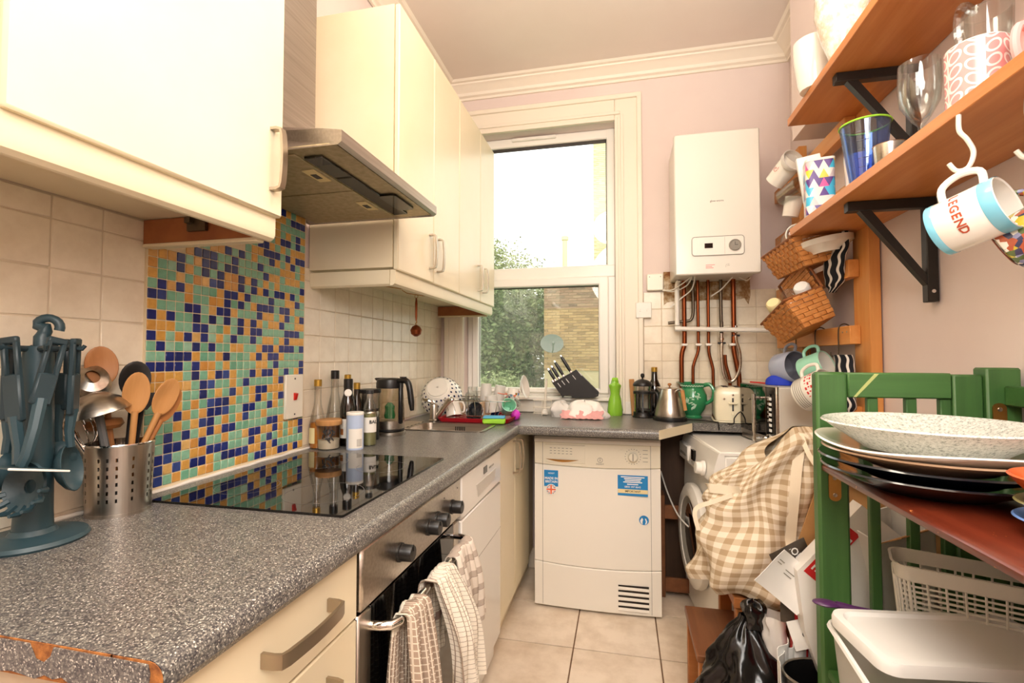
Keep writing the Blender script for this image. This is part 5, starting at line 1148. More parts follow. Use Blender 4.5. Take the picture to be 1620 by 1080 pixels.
wp = thing('waste_pipe', 'white plastic waste pipe crossing the copper pipes', 'pipe', (0, 0, 0))
wy = PY-.03
g = G(); g.tube([(.292, wy, 1.392), (.55, wy, 1.384), (.805, wy, 1.376)], .0125, 12); g.build('long_run', 'white_plastic', wp)
g = G(); g.tube(spline([(.79, wy, 1.3765), (.81, wy, 1.374), (.818, wy, 1.36), (.818, wy, 1.34)], 5), .0155, 12); g.build('elbow', 'white_plastic', wp)
g = G(); g.tube([(.818, wy, 1.345), (.818, wy, 1.29)], .0125, 12); g.build('drop', 'white_plastic', wp)
g = G(); g.tube(spline([(.818, wy, 1.30), (.818, wy, 1.285), (.83, wy, 1.27), (.862, wy-.02, 1.235), (.88, wy-.03, 1.21)], 5), .0135, 12); g.build('lower_elbow', 'white_plastic', wp)
g = G(); g.lathe([(0, -.018), (.0155, -.018), (.0155, .018), (0, .018)], 14); 
g = G(); g.T = RT((.296, wy, 1.392), 0, PI/2, 0); g.lathe([(0, -.014), (.0155, -.014), (.0155, .014), (0, .014)], 14); g.build('end_cap', 'white_plastic', wp)
pipe('grey condensate pipe at the left below the boiler', [(.305, 2.76, 1.655), (.296, 2.77, 1.62), (.295, 2.77, 1.50), (.294, 2.77, 1.41)], .013, 'white_plastic', name='condensate_pipe')
for k, pts in enumerate(([(.229, 2.83, 1.615), (.28, 2.80, 1.60), (.34, 2.72, 1.62), (.36, 2.66, 1.66)], [(.225, 2.82, 1.61), (.27, 2.77, 1.605), (.31, 2.72, 1.625), (.36, 2.68, 1.66)], [(.26, 2.78, 1.51), (.32, 2.76, 1.56), (.365, 2.72, 1.60), (.375, 2.66, 1.66)], [(.47, 2.77, 1.565), (.52, 2.76, 1.60), (.57, 2.72, 1.66)], [(.60, 2.74, 1.66), (.64, 2.74, 1.64), (.66, 2.74, 1.655)])):
    g = G(); g.tube(spline(pts, 6), .0035, 6); solo(g, 'cable', 'white_plastic', ['white cable from the fused switch to the boiler', 'second white cable from the fused switch to the boiler', 'white cable looping low in front of the leftmost copper pipe', 'white cable crossing the middle pipes up to the boiler', 'short white cable under the right end of the boiler'][k], 'cable')
# ---------------------------------------------------------------- right wall: shelves and what stands on them
def shelf(label, zb):
    s = thing('wall_shelf', label, 'shelf', (.75, 1.3, zb))
    g = G(); g.box(-.130, .124, -.95, .70, 0, .027, .0015); g.build('board', 'pine_dark', s); return s
shelf('upper pine wall shelf with a bracket below', 2.112); shelf('lower pine wall shelf with mugs hooked below it', 1.692)
def bracket(label, zb, y):
    b = thing('shelf_bracket', label, 'bracket', (.873, y, zb))
    g = G(); g.box(-.225, -.002, -.014, .014, -.030, -.001, .002)
    g.build('arm', 'bracket_black', b); g = G(); g.box(-.030, -.002, -.014, .014, -.30, -.026, .002); g.build('upright', 'bracket_black', b)
    g = G(); g.add([(-.195, -.011, -.028), (-.165, -.011, -.028), (-.028, -.011, -.225), (-.028, -.011, -.255), (-.195, .011, -.028), (-.165, .011, -.028), (-.028, .011, -.225), (-.028, .011, -.255)],
                  [(0, 1, 2, 3), (7, 6, 5, 4), (0, 4, 5, 1), (1, 5, 6, 2), (2, 6, 7, 3), (3, 7, 4, 0)]); g.build('brace', 'bracket_black', b)
    for z in (-.27, -.05):
        g = G(); g.T = RT((-.016, -.0142, z), PI/2); g.lathe([(.002, 0), (.0055, 0), (.005, .001), (.002, .001)], 12); g.build('screw', 'chrome', b)
bracket('black steel bracket under the lower shelf', 1.692, 1.60); bracket('black steel bracket under the upper shelf', 2.112, 1.66)
S2, S1 = 1.7195, 2.1395
t = NT('harlequin_print'); cc = t.n('ShaderNodeUVMap'); se = t.n('ShaderNodeSeparateXYZ'); t.l(cc.outputs[0], se.inputs[0])
uu, vv = mth(t, 'MULTIPLY', se.outputs[0], 11.0), mth(t, 'MULTIPLY', se.outputs[1], 6.0)
fu, fv = mth(t, 'FLOOR', uu), mth(t, 'FLOOR', vv); up_ = mth(t, 'GREATER_THAN', mth(t, 'ABSOLUTE', mth(t, 'SUBTRACT', mth(t, 'FRACT', uu), .5)), mth(t, 'MULTIPLY', mth(t, 'SUBTRACT', 1, mth(t, 'FRACT', vv)), .5))
fu = mth(t, 'ADD', mth(t, 'MULTIPLY', fu, mth(t, 'SUBTRACT', 1, up_)), mth(t, 'MULTIPLY', mth(t, 'FLOOR', mth(t, 'ADD', uu, .5)), up_))
cmb = t.n('ShaderNodeCombineXYZ'); t.l(fu, cmb.inputs[0]); t.l(fv, cmb.inputs[1]); t.l(up_, cmb.inputs[2]); wn = t.n('ShaderNodeTexWhiteNoise'); t.l(cmb.outputs[0], wn.inputs[0])
t.base(t.ramp(wn.outputs['Value'], [(0, '#e9e2da'), (.36, '#c9bfc0'), (.5, '#5b3a86'), (.64, '#46b8dc'), (.76, '#e6559a'), (.85, '#f2cf3a'), (.93, '#4b4348')], 'CONSTANT')); MATS['harlequin_print'] = t.set(.3)
tn = thing('patterned_tin', 'tin with a harlequin print of coloured triangles at the shelf end', 'tin', (.672, 1.86, S2), R(-12))
pr = rrect(-.043, .043, -.043, .043, .012, 4); per = [0]
for i in range(len(pr)): per.append(per[-1]+math.dist(pr[i], pr[(i+1) % len(pr)]))
def along(u):
    s = (u % 1)*per[-1]; k = max(i for i in range(len(pr)) if per[i] <= s); f_ = (s-per[k])/max(per[k+1]-per[k], 1e-9); a, b = pr[k], pr[(k+1) % len(pr)]; return a[0]+(b[0]-a[0])*f_, a[1]+(b[1]-a[1])*f_
g = G(); g.grid(lambda u, v: (*along(u), .003+.185*v), 60, 1); g.build('printed_side', 'harlequin_print', tn)
g = G(); g.prism(pr, 0, .004); g.build('base', 'steel', tn)
g = G(); g.prism(rrect(-.044, .044, -.044, .044, .013, 4), .188, .196); g.build('lid', 'label_white', tn)
g = G(); g.box(-.038, .038, -.012, .012, 0, .25, .002); solo(g, 'white_box', 'print_white', 'tall white carton standing behind the patterned tin', 'box', (.70, 1.935, S2), (0, R(-8), R(-10)))
cup('white_beaker', 'tall white ceramic beaker beside the blue measuring jug', 'beaker', .745, 1.74, S2, tumbler(.034, .042, .16, .004), 'ceramic_white')
mj = thing('measuring_jug', 'blue transparent measuring jug with lime rim', 'jug', (.685, 1.56, S2))
g = G(); g.shell([(.0005, 0), (.036, 0), (.040, .02), (.062, .18), (.059, .18), (.037, .02), (.0005, .005)], 36); g.build('body', 'blue_glass', mj)
g = G(); g.tube([(.0615*math.cos(2*PI*k/36), .0615*math.sin(2*PI*k/36), .181) for k in range(36)], .0028, 6, True); g.build('rim', 'lime', mj)
g = G()
for k in range(5):
    z = .05+.024*k; r = .0405+.022*(z-.02)/.16; pts = [(r*math.cos(R(a)), r*math.sin(R(a)), z) for a in range(225, 250+6*(k % 2), 5)]; g.tube(pts, .0008, 4)
g.build('scale_marks', 'navy', mj, kind='stuff')
sc = cup('steel_cup', 'small steel cup on the lower shelf', 'cup', .668, 1.40, S2, [(.0005, 0), (.028, 0), (.030, .004), (.034, .055), (.036, .056), (.033, .056), (.028, .006), (.0005, .006)], 'steel')
cg = thing('stem_glass', 'clear stemmed glass on the lower shelf', 'glass', (.685, 1.30, S2))
g = G(); g.shell([(.0005, 0), (.034, 0), (.034, .002), (.006, .008), (.0045, .03), (.005, .055), (.02, .075), (.038, .11), (.042, .15), (.040, .205), (.0385, .205), (.0405, .15), (.0365, .112), (.018, .078), (.0005, .068)], 36); g.build('glass_body', 'clear_glass', cg)
bt = thing('blue_tin', 'low blue patterned tin behind the stemmed glass', 'tin', (.80, 1.33, S2))
g = G(); g.lathe([(0, 0), (.045, 0), (.046, .003), (.046, .075), (0, .075)], 30); g.build('body', 'sticker_blue', bt); g = G(); g.lathe([(.047, .07), (.048, .072), (.048, .09), (.045, .093), (0, .093)], 30); g.build('lid', 'print_white', bt)
for k in range(18):
    g = G(); g.T = Matrix.Rotation(R(k*20), 4, 'Z') @ RT((.0462, 0, .02+.018*(k % 3)), 0, PI/2); g.lathe([(0, 0), (.008, 0), (.007, .0008), (0, .001)], 8); g.build('flower_print', 'gold' if k % 2 else 'print_white', bt)
cup('low_bowl', 'clear glass bowl at the back of the lower shelf', 'bowl', .79, 1.44, S2, [(.0005, 0), (.03, 0), (.055, .05), (.053, .05), (.028, .004), (.0005, .004)], 'clear_glass')
# pink leaf-print mug (front), pink mug, clear jugs
t = NT('leaf_print'); cc = t.n('ShaderNodeUVMap'); se = t.n('ShaderNodeSeparateXYZ'); t.l(cc.outputs[0], se.inputs[0])
fx = mth(t, 'SUBTRACT', mth(t, 'FRACT', mth(t, 'MULTIPLY', se.outputs[0], 5)), .5); ax = mth(t, 'ABSOLUTE', fx)
yy = mth(t, 'SUBTRACT', mth(t, 'FRACT', mth(t, 'ADD', mth(t, 'MULTIPLY', se.outputs[1], 4.5), mth(t, 'MULTIPLY', ax, -.8))), .5)
el = mth(t, 'ADD', mth(t, 'POWER', mth(t, 'DIVIDE', mth(t, 'SUBTRACT', ax, .25), .2), 2), mth(t, 'POWER', mth(t, 'DIVIDE', yy, .38), 2))
ring = mth(t, 'LESS_THAN', mth(t, 'ABSOLUTE', mth(t, 'SUBTRACT', el, .95)), .35); st_ = mth(t, 'LESS_THAN', ax, .035)
t.base(mixc(t, mth(t, 'MAXIMUM', ring, st_), '#dd9694', '#f3e2da')); MATS['leaf_print'] = t.set(.25, 0, .5, .3)
pm = thing('leaf_print_mug', 'pink mug with a white leaf print on the lower shelf', 'mug', (.685, 1.115, S2))
g = G(); g.grid(lambda u, v: (.048*math.cos(2*PI*u), .048*math.sin(2*PI*u), .125*v), 40, 2); g.build('printed_wall', 'leaf_print', pm)
g = G(); g.shell([(.0005, 0), (.047, 0), (.048, .001)], 40); g.shell([(.0478, .1245), (.047, .127), (.045, .125), (.044, .01), (.0005, .008)], 40); g.build('inside', 'ceramic_white', pm)
pk = thing('pink_mug', 'salmon pink mug at the right end of the lower shelf', 'mug', (.735, 1.02, S2)); g = G(); g.shell(tumbler(.034, .043, .11, .004), 32); g.build('body', 'pink_cloth', pk); g = G(); loop_handle(.04, .025, .09, .03, .007)(g); g.T = Matrix.Identity(4); o = g.build('handle', 'pink_cloth', pk); o.rotation_euler = (0, 0, R(200))
for k, (x, y, rz) in enumerate(((.795, 1.14, 190), (.79, 1.025, 200))):
    q = thing('glass_tankard', ['clear glass tankard behind the leaf-print mug', 'clear glass tankard at the frame edge behind the pink mug'][k], 'glass', (x, y, S2), R(rz)); g = G(); g.shell(tumbler(.036, .042, .16, .004), 30); g.build('body', 'clear_glass', q); g = G(); loop_handle(.038, .03, .14, .05, .008)(g); g.build('handle', 'clear_glass', q)
g = G(); g.tube(arc((0, 0, 0), .036, 0, 2*PI, 20, 'xz')[:-1], .009, 8, True)
for i in range(10): pass
jt = thing('glass_jug', 'tall clear glass jug with a loop handle rising behind the leaf-print mug', 'jug', (.780, 1.235, S2), R(-150)); g = G(); g.shell(tumbler(.036, .044, .27, .004), 30); g.build('body', 'clear_glass', jt); g = G(); loop_handle(.042, .16, .26, .05, .009)(g); g.build('handle', 'clear_glass', jt)
# upper shelf
u1 = thing('blush_cup', 'tall blush white cup at the end of the upper shelf', 'cup', (.645, 1.80, S1)); g = G(); g.shell([(.0005, 0), (.045, 0), (.052, .02), (.062, .10), (.064, .165), (.060, .165), (.058, .10), (.048, .025), (.0005, .01)], 36); g.build('body', 'ceramic_white', u1)
g = G(); loop_handle(.058, .05, .14, .03, .006)(g); o = g.build('handle', 'ceramic_white', u1); o.rotation_euler = (0, 0, R(70))
g = G(); g.lathe([(0, 0), (.034, 0), (.036, .01), (.052, .06), (.07, .14), (.068, .22), (.05, .28), (.03, .31), (.028, .33), (0, .33)], 36); solo(g, 'marbled_vase', 'marble', 'marbled cream vase on the upper shelf', 'vase', (.655, 1.62, S1))
# mugs on hooks below the lower shelf
def hook(label, x, y):
    g = G(); g.tube(spline([(0, 0, .0), (0, 0, -.030), (.010, -.004, -.050), (.018, -.006, -.076), (.010, -.004, -.102), (-.006, 0, -.106), (-.016, .004, -.09)], 5), .0042, 8); return solo(g, 'cup_hook', 'hook_white', label, 'hook', (x, y, 1.6915))
hook('white cup hook holding the mug that reads LEGEND', .622, 1.062); hook('white cup hook holding the flowery mug', .70, 1.02)
def frame(axis, hup):
    a = Vector(axis).normalized(); h = Vector(hup); h = (h-a*h.dot(a)).normalized(); y = a.cross(h); return Matrix((h, y, a)).transposed()
def mug(name, label, base_c, axis, hup, r, h, mat, extra=None, hmat=None, group=None, hs=1.0):
    m = thing(name, label, 'mug', base_c, group=group); m.rotation_euler = frame(axis, hup).to_euler()
    g = G(); g.shell([(.0005, .002), (r*.8, .0), (r*.95, .003), (r, .01), (r, h-.002), (r-.0015, h), (r-.004, h-.002), (r-.0045, .008), (.0005, .006)], 40); g.build('body', mat, m)
    g = G(); loop_handle(r, h*.2, h*.8, .036*hs, .0065)(g); g.build('handle', hmat or mat, m)
    if extra: extra(m, r, h)
    return m
def legend(m, r, h):
    for z0, z1 in ((.001, .013), (h-.022, h-.001)): g = G(); g.shell([(r+.0003, z0), (r+.0006, z0+.001), (r+.0006, z1-.001), (r+.0003, z1)], 40); g.build('blue_band', 'sky_band', m)
    for k, ch in enumerate('LEGEND'):
        a = R(43+16.5*k); M3 = Matrix.Rotation(a, 4, 'Z') @ RT((r+.0004, 0, h*.46)) @ Matrix.Rotation(PI/2, 4, 'Z') @ Matrix.Rotation(PI/2, 4, 'X')
        o = text('letter', ch, .0195, 'rust_print', m, (0, 0, 0), (0, 0, 0), .0003, bold=.0004); o.matrix_local = M3
mug('legend_mug', 'cream mug with sky blue bands reading LEGEND on a hook', (.598, 1.085, 1.478), (.58, -.76, .27), (0, 0, 1), .050, .105, 'ceramic_white', legend)
t = NT('flower_print'); vo = t.n('ShaderNodeTexVoronoi'); t.l(t.coord(), vo.inputs['Vector']); vo.inputs['Scale'].default_value = 95; sp_ = t.n('ShaderNodeSeparateColor'); t.l(vo.outputs['Color'], sp_.inputs[0])
t.base(t.ramp(sp_.outputs[0], [(0, '#3a3f5c'), (.2, '#e9e2d2'), (.45, '#8a8cae'), (.6, '#c9b43a'), (.72, '#5a6a3a'), (.86, '#b0583a')], 'CONSTANT')); MATS['flower_print'] = t.set(.2, 0, .5, .3)
mug('flower_mug', 'mug with a busy flower pattern hanging behind the cream one', (.685, 1.06, 1.435), (.62, -.60, .45), (0, .1, 1), .047, .085, 'flower_print', lambda m, r, h: (G().shell([(r*.62, -.0012), (r*.7, -.003), (r*.78, -.0012)], 30).build('foot_ring', 'rust_print', m)))
mug('navy_mug', 'navy mug hanging at the right edge of the frame', (.735, .985, 1.53), (.6, -.6, .3), (0, 0, 1), .043, .09, 'navy')

# ---------------------------------------------------------------- pine hanging rack, baskets, mugs
rk = thing('pine_rack', 'pine ladder rack fixed to the right wall', 'rack', (.85, 2.28, .93))
for y in (1.955, 2.60):
    g = G(); g.box(-.016, .020, y-.058-2.28, y+.058-2.28, 0, 1.32, .002); g.build('post', 'pine_z', rk)
for z0, z1, x0 in ((1.283, 1.350, -.052), (1.525, 1.589, -.052), (.995, 1.06, -.052), (1.80, 1.865, -.052), (2.05, 2.115, -.052)):
    g = G(); g.box(x0, -.0165, 1.962-2.28, 2.80-2.28, z0-.93, z1-.93, .002); rl = g.build('rail', 'pine', rk)
    for y in (1.985, 2.02, 2.60, 2.74):
        g = G(); g.T = RT((x0-.0003, y-2.28, (z0+z1)/2-.93+.012), 0, -PI/2); g.lathe([(0, 0), (.004, 0), (.003, .0012), (0, .0014)], 10); g.build('screw', 'handle_metal', rl)
def s_hook(y, z=1.35):
    g = G(); g.tube(spline([(.006, 0, -.030), (.006, 0, -.002), (-.012, 0, .010), (-.030, 0, .0), (-.034, 0, -.03), (-.034, 0, -.095), (-.044, 0, -.115), (-.058, 0, -.108), (-.06, 0, -.095)], 5), .0025, 6); return g, (.797+.03, y, z+.001)
for k, (y, lb) in enumerate(((2.50, 'dark wire hook holding the grey mug'), (2.27, 'dark wire hook holding the mint mug'), (2.045, 'dark wire hook at the near end of the rack rail'))):
    g, lo = s_hook(y); solo(g, 'rail_hook', 'dull_pipe', lb, 'hook', lo)
mug('grey_mug', 'large lilac grey mug hanging by the microwave', (.705, 2.44, 1.185), (.40, -.80, .12), (.25, .0, 1), .068, .10, 'lilac_glaze', lambda m, r, h: G().shell([(r-.0048, h-.006), (r-.0052, .010), (.0005, .009)], 40).build('inside_glaze', 'grey_inside', m), hs=1.1)
mug('mint_mug', 'mint green mug with a white inside hanging on the rack', (.735, 2.23, 1.175), (.55, -.60, .32), (.0, .25, 1), .056, .10, 'mint', lambda m, r, h: G().shell([(r-.003, h-.0005), (r-.0048, h-.006), (r-.0052, .010), (.0005, .009)], 40).build('inside_glaze', 'ceramic_white', m))
def news(m, r, h):
    for k in range(16): g = G(); g.T = Matrix.Rotation(R(20+k*9), 4, 'Z'); g.box(r+.0002, r+.0006, -.003, .003, h*.12, h*.5, .0001); g.build('print_line', 'print_grey', m)
    for k, ch in enumerate('MUG OF NEWS'):
        if ch == ' ': continue
        a = R(25+11*k); o = text('letter', ch, .03, 'red_print', m, (0, 0, 0), (0, 0, 0), .0003, bold=.0006); o.matrix_local = Matrix.Rotation(a, 4, 'Z') @ RT((r+.0004, 0, h*.68)) @ Matrix.Rotation(PI/2, 4, 'Z') @ Matrix.Rotation(PI/2, 4, 'X')
def news(m, r, h):
    for k in range(5): g = G(); g.grid(lambda u, v: ((r+.0005)*math.cos(R(25+130*u)), (r+.0005)*math.sin(R(25+130*u)), h*(.12+.07*k)+.003*v), 20, 1); g.build('print_line', 'print_grey', m)
    for k in range(9):
        a = 30+15*k; z0 = h*.56
        for dz, w_ in ((0, 9), (.012, 4), (.022, 9)) if k % 3 else ((0, 3), (.012, 10), (.022, 3)):
            g = G(); g.grid(lambda u, v: ((r+.0006)*math.cos(R(a+w_*u)), (r+.0006)*math.sin(R(a+w_*u)), z0+dz+.007*v), 4, 1); g.build('red_mark', 'red_print', m)
mug('printed_mug', 'large white mug with red and grey print beside the green post', (.672, 2.055, 1.088), (.52, -.72, .42), (.1, .1, 1), .064, .115, 'news_paper', news)
def woven_basket(name, label, loc, L, W, H, rot, flare=.03, back=0, parts=True):
    b = thing(name, label, 'basket', loc, rot=rot)
    def panel(nm, f, nu, nv):
        g = G()
        for i in range(nu):
            for j in range(nv):
                s = .0035 if (i+j) % 2 else -.0005; e = .06
                P = [Vector(f((i+a)/nu, (j+c_)/nv)) for a, c_ in ((-.04+e, e), (1.04-e, e), (1.04-e, 1-e), (-.04+e, 1-e))]
                nn = (P[1]-P[0]).cross(P[3]-P[0]).normalized(); mid0 = (P[0]+P[3])/2; Q = [p+nn*(s if (i+j) % 2 else s) for p in P]
                m1, m2 = (P[0]+P[1])/2+nn*(s+.0025), (P[3]+P[2])/2+nn*(s+.0025)
                bk_ = [p-nn*.002 for p in P]
                g.add([tuple(q) for q in (Q[0], m1, Q[1], Q[2], m2, Q[3])]+[tuple(q) for q in bk_], [(0, 1, 4, 5), (1, 2, 3, 4), (6, 9, 8, 7), (0, 6, 7, 2, 1), (5, 4, 3, 8, 9), (0, 5, 9, 6), (2, 7, 8, 3)])
        g.build(nm, 'wicker', b, kind='stuff', ang=30)
    f = flare
    panel('front_panel', lambda u, v: (-W/2-f*v, L/2-L*u+f*(2*u-1)*v*-1, H*v), int(L/.022), int(H/.017))
    panel('end_panel', lambda u, v: (-W/2-f*v+(W+f*v)*u, -L/2-f*v, H*v), int(W/.022), int(H/.017)); panel('end_panel', lambda u, v: (W/2-(W+f*v)*u, L/2+f*v, H*v), int(W/.022), int(H/.017))
    panel('back_panel', lambda u, v: (W/2, -L/2+L*u, (H+back)*v), int(L/.022), int((H+back)/.017)); panel('base_panel', lambda u, v: (-W/2+W*u, -L/2+L*v, .001), int(W/.022), int(L/.022))
    g = G(); pts = [(-W/2-f, -L/2-f, H), (-W/2-f, L/2+f, H), (W/2, L/2+f, H), (W/2, L/2+f*.9, H+back), (W/2, -L/2-f*.9, H+back), (W/2, -L/2-f, H)]
    if not back: pts = pts[:3]+[pts[5]]
    g.tube(pts, .006, 6, True); g.build('rim', 'wicker_dark', b); return b
woven_basket('wicker_tray', 'wicker basket just under the end of the lower shelf', (.745, 2.20, 1.60), .34, .13, .115, (0, R(-14), 0), .028)
woven_basket('wicker_basket', 'tilted wicker basket with a tall back holding jars', (.742, 2.20, 1.345), .26, .12, .12, (R(-14), R(-22), R(6)), .028, .13)
cj = thing('clip_jar', 'glass clip-top jar lying in the upper wicker basket', 'jar', (.69, 2.20, 1.715), rot=(R(90), R(-10), R(-8)))
g = G(); g.shell([(.0005, 0), (.04, 0), (.043, .006), (.043, .10), (.036, .115), (.036, .125)], 28); g.build('jar_body', 'clear_glass', cj); g = G(); g.lathe([(0, .128), (.040, .128), (.042, .132), (.040, .142), (.02, .147), (0, .147)], 28); g.build('lid', 'clear_glass', cj)
g = G(); g.tube([(.041*math.cos(2*PI*k/24), .041*math.sin(2*PI*k/24), .1265) for k in range(24)], .003, 6, True); g.build('seal', 'hook_white', cj)
g = G(); g.tube([(.044, -.012, .10), (.05, -.014, .12), (.05, .014, .12), (.044, .012, .10)], .0018, 5); g.tube([(.05, -.014, .12), (.038, -.01, .15), (.038, .01, .15), (.05, .014, .12)], .0018, 5); g.build('clip', 'chrome', cj)
for k, (nm, m_, lb, lo, r_, h_) in enumerate((('spice_jar', 'clear_glass', 'clear jar lying in the tilted basket', (.70, 2.22, 1.45), .03, .075), ('butter_pack', 'label_cream', 'pale yellow pack in the low corner of the tilted basket', (.665, 2.30, 1.425), .03, .07), ('white_pot', 'print_white', 'small white pot at the back of the tilted basket', (.735, 2.18, 1.475), .03, .07))):
    g = G(); g.lathe([(0, 0), (r_*.9, 0), (r_, .006), (r_, h_), (r_*.8, h_+.008), (0, h_+.008)], 20); solo(g, nm, m_, lb, 'jar' if k != 1 else 'pack', lo, (R(40), R(-40), 0))
g = G(); g.shell([(.0005, .004), (.04, .004), (.042, 0), (.05, 0), (.052, .006), (.088, .03), (.09, .05), (.087, .05), (.08, .034), (.04, .012), (.0005, .012)], 36); solo(g, 'white_dish', 'ceramic_white', 'white dish hung upside down under the lower shelf end', 'dish', (.74, 1.955, 1.675), (R(172), R(-6), 0)) if False else solo(g, 'white_dish', 'ceramic_white', 'white oval dish tucked under the end of the lower shelf', 'dish', (.755, 2.02, 1.628), (0, R(-8), 0))
uvmat('glove_stripe', lambda t, u, v: mixc(t, mth(t, 'GREATER_THAN', mth(t, 'SINE', mth(t, 'ADD', mth(t, 'MULTIPLY', u, 46), mth(t, 'MULTIPLY', mth(t, 'SINE', mth(t, 'MULTIPLY', v, 26)), .7))), .55), '#1b1d24', '#e8e2da'))
def glove(label, loc, L, W, sw, rot=(0, 0, 0)):
    g = G(); n = 20
    def f(u, v):
        th_ = 2*PI*u; w_ = W*(1-.25*abs(v-.35)*1.3)*(1 if v < .8 else max(.05, math.cos((v-.8)/.2*PI/2)))
        return (.022*math.sin(th_)*(1 if v < .9 else .6)+.006*math.sin(v*9), w_/2*math.cos(th_)+sw*v*v, -L*v)
    g.grid(f, 28, 24); return solo(g, 'oven_glove', 'glove_stripe', label, 'oven glove', loc, rot, ang=60)
glove('black and white wavy striped oven glove hanging below the shelf', (.79, 2.03, 1.70), .215, .17, .06)
glove('second black and white striped glove hanging low behind the green rail', (.785, 1.99, 1.245), .22, .13, -.02)
# tumblers hung at the far end
GH = 'cups and glasses at the far end of the rack'
cup('enamel_tumbler', 'white tumbler with a small red print hanging at the top of the rack', 'tumbler', .695, 2.44, 2.045, tumbler(.042, .05, .125, .004), 'ceramic_white', frame((.45, -.55, .55), (0, 0, 1)).to_euler())
for k in range(1):
    g = G()
    for q in range(10): a = .9*q; g.tube([(.004*math.cos(a)*q*.4, .004*math.sin(a)*q*.4, 0), (.004*math.cos(a+.7)*(q+1)*.4, .004*math.sin(a+.7)*(q+1)*.4, 0)], .001, 4)
    o = g.build('red_print', 'red_print', None); o.parent = bpy.data.objects['enamel_tumbler']; o.matrix_local = Matrix.Rotation(R(75), 4, 'Z') @ RT((.0462, 0, .06), 0, PI/2)
cup('plastic_lid_tub', 'round clear tub lid hanging under the upper shelf', 'lid', .735, 2.36, 2.10, [(.0005, 0), (.04, 0), (.05, .012), (.052, .03), (.048, .03), (.044, .014), (.0005, .006)], 'lid_plastic', frame((.35, -.85, .25), (0, 0, 1)).to_euler())
cup('hanging_glass', 'clear glass hanging below the white tumbler', 'glass', .70, 2.36, 1.945, tumbler(.034, .044, .10, .004), 'clear_glass', frame((.5, -.75, .25), (0, 0, 1)).to_euler())
cup('small_white_cup', 'small white cup hanging under the clear glass', 'cup', .735, 2.36, 1.862, tumbler(.032, .038, .085, .003), 'ceramic_white', (R(12), R(10), 0))
# microwave and what lies on it
mw = thing('microwave', 'silver microwave with mirrored door on the washing machine', 'microwave', (.618, 2.20, .852), R(8.5))
g = G(); g.box(.012, .235, 0, .36, .008, .258, .004); g.build('casing', 'mw_body', mw)
g = G(); g.box(0, .014, -.002, .362, .004, .262, .003); g.build('fascia', 'steel', mw)
g = G(); g.box(-.004, .002, .085, .36, .045, .258, .001); dd = g.build('door_glass', 'mirror_black', mw)
g = G(); g.box(-.004, .002, .004, .078, .045, .258, .001); pp = g.build('control_panel', 'black_gloss', mw)
g = G(); g.tube([(-.042, .112, .02), (-.042, .112, .225)], .0085, 10); hh = g.build('handle', 'chrome', mw)
for z in (.034, .208): g = G(); g.tube([(.0, .112, z), (-.042, .112, z)], .006, 8); g.build('handle_mount', 'chrome', hh)
for k in range(7):
    g = G(); g.box(-.006, -.0035, .03, .052, .07+.022*k, .082+.022*k, .001); g.build('button', 'print_white', pp)
for k in range(6): g = G(); g.box(-.0055, -.0035, .058, .066, .11+.018*k, .12+.018*k); g.build('button_mark', 'print_grey', pp)
g = G(); g.T = RT((-.004, .04, .045), 0, -PI/2); g.lathe([(0, 0), (.017, 0), (.016, .014), (0, .015)], 20); g.build('dial', 'chrome', pp)
for x, y in ((.03, .03), (.03, .33), (.2, .03), (.2, .33)): g = G(); g.lathe([(.012, 0), (.012, .009)], 10, (x, y, 0)); g.build('foot', 'black_plastic', mw)
g = G(); g.grid(lambda u, v: (.05*math.cos(2*PI*u)*(1-.9*v**3)+.012*math.sin(9*u), .065*math.sin(2*PI*u)*(1-.9*v**3), .042*math.sin(v*PI/2)*(1+.2*math.sin(12*u))), 26, 8); solo(g, 'blue_cloth', 'blue_cloth', 'crumpled bright blue cloth on top of the microwave', 'cloth', (.70, 2.42, 1.112), ang=60)
g = G(); g.tube([(0, 0, .004), (0, .15, .004)], .004, 6); solo(g, 'red_stick', 'red_plastic', 'thin red stick lying on top of the microwave', 'stick', (.655, 2.40, 1.113), (0, 0, R(20)))
# washing machine
wm = thing('washing_machine', 'white front-loading washing machine under the microwave', 'washing machine', (.385, 2.125, 0), R(5.9))
g = G(); g.box(.02, .465, 0, .597, .012, .832, .006); g.build('body', 'washer_white', wm)
g = G(); g.box(.0, .468, -.001, .598, .832, .85, .006); g.build('lid', 'washer_white', wm)
prof = [(.02, .70), (-.006, .705), (-.030, .72), (-.020, .79), (-.004, .842), (.02, .846)]
g = G(); sweep(g, prof, .0, .597, lambda p, t: (p[0]-.010*(1-((t-.3)/.3)**2), t, p[1])); pn = g.build('control_panel', 'washer_white', wm, 40)
g = G(); sweep(g, [(.02, .02), (-.004, .02), (-.008, .35), (-.008, .60), (-.004, .697), (.02, .697)], .0, .597, lambda p, t: (p[0]-.008*(1-((t-.3)/.3)**2), t, p[1])); g.build('front_panel', 'washer_white', wm, 40)
def onp(y, z): return -.028+.008*(z-.74)/.07*1.0-.010*(1-((y-.3)/.3)**2)
g = G(); g.box(onp(.50, .765)-.004, onp(.5, .765)+.02, .405, .58, .728, .80, .004); dw_ = g.build('detergent_drawer', 'washer_white', wm)
g = G(); g.box(onp(.5, .765)-.0065, onp(.5, .765), .43, .55, .745, .758, .001); g.build('drawer_grip', 'print_grey', dw_)
g = G(); g.box(onp(.3, .775)-.0005, onp(.3, .775)+.012, .29, .335, .752, .80, .001); g.build('display', 'black_gloss', wm)
for k in range(5): g = G(); g.box(onp(.25, .75)-.003, onp(.25, .75)+.01, .225+.022*k-.02, .237+.022*k-.02, .742, .75); g.build('button', 'print_grey', wm)
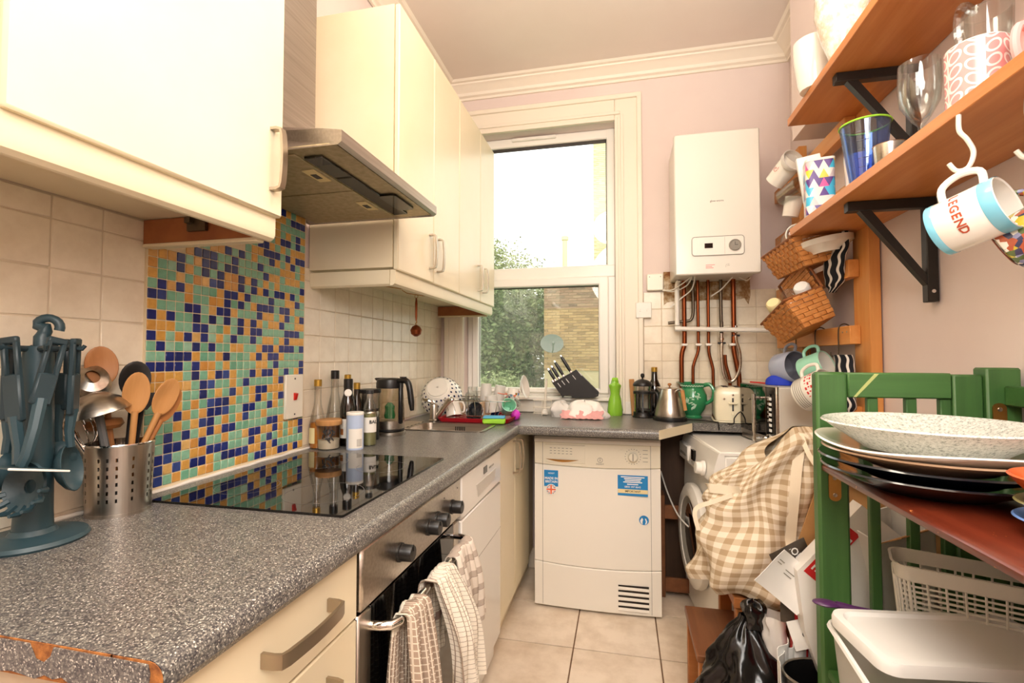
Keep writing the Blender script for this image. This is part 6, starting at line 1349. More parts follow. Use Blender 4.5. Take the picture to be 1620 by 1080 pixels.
g = G(); g.T = RT((onp(.13, .755)+.004, .13, .755), 0, -PI/2+.1); g.lathe([(0, 0), (.032, 0), (.032, .01), (.027, .014), (.025, .034), (.022, .037), (0, .038)], 28); kn = g.build('programme_dial', 'washer_white', wm)
g = G(); dy_, dz_ = .315, .405; g.T = RT((-.014, dy_, dz_), 0, -PI/2)
g.lathe([(.165, .0), (.232, .0), (.236, .01), (.232, .03), (.205, .044), (.175, .04), (.158, .02)], 48, close=True); dr = g.build('door_ring', 'washer_white', wm)
g = G(); g.T = RT((-.014, dy_, dz_), 0, -PI/2); g.lathe([(.135, .006), (.162, .02), (.172, .036), (.160, .036), (.13, .012)], 48, close=True); g.build('inner_ring', 'print_grey', dr)
g = G(); g.T = RT((-.014, dy_, dz_), 0, -PI/2); g.shell([(.001, .0), (.06, .004), (.12, .012), (.158, .030)], 40); g.build('door_glass', 'smoke_glass', dr)
g = G(); g.T = RT((-.002, dy_, dz_), 0, -PI/2); g.lathe([(0, .0), (.15, .0), (.15, .002), (0, .002)], 40); g.build('drum_opening', 'dark_grey', dr)
# trolley wood between dryer and washer
wd = thing('wooden_crate', 'old wooden crate in the gap beside the dryer', 'crate', (.275, 2.66, 0))
for z in (.03, .40): g = G(); g.box(-.07, .07, -.008, .008, z, z+.07, .002); g.build('slat', 'step_wood', wd)
for x in (-.075, .075): g = G(); g.box(x-.01, x+.01, -.011, .10, 0, .52, .002); g.build('side', 'step_wood', wd)
g = G(); g.tube(spline([(.20, 2.80, .62), (.23, 2.70, .52), (.27, 2.60, .44), (.315, 2.55, .40)], 6), .004, 6); solo(g, 'white_flex', 'white_plastic', 'white flex hanging beside the dryer', 'cable')

g = G(); g.box(.172, .345, 2.79, 2.81, 0, .868, .002); solo(g, 'gap_shade_board', 'dark_board', 'dark brown board added to darken the shaded gap between dryer and washing machine', 'panel')  # board added to give the shadowed gap its dark tone
# ---------------------------------------------------------------- green shelf unit at the right front
gu = thing('green_unit', 'green painted slatted shelf unit with a red-brown shelf', 'shelf unit', (.66, 1.30, 0))
def ub(nm, m, x0, x1, y0, y1, z0, z1, b=.003, par=None): g = G(); g.box(x0-.66, x1-.66, y0-1.30, y1-1.30, z0, z1, b); return g.build(nm, m, par or gu)
ub('stile', 'green_paint', .455, .522, 1.30, 1.335, 0, 1.20, .006); ub('stile', 'green_paint', .735, .793, 1.30, 1.335, 0, 1.196, .004); ub('rear_post', 'green_paint', .794, .860, 1.292, 1.338, 0, 1.212, .004)
ub('top_rail', 'green_paint_x', .523, .734, 1.302, 1.333, 1.140, 1.199, .003); ub('bottom_rail', 'green_paint_x', .523, .734, 1.302, 1.333, .30, .36, .003)
for x in (.578, .657, .725): ub('slat', 'green_paint', x-.011, x+.011, 1.310, 1.326, .36, 1.140, .002)
ub('back_rail', 'green_paint_x', .825, .862, .30, 1.291, 1.128, 1.172, .003); ub('back_rail', 'green_paint_x', .825, .862, .30, 1.291, .78, .93, .003); ub('rear_panel', 'green_paint', .78, .83, 1.275, 1.291, .50, .955, .002)
for x, y in ((.455, .30), (.80, .30)): ub('near_leg', 'green_paint', x, x+.06, y, y+.035, 0, 1.2, .004)
g = G(); pr = [(.462-.66+.012*(1-math.cos(a)), .976+.012*math.sin(a)) for a in [PI*k/6-PI/2 for k in range(7)]]
pr = [(.4615-.66, .972), (.464-.66, .966), (.472-.66, .962), (.82-.66, .962), (.82-.66, .984), (.472-.66, .984), (.465-.66, .981), (.4615-.66, .977)]
sweep(g, pr, .20-1.30, 1.297-1.30, lambda p, t: (p[0], t, p[1])); g.build('upper_shelf', 'mahogany', gu, 30, label='red-brown varnished shelf board')
ub('lower_shelf', 'green_paint_x', .465, .82, .30, 1.297, .485, .505)
g = G(); g.prism([(.579-.66, 1.197), (.588-.66, 1.197), (.563-.66, 1.168), (.540-.66, 1.142), (.534-.66, 1.142), (.556-.66, 1.170)], .0008, .004, 'y'); g.build('scratch', 'scratch_green', gu, label='pale scratch across the green paint')
def hinge(x, y, z, nm='mending_plate'):
    g = G(); g.T = RT((x-.66, y-1.30, z), PI/2); g.prism(rrect(-.013, .013, -.034, .034, .012, 5), 0, .003); h = g.build(nm, 'brass', gu)
    for dz in (-.02, .02): g = G(); g.T = RT((x-.66, y-1.30-.003, z+dz), PI/2); g.lathe([(0, 0), (.005, 0), (.004, .0015), (0, .001)], 12); g.build('screw', 'handle_metal', h)
hinge(.489, 1.2995, .93); hinge(.815, 1.2915, 1.10)
# plates on the upper shelf
PX, PY_ = .572, 1.085; PZ = .9845
def plate(name, label, mat, z, r, rim, foot=.6, wave=0, dx=0, dy=0, group=None, th=.006, base=.004):
    g = G(); g.shell([(.0005, base), (r*foot*.9, base), (r*foot*.92, 0), (r*foot, 0), (r*foot*1.04, base), (r*.97, rim-.003), (r, rim), (r*.985, rim+.003), (r*.93, rim), (r*foot*.95, base+th), (.0005, base+th)], 72)
    if wave:
        for i, p in enumerate(g.v):
            x, y, z_ = p; a = math.atan2(y, x); q = (math.hypot(x, y)/r)**4; s = 1+.035*q*math.sin(3*a+1); g.v[i] = (x*s, y*s, z_+wave*q*math.sin(3*a+.3)+wave*q)
    return solo(g, name, mat, label, 'plate', (PX+dx, PY_+dy, z), group=group)
plate('dark_plate', 'lowest dark navy plate of the stack', 'dark_glaze', PZ, .178, .036, .55); plate('dark_plate', 'second dark navy plate of the stack', 'dark_glaze', PZ+.022, .182, .034, .55)
plate('beige_plate', 'beige plate in the middle of the stack', 'beige_glaze', PZ+.043, .176, .030, .55); plate('white_plate', 'white wavy rimmed plate under the speckled platter', 'ceramic_white', PZ+.056, .186, .026, .6, .005)
plate('speckled_platter', 'grey speckled stoneware platter on top of the stack', 'platter_glaze', PZ+.076, .176, .048, .62)
for k, (m_, z, r, nm, lb) in enumerate((('blue_glaze', 0, .082, 'small_plate', 'small blue rimmed plate at the right edge'), ('olive_glaze', .022, .080, 'small_plate', 'small olive plate above the blue one'), ('orange_glaze', .044, .086, 'orange_bowl', 'orange terracotta dish on top of the small plates'))):
    g = G(); g.shell([(.0005, .003), (r*.5, .003), (r*.52, 0), (r*.6, 0), (r*.95, .024 if k < 2 else .034), (r, .026 if k < 2 else .04), (r*.97, .028 if k < 2 else .042), (r*.58, .009), (.0005, .009)], 40); solo(g, nm, m_, lb, 'plate' if k < 2 else 'dish', (.618, .81, PZ+z))
# lower shelf: tub, lid, basket, purple spoon
def rtub(g, w, d, h, r, t=.003, flare=.9):
    a = rrect(-w, w, -d, d, r, 5); b = rrect(-w+t, w-t, -d+t, d-t, r, 5); n = len(a)
    vs = [(x*flare, y*flare, 0) for x, y in a]+[(x, y, h) for x, y in a]+[(x, y, h) for x, y in b]+[(x*flare, y*flare, t) for x, y in b]
    g.add(vs, [(k*n+i, k*n+(i+1) % n, (k+1)*n+(i+1) % n, (k+1)*n+i) for k in range(3) for i in range(n)]+[tuple(range(n))[::-1], tuple(3*n+i for i in range(n))])
tb = thing('storage_tub', 'translucent plastic storage tub on the lower green shelf', 'tub', (.555, 1.015, .506), R(-4))
g = G(); rtub(g, .15, .12, .182, .03); g.build('body', 'tub_plastic', tb); g = G(); g.tube([(x, y, .183) for x, y in rrect(-.154, .154, -.124, .124, .032, 5)], .0055, 6, True); g.build('rim', 'lid_plastic', tb)
ld = thing('tub_lid', 'white plastic lid lying across the storage tub', 'lid', (.575, 1.06, .712), rot=(R(2.5), R(1.0), R(10)))
a = rrect(-.165, .185, -.085, .085, .03, 6); b = rrect(-.150, .170, -.072, .072, .026, 6); c_ = rrect(-.145, .165, -.067, .067, .026, 6); n = len(a)
vs = [(x, y, -.012) for x, y in a]+[(x*1.004, y*1.004, .004) for x, y in a]+[(x*.99, y*.99, .010) for x, y in a]+[(x, y, .011) for x, y in b]+[(x, y, .005) for x, y in c_]
g = G(); g.add(vs, [(k*n+i, k*n+(i+1) % n, (k+1)*n+(i+1) % n, (k+1)*n+i) for k in range(4) for i in range(n)]+[tuple(4*n+i for i in range(n)), tuple(range(n))[::-1]]); g.build('panel', 'lid_plastic', ld, 30)
bx = thing('white_tub', 'white opaque tub below the lid near the frame edge', 'tub', (.60, .845, .506), R(2)); g = G(); rtub(g, .11, .075, .12, .025); g.build('body', 'lid_plastic', bx); g = G(); g.prism(rrect(-.112, .112, -.077, .077, .026, 5), .121, .131); g.build('lid', 'label_white', bx)
pb = thing('plastic_basket', 'white slotted plastic basket at the back of the lower green shelf', 'basket', (.735, 1.18, .506), R(-22))
w_, d_, h_ = .17, .06, .295
def ring_pts(z): s = .86+.14*z/h_; return [(x*s, y*s, z) for x, y in rrect(-w_, w_, -d_, d_, .03, 4)]
g = G(); g.prism([(p[0]*.98, p[1]*.98) for p in ring_pts(0)], 0, .004); g.build('base', 'basket_plastic', pb)
g = G(); R0 = ring_pts(h_-.03); R1 = ring_pts(h_); n = len(R0); g.add(R0+R1+[(x*1.03, y*1.05, z) for x, y, z in R1], [(i, (i+1) % n, n+(i+1) % n, n+i) for i in range(n)]+[(n+i, n+(i+1) % n, 2*n+(i+1) % n, 2*n+i) for i in range(n)]); g.build('rim_band', 'basket_plastic', pb)
for k in range(24):
    z = .012+.0105*k; g = G(); q = ring_pts(z); q2 = ring_pts(z+.0042); g.add(q+q2, [(i, (i+1) % n, n+(i+1) % n, n+i) for i in range(n)]); g.build('slat', 'basket_plastic', pb)
for k in range(30):
    u = k/30*n; i = int(u); f_ = u-i; pa, pb_ = ring_pts(.0)[i % n], ring_pts(.0)[(i+1) % n]; pc, pd = R0[i % n], R0[(i+1) % n]
    lo_ = Vector(pa).lerp(Vector(pb_), f_); hi_ = Vector(pc).lerp(Vector(pd), f_); g = G(); g.tube([tuple(lo_*1.005), tuple(Vector((hi_.x*1.005, hi_.y*1.005, hi_.z)))], .0022, 5); g.build('rib', 'basket_plastic', pb)
xs_, ys_ = w_-.03, d_
for s in (-1, 1):
    for k in range(11):
        x = -.145+.029*k; g = G(); g.tube([(x*.86, s*d_*.865, .004), (x, s*d_*.985, h_-.03)], .0022, 5); g.build('rib', 'basket_plastic', pb)
ps = thing('purple_spatula', 'dark purple plastic utensil lying over the tub by the green post', 'utensil', (.412, 1.15, .716), rot=(0, R(2), R(-2)))
g = G(); g.ball((0, 0, .006), (.026, .016, .006), 14, 8); g.tube([(.018, 0, .006), (.05, -.002, .004), (.10, -.004, .0), (.17, -.006, .003)], [.008, .006, .008, .010], 8); g.build('body', 'purple', ps)

# ---------------------------------------------------------------- stool, bag and clutter in front of the washing machine
sl = thing('step_stool', 'orange-brown wooden step stool under the gingham bag', 'stool', (.36, 1.80, 0))
def sb(nm, x0, x1, y0, y1, z0, z1, par=None, mat='stool_wood'): g = G(); g.box(x0-.36, x1-.36, y0-1.80, y1-1.80, z0, z1, .003); return g.build(nm, mat, par or sl)
sb('seat', .345, .60, 1.70, 2.02, .43, .465); sb('step', .225, .40, 1.66, 1.98, .268, .291, mat='step_wood')
for y in (1.665, 1.945): sb('leg', .232, .272, y, y+.03, 0, .266)
for y in (1.71, 1.985): sb('leg', .352, .395, y, y+.03, 0, .428); sb('leg', .55, .59, y, y+.03, 0, .428)
sb('riser', .40, .415, 1.74, 1.985, .293, .428)
t_ = uvmat('gingham', lambda t, u, v: t.ramp(mth(t, 'MULTIPLY', mth(t, 'ADD', mth(t, 'GREATER_THAN', mth(t, 'FRACT', mth(t, 'MULTIPLY', u, 34)), .5), mth(t, 'GREATER_THAN', mth(t, 'FRACT', mth(t, 'MULTIPLY', v, 17)), .5)), .5), [(0, '#e6dac6'), (.3, '#cdbb9f'), (.7, '#b09878')], 'CONSTANT'), .9, .2)
gb = thing('gingham_bag', 'beige gingham fabric bag with webbing handles piled on the stool', 'bag', (.468, 1.80, .47))
def bagf(u, v):
    th_ = 2*PI*u; c, s = math.cos(th_), math.sin(th_)
    zt = .53*v; hw = .200*(1-.02*v)+.02*math.sin(5*th_+v*4); hd = .150*(1-.45*v)+.016*math.sin(4*th_+1+v*6)
    if v > .93: hw *= 1-.35*((v-.93)/.07); hd *= 1-.9*((v-.93)/.07)
    if v < .06: hw *= .8+.2*(v/.06); hd *= .8+.2*(v/.06)
    lean = .13*v+.02*math.sin(v*7); sag = .018*math.sin(3*th_+v*9)+.014*math.sin(7*th_-v*13)
    bul = 1+.20*math.exp(-((v-.28)/.16)**2)*(.5+.5*math.cos(th_-PI*1.05))-.10*math.exp(-((v-.42)/.06)**2)*(.5+.5*math.cos(th_-PI*1.1))
    zd = .10*max(0, -c)*(v > .5)*(v-.5)*2*1.0
    return (c*hw*bul+lean-.045+sag*c, s*hd*bul+sag*s+.03*v, zt-zd*1.6+.012*math.sin(6*th_)*(1-v))
g = G(); g.grid(bagf, 90, 60); g.build('cloth_body', 'gingham', gb, 75)
def strap(pts, w, nm='webbing_handle', m='webbing'):
    P = [Vector(p) for p in spline(pts, 6)]; g = G(); vs = []
    for i, p in enumerate(P):
        d = (P[min(i+1, len(P)-1)]-P[max(i-1, 0)]).normalized(); vw = Vector((.3, .95, .0)); sd = d.cross(vw).normalized()
        for a, b in ((-1, 0), (1, 0), (1, 1), (-1, 1)): vs.append(tuple(p+sd*w/2*a+vw*.0025*-b))
    n = len(P); g.add(vs, [(i*4+k, i*4+(k+1) % 4, i*4+4+(k+1) % 4, i*4+4+k) for i in range(n-1) for k in range(4)]+[(3, 2, 1, 0), tuple((n-1)*4+k for k in range(4))]); g.build(nm, m, gb, 60)
def on_bag(u, v, off=.006): p = Vector(bagf(u, v)); c = Vector(bagf(u, v)); ax = Vector((.15*v-.045, .03*v, p.z)); d = (p-ax).normalized(); return tuple(p+d*off)
strap([on_bag(.775-.0*k, .97-.16*k) for k in range(6)], .030, 'webbing_band')
strap([on_bag(.765, .97), tuple(Vector(on_bag(.78, .86))+Vector((.01, -.035, 0))), tuple(Vector(on_bag(.82, .72))+Vector((.03, -.045, -.01))), tuple(Vector(on_bag(.87, .66))+Vector((.02, -.04, 0))), on_bag(.90, .70)], .014)
strap([on_bag(.62, .66), tuple(Vector(on_bag(.60, .60))+Vector((-.03, -.03, 0))), tuple(Vector(on_bag(.57, .48))+Vector((-.035, -.03, 0))), on_bag(.585, .36)], .014)
strap([on_bag(.52+.03*k, .72-.005*k) for k in range(5)], .030, 'webbing_band')
# black bin bag
bb = thing('bin_bag', 'shiny black bin bag tied to the stool', 'bag', (.345, 1.585, 0))
def binf(u, v):
    th_ = 2*PI*u; w = .128*(math.sin(PI*min(v/.55, 1)*.5)**.7 if v < .3 else 1)*(1 if v < .62 else max(.09, 1-(v-.62)/.38)**.75)
    fold = 1+.10*math.sin(5*th_+7*v)+.08*math.sin(9*th_-17*v)+.06*math.sin(14*th_+31*v)*math.sin(v*19)
    return (w*fold*math.cos(th_)+.05*max(0, v-.5)+.012*math.sin(v*12), .75*w*fold*math.sin(th_)+.05*max(0, v-.5), .46*v)
g = G(); g.grid(binf, 80, 40); g.build('bag_body', 'bin_bag', bb, 60)
g = G(); f3 = crumple(.035, .03, .07, 21); g.T = Matrix.Translation((.035, .02, .432)); g.grid(f3, 40, 10); g.build('tied_top', 'bin_bag', bb, 60)
rl = thing('bag_roll', 'rolled pale plastic carrier bags beside the bin bag', 'carrier bag', (.46, 1.585, 0))
g = G(); g.grid(lambda u, v: ((.030+.006*math.sin(5*2*PI*u+v*20)+.003*math.sin(60*v))*math.cos(2*PI*u)-.03*v, (.030+.006*math.sin(4*2*PI*u))*math.sin(2*PI*u), .48*v), 36, 40); g.build('roll', 'carrier', rl, 60)
# paper pile: leaflets, cardboard and boxes
def sheet(name, label, cat, c, ux, uy, w, h, mat, curl=.0, th=.0012, nu=16, nv=10):
    ux = Vector(ux).normalized(); uy = Vector(uy); uy = (uy-ux*uy.dot(ux)).normalized(); nn = ux.cross(uy); c = Vector(c)
    def f(u, v): return tuple(ux*(u-.5)*w+uy*(v-.5)*h+nn*(curl*4*(u-.5)**2+curl*1.5*(v-.5)*abs(v-.5)))
    t = thing(name, label, cat, tuple(c)); g = G(); g.grid(f, nu, nv, th=th); g.build('sheet', mat, t, 60)
    def at(x, y, off=.001): p = Vector(f(x/w+.5, y/h+.5)); return p+nn*off, ux, uy, nn
    return t, at
def print_on(t, at, s, size, x, y, mat, bold=.0004, ang=0, flip=1):
    p, ux, uy, nn = at(x, y, .0016); c_, s_ = math.cos(ang), math.sin(ang); a = ux*c_+uy*s_; b = -ux*s_+uy*c_
    o = text('lettering', s, size, mat, t, (0, 0, 0), (0, 0, 0), .0003, bold=bold); M = Matrix((a, b, a.cross(b))).transposed().to_4x4(); M.translation = p; o.matrix_local = M
RIGHT, UPW, TOW = Vector((.96, .27, 0)), Vector((0, 0, 1)), Vector((-.3, -.95, 0))
t, at = sheet('magazine', 'dark glossy magazine wedged behind the white leaflet', 'magazine', (.490, 1.50, .600), RIGHT*.45-UPW*.89+TOW*.0, RIGHT*.89+UPW*.45, .27, .105, 'magazine', .01)
print_on(t, at, 'SON', .028, -.105, .015, 'print_white', ang=.25); print_on(t, at, 'MIEJAZ', .026, -.015, .034, 'gold', ang=0)
t, at = sheet('white_leaflet', 'folded white leaflet propped on the pile in front of the bag', 'leaflet', (.432, 1.46, .635), RIGHT*.80-UPW*.66, RIGHT*.60+UPW*.78+TOW*.1, .15, .115, 'print_white', .014)
for k, (x, y, w_) in enumerate(((-.055, .03, .02), (-.055, .022, .014), (-.01, .018, .03), (-.01, .008, .026))):
    p, ux, uy, nn = at(x, y, .0018); g = G(); g.T = Matrix((ux, uy, nn)).transposed().to_4x4(); g.T.translation = p; g.box(-w_/2, w_/2, -.0012, .0012, 0, .0002); g.build('print_line', 'print_grey', t)
t, at = sheet('dark_flyer', 'dark flyer curling below the white leaflet', 'flyer', (.478, 1.50, .545), RIGHT, UPW*.9+TOW*.1, .11, .08, 'magazine', -.01)
print_on(t, at, 'JL', .03, 0, .01, 'print_grey')
def carton(name, label, c, dims, rot, mat, flap=True):
    t = thing(name, label, 'box', c, rot=rot); w_, d_, h_ = dims; g = G(); th = .004
    g.box(-w_/2, w_/2, -d_/2, -d_/2+th, 0, h_); g.box(-w_/2, w_/2, d_/2-th, d_/2, 0, h_); g.box(-w_/2, -w_/2+th, -d_/2, d_/2, 0, h_); g.box(w_/2-th, w_/2, -d_/2, d_/2, 0, h_); g.box(-w_/2, w_/2, -d_/2, d_/2, 0, th); g.build('body', mat, t)
    if flap:
        for s in (-1, 1):
            g = G(); g.add([(-w_/2, s*d_/2, h_), (w_/2, s*d_/2, h_), (w_/2, s*(d_/2+.06), h_+.05), (-w_/2, s*(d_/2+.06), h_+.05), (-w_/2, s*d_/2, h_+.003), (w_/2, s*d_/2, h_+.003), (w_/2, s*(d_/2+.06), h_+.053), (-w_/2, s*(d_/2+.06), h_+.053)], [(0, 1, 2, 3), (7, 6, 5, 4), (0, 4, 5, 1), (1, 5, 6, 2), (2, 6, 7, 3), (3, 7, 4, 0)]); g.build('flap', 'cardboard', t)
    return t
t = carton('brown_carton', 'brown cardboard carton behind the green post', (.62, 1.60, .40), (.26, .16, .44), (R(-6), R(14), R(-8)), 'cardboard')
t = thing('white_carton', 'flat white box with a red printed strip tilted behind the green post', 'box', (0, 1.43, 0)); g = G(); g.prism([(.446, .672), (.60, .855), (.76, .72), (.74, .40), (.50, .40), (.462, .52)], 0, .05, 'y'); g.build('body', 'card_white', t)
M = RT((.446, 0, .672), 0, R(-50)); g = G(); g.T = M; g.box(.012, .175, -.0012, .0004, -.046, -.010); st_ = g.build('red_strip', 'red_print', t); o = text('lettering', 'FRAGILE', .034, 'print_white', st_, (0, 0, 0), (0, 0, 0), bold=.0006); o.matrix_local = M @ RT((.092, -.0016, -.028)) @ Matrix.Rotation(PI, 4, 'Y') @ Matrix.Rotation(PI/2, 4, 'X')
t = thing('cardboard_flap', 'brown cardboard flap standing between the gingham bag and the green post', 'cardboard', (.0, 1.50, 0)); g = G(); g.prism([(.50, .50), (.472, .73), (.528, .90), (.58, .97), (.62, .50)], -.002, .002, 'y'); g.build('sheet', 'cardboard', t)
t = carton('open_white_box', 'open white cardboard box seen between the green slats', (.715, 1.545, .42), (.16, .12, .40), (R(10), R(-12), R(20)), 'card_white')
t = carton('dark_carton', 'open brown box with a dark inside on the floor of the pile', (.645, 1.56, .0), (.29, .16, .50), (0, 0, R(-10)), 'cardboard')
t = carton('red_carton', 'red carton of papers beside the pale bag roll', (.470, 1.53, .0), (.035, .07, .56), (0, R(1), R(-10)), 'red_print', False)
for k in range(4):
    g = G(); g.grid(lambda u, v: (.075*(u-.5)+.008*math.sin(5*v+k)*v+.02*v*v*(k-1.5), .006*math.sin(6*u+k)*v, (.455+.015*(k % 2))*v), 6, 12, th=.0015); solo(g, 'paper_folder', 'print_white', ['white paper folder standing closest to the bin bag', 'second white paper folder beside the bin bag', 'third white paper folder, in front of the red carton', 'white paper folder closest to the black bin'][k], 'paper', (.415+.010*k, 1.455+.004*k, .001), (0, 0, R(70-14*k)), 'papers beside the bin bag')
t, at = sheet('white_card', 'white card with handwritten black lettering', 'card', (.50, 1.485, .492), RIGHT+UPW*.15, UPW*.8-TOW*.4, .13, .07, 'card_white', .004); print_on(t, at, 'durbur', .024, 0, .0, 'ink', .0001)
pa = thing('black_bin', 'black round bin with a pale rim standing by the green post', 'bin', (.50, 1.40, 0)); g = G(); g.shell([(.0005, 0), (.075, 0), (.10, .425), (.097, .425), (.072, .006), (.0005, .006)], 40, sy=.75); g.build('bin_body', 'black_plastic', pa); g = G(); g.tube([(.10*math.cos(2*PI*k/40), .075*math.sin(2*PI*k/40), .426) for k in range(40)], .0035, 6, True); g.build('rim', 'steel', pa)
# ---------------------------------------------------------------- tea towels on the oven handle
def grid_mat(name, bg, line, nu, nv, wl, stripes=(), bg2=None):
    def b(t, u, v):
        c = mixc(t, mth(t, 'MAXIMUM', stripe(t, u, nu, wl), stripe(t, v, nv, wl)), bg, line)
        for axis, p0, p1, col in stripes:
            s = u if axis == 'u' else v; c = mixc(t, mth(t, 'MULTIPLY', mth(t, 'GREATER_THAN', s, p0), mth(t, 'LESS_THAN', s, p1)), c, col)
        return c
    return uvmat(name, b, .95, .35)
grid_mat('towel_brown', '#a48f7d', '#dccfbc', 16, 56, .16, (('v', .30, .36, '#efe6d4'),))
grid_mat('towel_cream', '#e9e0d0', '#9a8878', 18, 48, .10, (('v', .16, .20, '#a48a80'), ('u', .12, .2, '#b49c92')))
def bstr(t, u, v):
    c = mixc(t, stripe(t, v, 9, .10), '#d9cec0', '#6a5c54'); return mixc(t, stripe(t, mth(t, 'ADD', v, .03), 9, .35), c, '#b5a698')
uvmat('towel_stripe', bstr, .95, .35)
BX, BZ = -.447, .697
def towel(label, y0, y1, L, mat, back, pinch=.55, seed=1, out=.0, folds=4, amp=.012, skew=0):
    rs = random.Random(seed); ph = [rs.uniform(0, 6) for _ in range(4)]; tot = L+back; rad = .0125
    def f(u, v):
        s = v*tot; yc = (y0+y1)/2; 
        if s < back: x, z = BX-rad, BZ-(back-s); k = (back-s)/back
        elif s < back+.04: a = PI-(s-back)/.04*PI; x, z = BX+rad*math.cos(a), BZ+rad*math.sin(a); k = 0
        else: x, z = BX+rad, BZ-(s-back-.04); k = min(1, (s-back-.04)/L)
        front_ = s >= back+.02; w_ = (y1-y0)*(pinch+(1-pinch)*min(1, k*1.8)**.7)
        yy = yc+(u-.5)*w_+skew*k
        dx = amp*(.35+k)*math.sin(folds*2*PI*u+ph[0]+k*1.5)+amp*.5*math.sin(folds*3.3*PI*u+ph[1])
        if front_: x += abs(dx)*1.3+out*math.sin(min(1, k*2)*PI/2)
        else: x -= min(abs(dx)*.5, .012)
        return (x, yy, z-.004*math.sin(9*u+ph[2]))
    g = G(); g.grid(f, 48, 70, th=.0022); return solo(g, 'tea_towel', mat, label, 'tea towel', (0, 0, 0), ang=75)
towel('brown and cream checked tea towel nearest on the oven handle', .915, 1.045, .50, 'towel_brown', .26, .65, 2, .020, 3, .018)
towel('cream tea towel with thin brown grid in the middle of the handle', 1.05, 1.225, .32, 'towel_cream', .22, .72, 5, .045, 3, .019, .02)
towel('striped tea towel furthest along the oven handle', 1.215, 1.395, .25, 'towel_stripe', .16, .80, 9, .022, 2, .010)
g = G(); g.grid(lambda u, v: (BX+.03+.01*math.sin(6*u+2*v), 1.245+.10*u, .60-.40*v), 16, 16, th=.002); solo(g, 'red_towel', uvmat('towel_red', lambda t, u, v: mixc(t, mth(t, 'GREATER_THAN', u, .55), '#e9e2d6', '#b3202c'), .9), 'red edged cloth hanging behind the cream grid towel', 'tea towel', ang=70)

# ---------------------------------------------------------------- outside the window
GZ = -1.3
g = G(); g.box(-26, 16, 3.2, 40, GZ-.2, GZ); g.build('ground', 'jug_green', kind='structure')
for nm_, cl in (('brick_yellow', [(0, '#a98358'), (.4, '#b89366'), (.7, '#9a764e'), (1, '#8c6c48')]), ('brick_red', [(0, '#9a7760'), (.4, '#8a6450'), (.7, '#a8866c'), (1, '#6e5444')]), ('pale_brick', [(0, '#d2c698'), (1, '#e0d6ae')])):
    t = NT(nm_); oi = t.n('ShaderNodeObjectInfo'); t.base(t.ramp(oi.outputs['Random'], cl)); MATS[nm_] = t.set(.9)
plain('mortar', '#bda684', .95)
HY, HX = 13.0, -2.06
hw = thing('brick_house', 'yellow and red brick house wall beyond the garden', 'house', (0, HY, GZ))
g = G(); g.box(HX, 2.4, .02, 2.5, 0, 4.95); g.build('wall_core', 'mortar', hw)
bm_ = {}; hb_ = {}
for k in ('brick_yellow', 'brick_red', 'pale_brick'):
    g = G(); g.box(-.107, .107, -.008, .02, -.031, .031); bm_[k] = g.mesh('brick', k); g = G(); g.box(-.05, .05, -.008, .02, -.031, .031); hb_[k] = g.mesh('brick', k)
cnt = 0
for r_ in range(29, 66):
    z = .04+.075*r_; off = .1125*(r_ % 2); k = 'brick_red' if r_ > 51 else 'brick_yellow'
    if off: inst('brick', hb_[k], hw, (HX+.05, 0, z))
    for q in range(7): inst('brick', bm_[k], hw, (HX+.107+off+.225*q, 0, z)); cnt += 1
g = G(); g.box(HX, 2.4, -.012, .03, 3.86, 3.90); g.build('ledge', 'brick_red', hw)
nb = thing('pale_brick_house', 'pale tall brick house at the right edge of the window', 'house', (0, 19.0, GZ))
g = G(); g.box(-1.05, 3.5, .02, 3, 0, 15); g.build('wall_core', 'pale_brick', nb)
for r_ in range(85, 165):
    z = .04+.075*r_
    for q in range(3): inst('brick', bm_['pale_brick'], nb, (-1.05+.107+.1125*(r_ % 2)+.225*q, 0, z))
ch = thing('flue_stack', 'thin pale post rising above the far roof line', 'post', (-2.15, 18.8, GZ)); g = G(); g.lathe([(.1, 0), (.1, 7.1), (.14, 7.12), (.14, 7.25), (.1, 7.28)], 12); g.build('post', 'pale_brick', ch)
sd = thing('satellite_dish', 'grey satellite dish on the corner of the brick house', 'satellite dish', (-1.80, HY-.33, 1.60))
M = frame((.25, -.95, .2), (0, 0, 1)).to_4x4() @ Matrix.Scale(1.5, 4)
g = G(); g.T = M; g.shell([(.001, -.03), (.09, -.022), (.17, .0), (.205, .018), (.203, .022), (.165, .006), (.001, -.02)], 32, sx=.82); g.build('reflector', 'dish_grey', sd)
g = G(); g.T = M; g.tube([(-.16, 0, .0), (-.14, 0, .12), (-.05, 0, .22)], .012, 6); g.ball((-.04, 0, .22), .03, 8, 6); g.build('feed_arm', 'dish_grey', sd)
g = G(); g.tube([(0, 0, -.02), (.05, .18, -.06), (.05, .335, -.06)], .025, 8); g.build('wall_mount', 'dish_grey', sd)
def leaf_mat(name, cols):
    t = NT(name); f = t.noise(t.pos(), 3, 3, .6); t.base(t.ramp(f, [(.3, cols[0]), (.5, cols[1]), (.7, cols[2])])); t.b.inputs['Transmission Weight'].default_value = 0; MATS[name] = t.set(.8, 0, .2); return t
leaf_mat('leaf_dark', ['#5f6d48', '#78855c', '#919a70']); leaf_mat('leaf_pale', ['#868e62', '#9aa276', '#b0b488'])
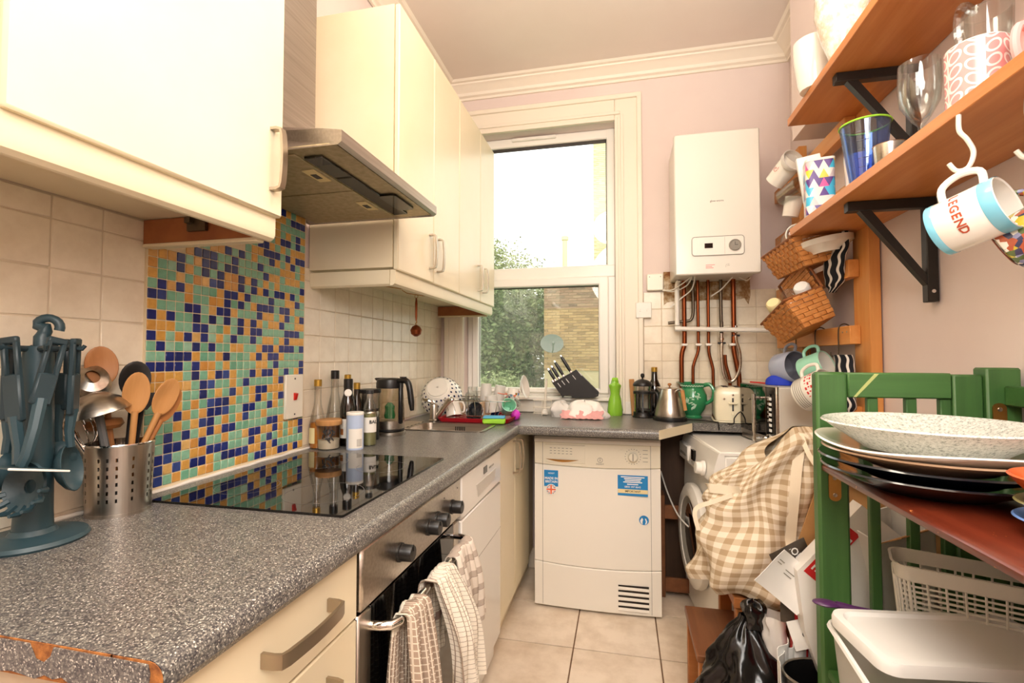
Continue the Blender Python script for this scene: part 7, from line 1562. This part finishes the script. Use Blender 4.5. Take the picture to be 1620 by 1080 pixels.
def tree(name, label, base, blobs, n, size, mat, seed, cat='tree', k=1.62):
    rs = random.Random(seed); base = (base[0]*k, base[1]*k, GZ); blobs = [(b[0]*k, b[1]*k, (b[2]-1.535)*k+1.235-GZ, b[3]*k) for b in blobs]
    t = thing(name, label, cat, base); g = G(); b0 = blobs[0]
    g.tube([(0, 0, 0), (.05, 0, b0[2]*.5), (b0[0]*.6, b0[1]*.6, b0[2])], [.18, .14, .08], 8); g.build('trunk', 'stool_wood', t)
    vs = []; fs = []; W = [b[3]**2 for b in blobs]
    for i in range(n):
        b = rs.choices(blobs, W)[0]; d = Vector((rs.gauss(0, 1), rs.gauss(0, 1), rs.gauss(0, 1))).normalized(); q = b[3]*(rs.random()**.45)*(1+.25*rs.gauss(0, .6))
        p = Vector(b[:3])+Vector((d.x*q, d.y*q, d.z*q*.9)); a = Vector((rs.gauss(0, 1), rs.gauss(0, 1), rs.gauss(0, .6))).normalized(); c = a.cross(Vector((rs.gauss(0, 1), rs.gauss(0, 1), rs.gauss(0, 1)))).normalized(); s = size*rs.uniform(.6, 1.3)
        o = len(vs); vs += [tuple(p-a*s), tuple(p+c*s*.45), tuple(p+a*s), tuple(p-c*s*.45)]; fs.append((o, o+1, o+2, o+3))
    g = G(); g.add(vs, fs); g.build('foliage', mat, t, 0, kind='stuff'); return t
tree('garden_tree', 'large dark green tree at the left behind the garden', (-3.0, 9.4, 0), [(-.3, 0, 1.8, 1.3), (-.9, .2, 2.6, 1.2), (.3, -.1, 1.2, .9), (.15, .1, 2.35, .85), (-.4, .1, 3.0, 1.0), (1.0, .4, 1.5, .8), (1.3, .5, 2.3, .8), (.9, .3, .8, .9)], 42000, .085, 'leaf_dark', 3)
tree('garden_tree', 'wispy tree top rising behind the dark green tree', (-3.5, 11.5, 0), [(.4, 0, 3.2, 1.3), (1.2, 0, 2.6, 1.2), (.0, .2, 4.0, .8), (2.0, .1, 2.2, .9)], 18000, .08, 'leaf_pale', 5)
tree('garden_bush', 'pale green bush low in front of the trees near the brick wall', (-1.72, 7.6, 0), [(-.15, 0, .95, .42), (-.1, 0, .6, .45), (-.6, .1, .8, .5)], 9000, .045, 'leaf_pale', 8, 'bush')

# repeats of a kind share a group
GRP = {'wall_cabinet': 'cream wall cabinets', 'wooden_spoon': 'wooden spoons in the steel pot', 'bottle': 'bottles on the worktop', 'knife': 'knives in the black block', 'wall_shelf': 'pine wall shelves', 'shelf_bracket': 'black shelf brackets', 'cup_hook': 'white cup hooks', 'rail_hook': 'wire hooks on the pine rack', 'dark_plate': 'stack of plates on the green unit', 'beige_plate': 'stack of plates on the green unit', 'white_plate': 'stack of plates on the green unit', 'speckled_platter': 'stack of plates on the green unit', 'small_plate': 'small plates at the right edge', 'tea_towel': 'tea towels on the oven handle', 'oven_glove': 'striped oven gloves', 'glass_tankard': 'glass tankards on the lower shelf', 'pipe': 'copper pipes below the boiler', 'cable': 'white cables by the boiler', 'garden_tree': 'trees beyond the garden'}
for o in COL.objects:
    if o.parent is None and 'label' in o and 'group' not in o:
        k = o.name.split('.')[0]
        if k in GRP: o['group'] = GRP[k]
        elif k.endswith('_mug'): o['group'] = 'mugs on hooks' if o.location.z < 1.6 else 'mugs on the lower shelf'
        elif k in ('fish_slice', 'pasta_server', 'ladle', 'serving_spoon', 'masher'): o['group'] = GU
        elif k in ('black_spoon', 'spatula', 'spaghetti_spoon', 'steel_ladle', 'whisk', 'wooden_masher', 'steel_rod'): o['group'] = GP
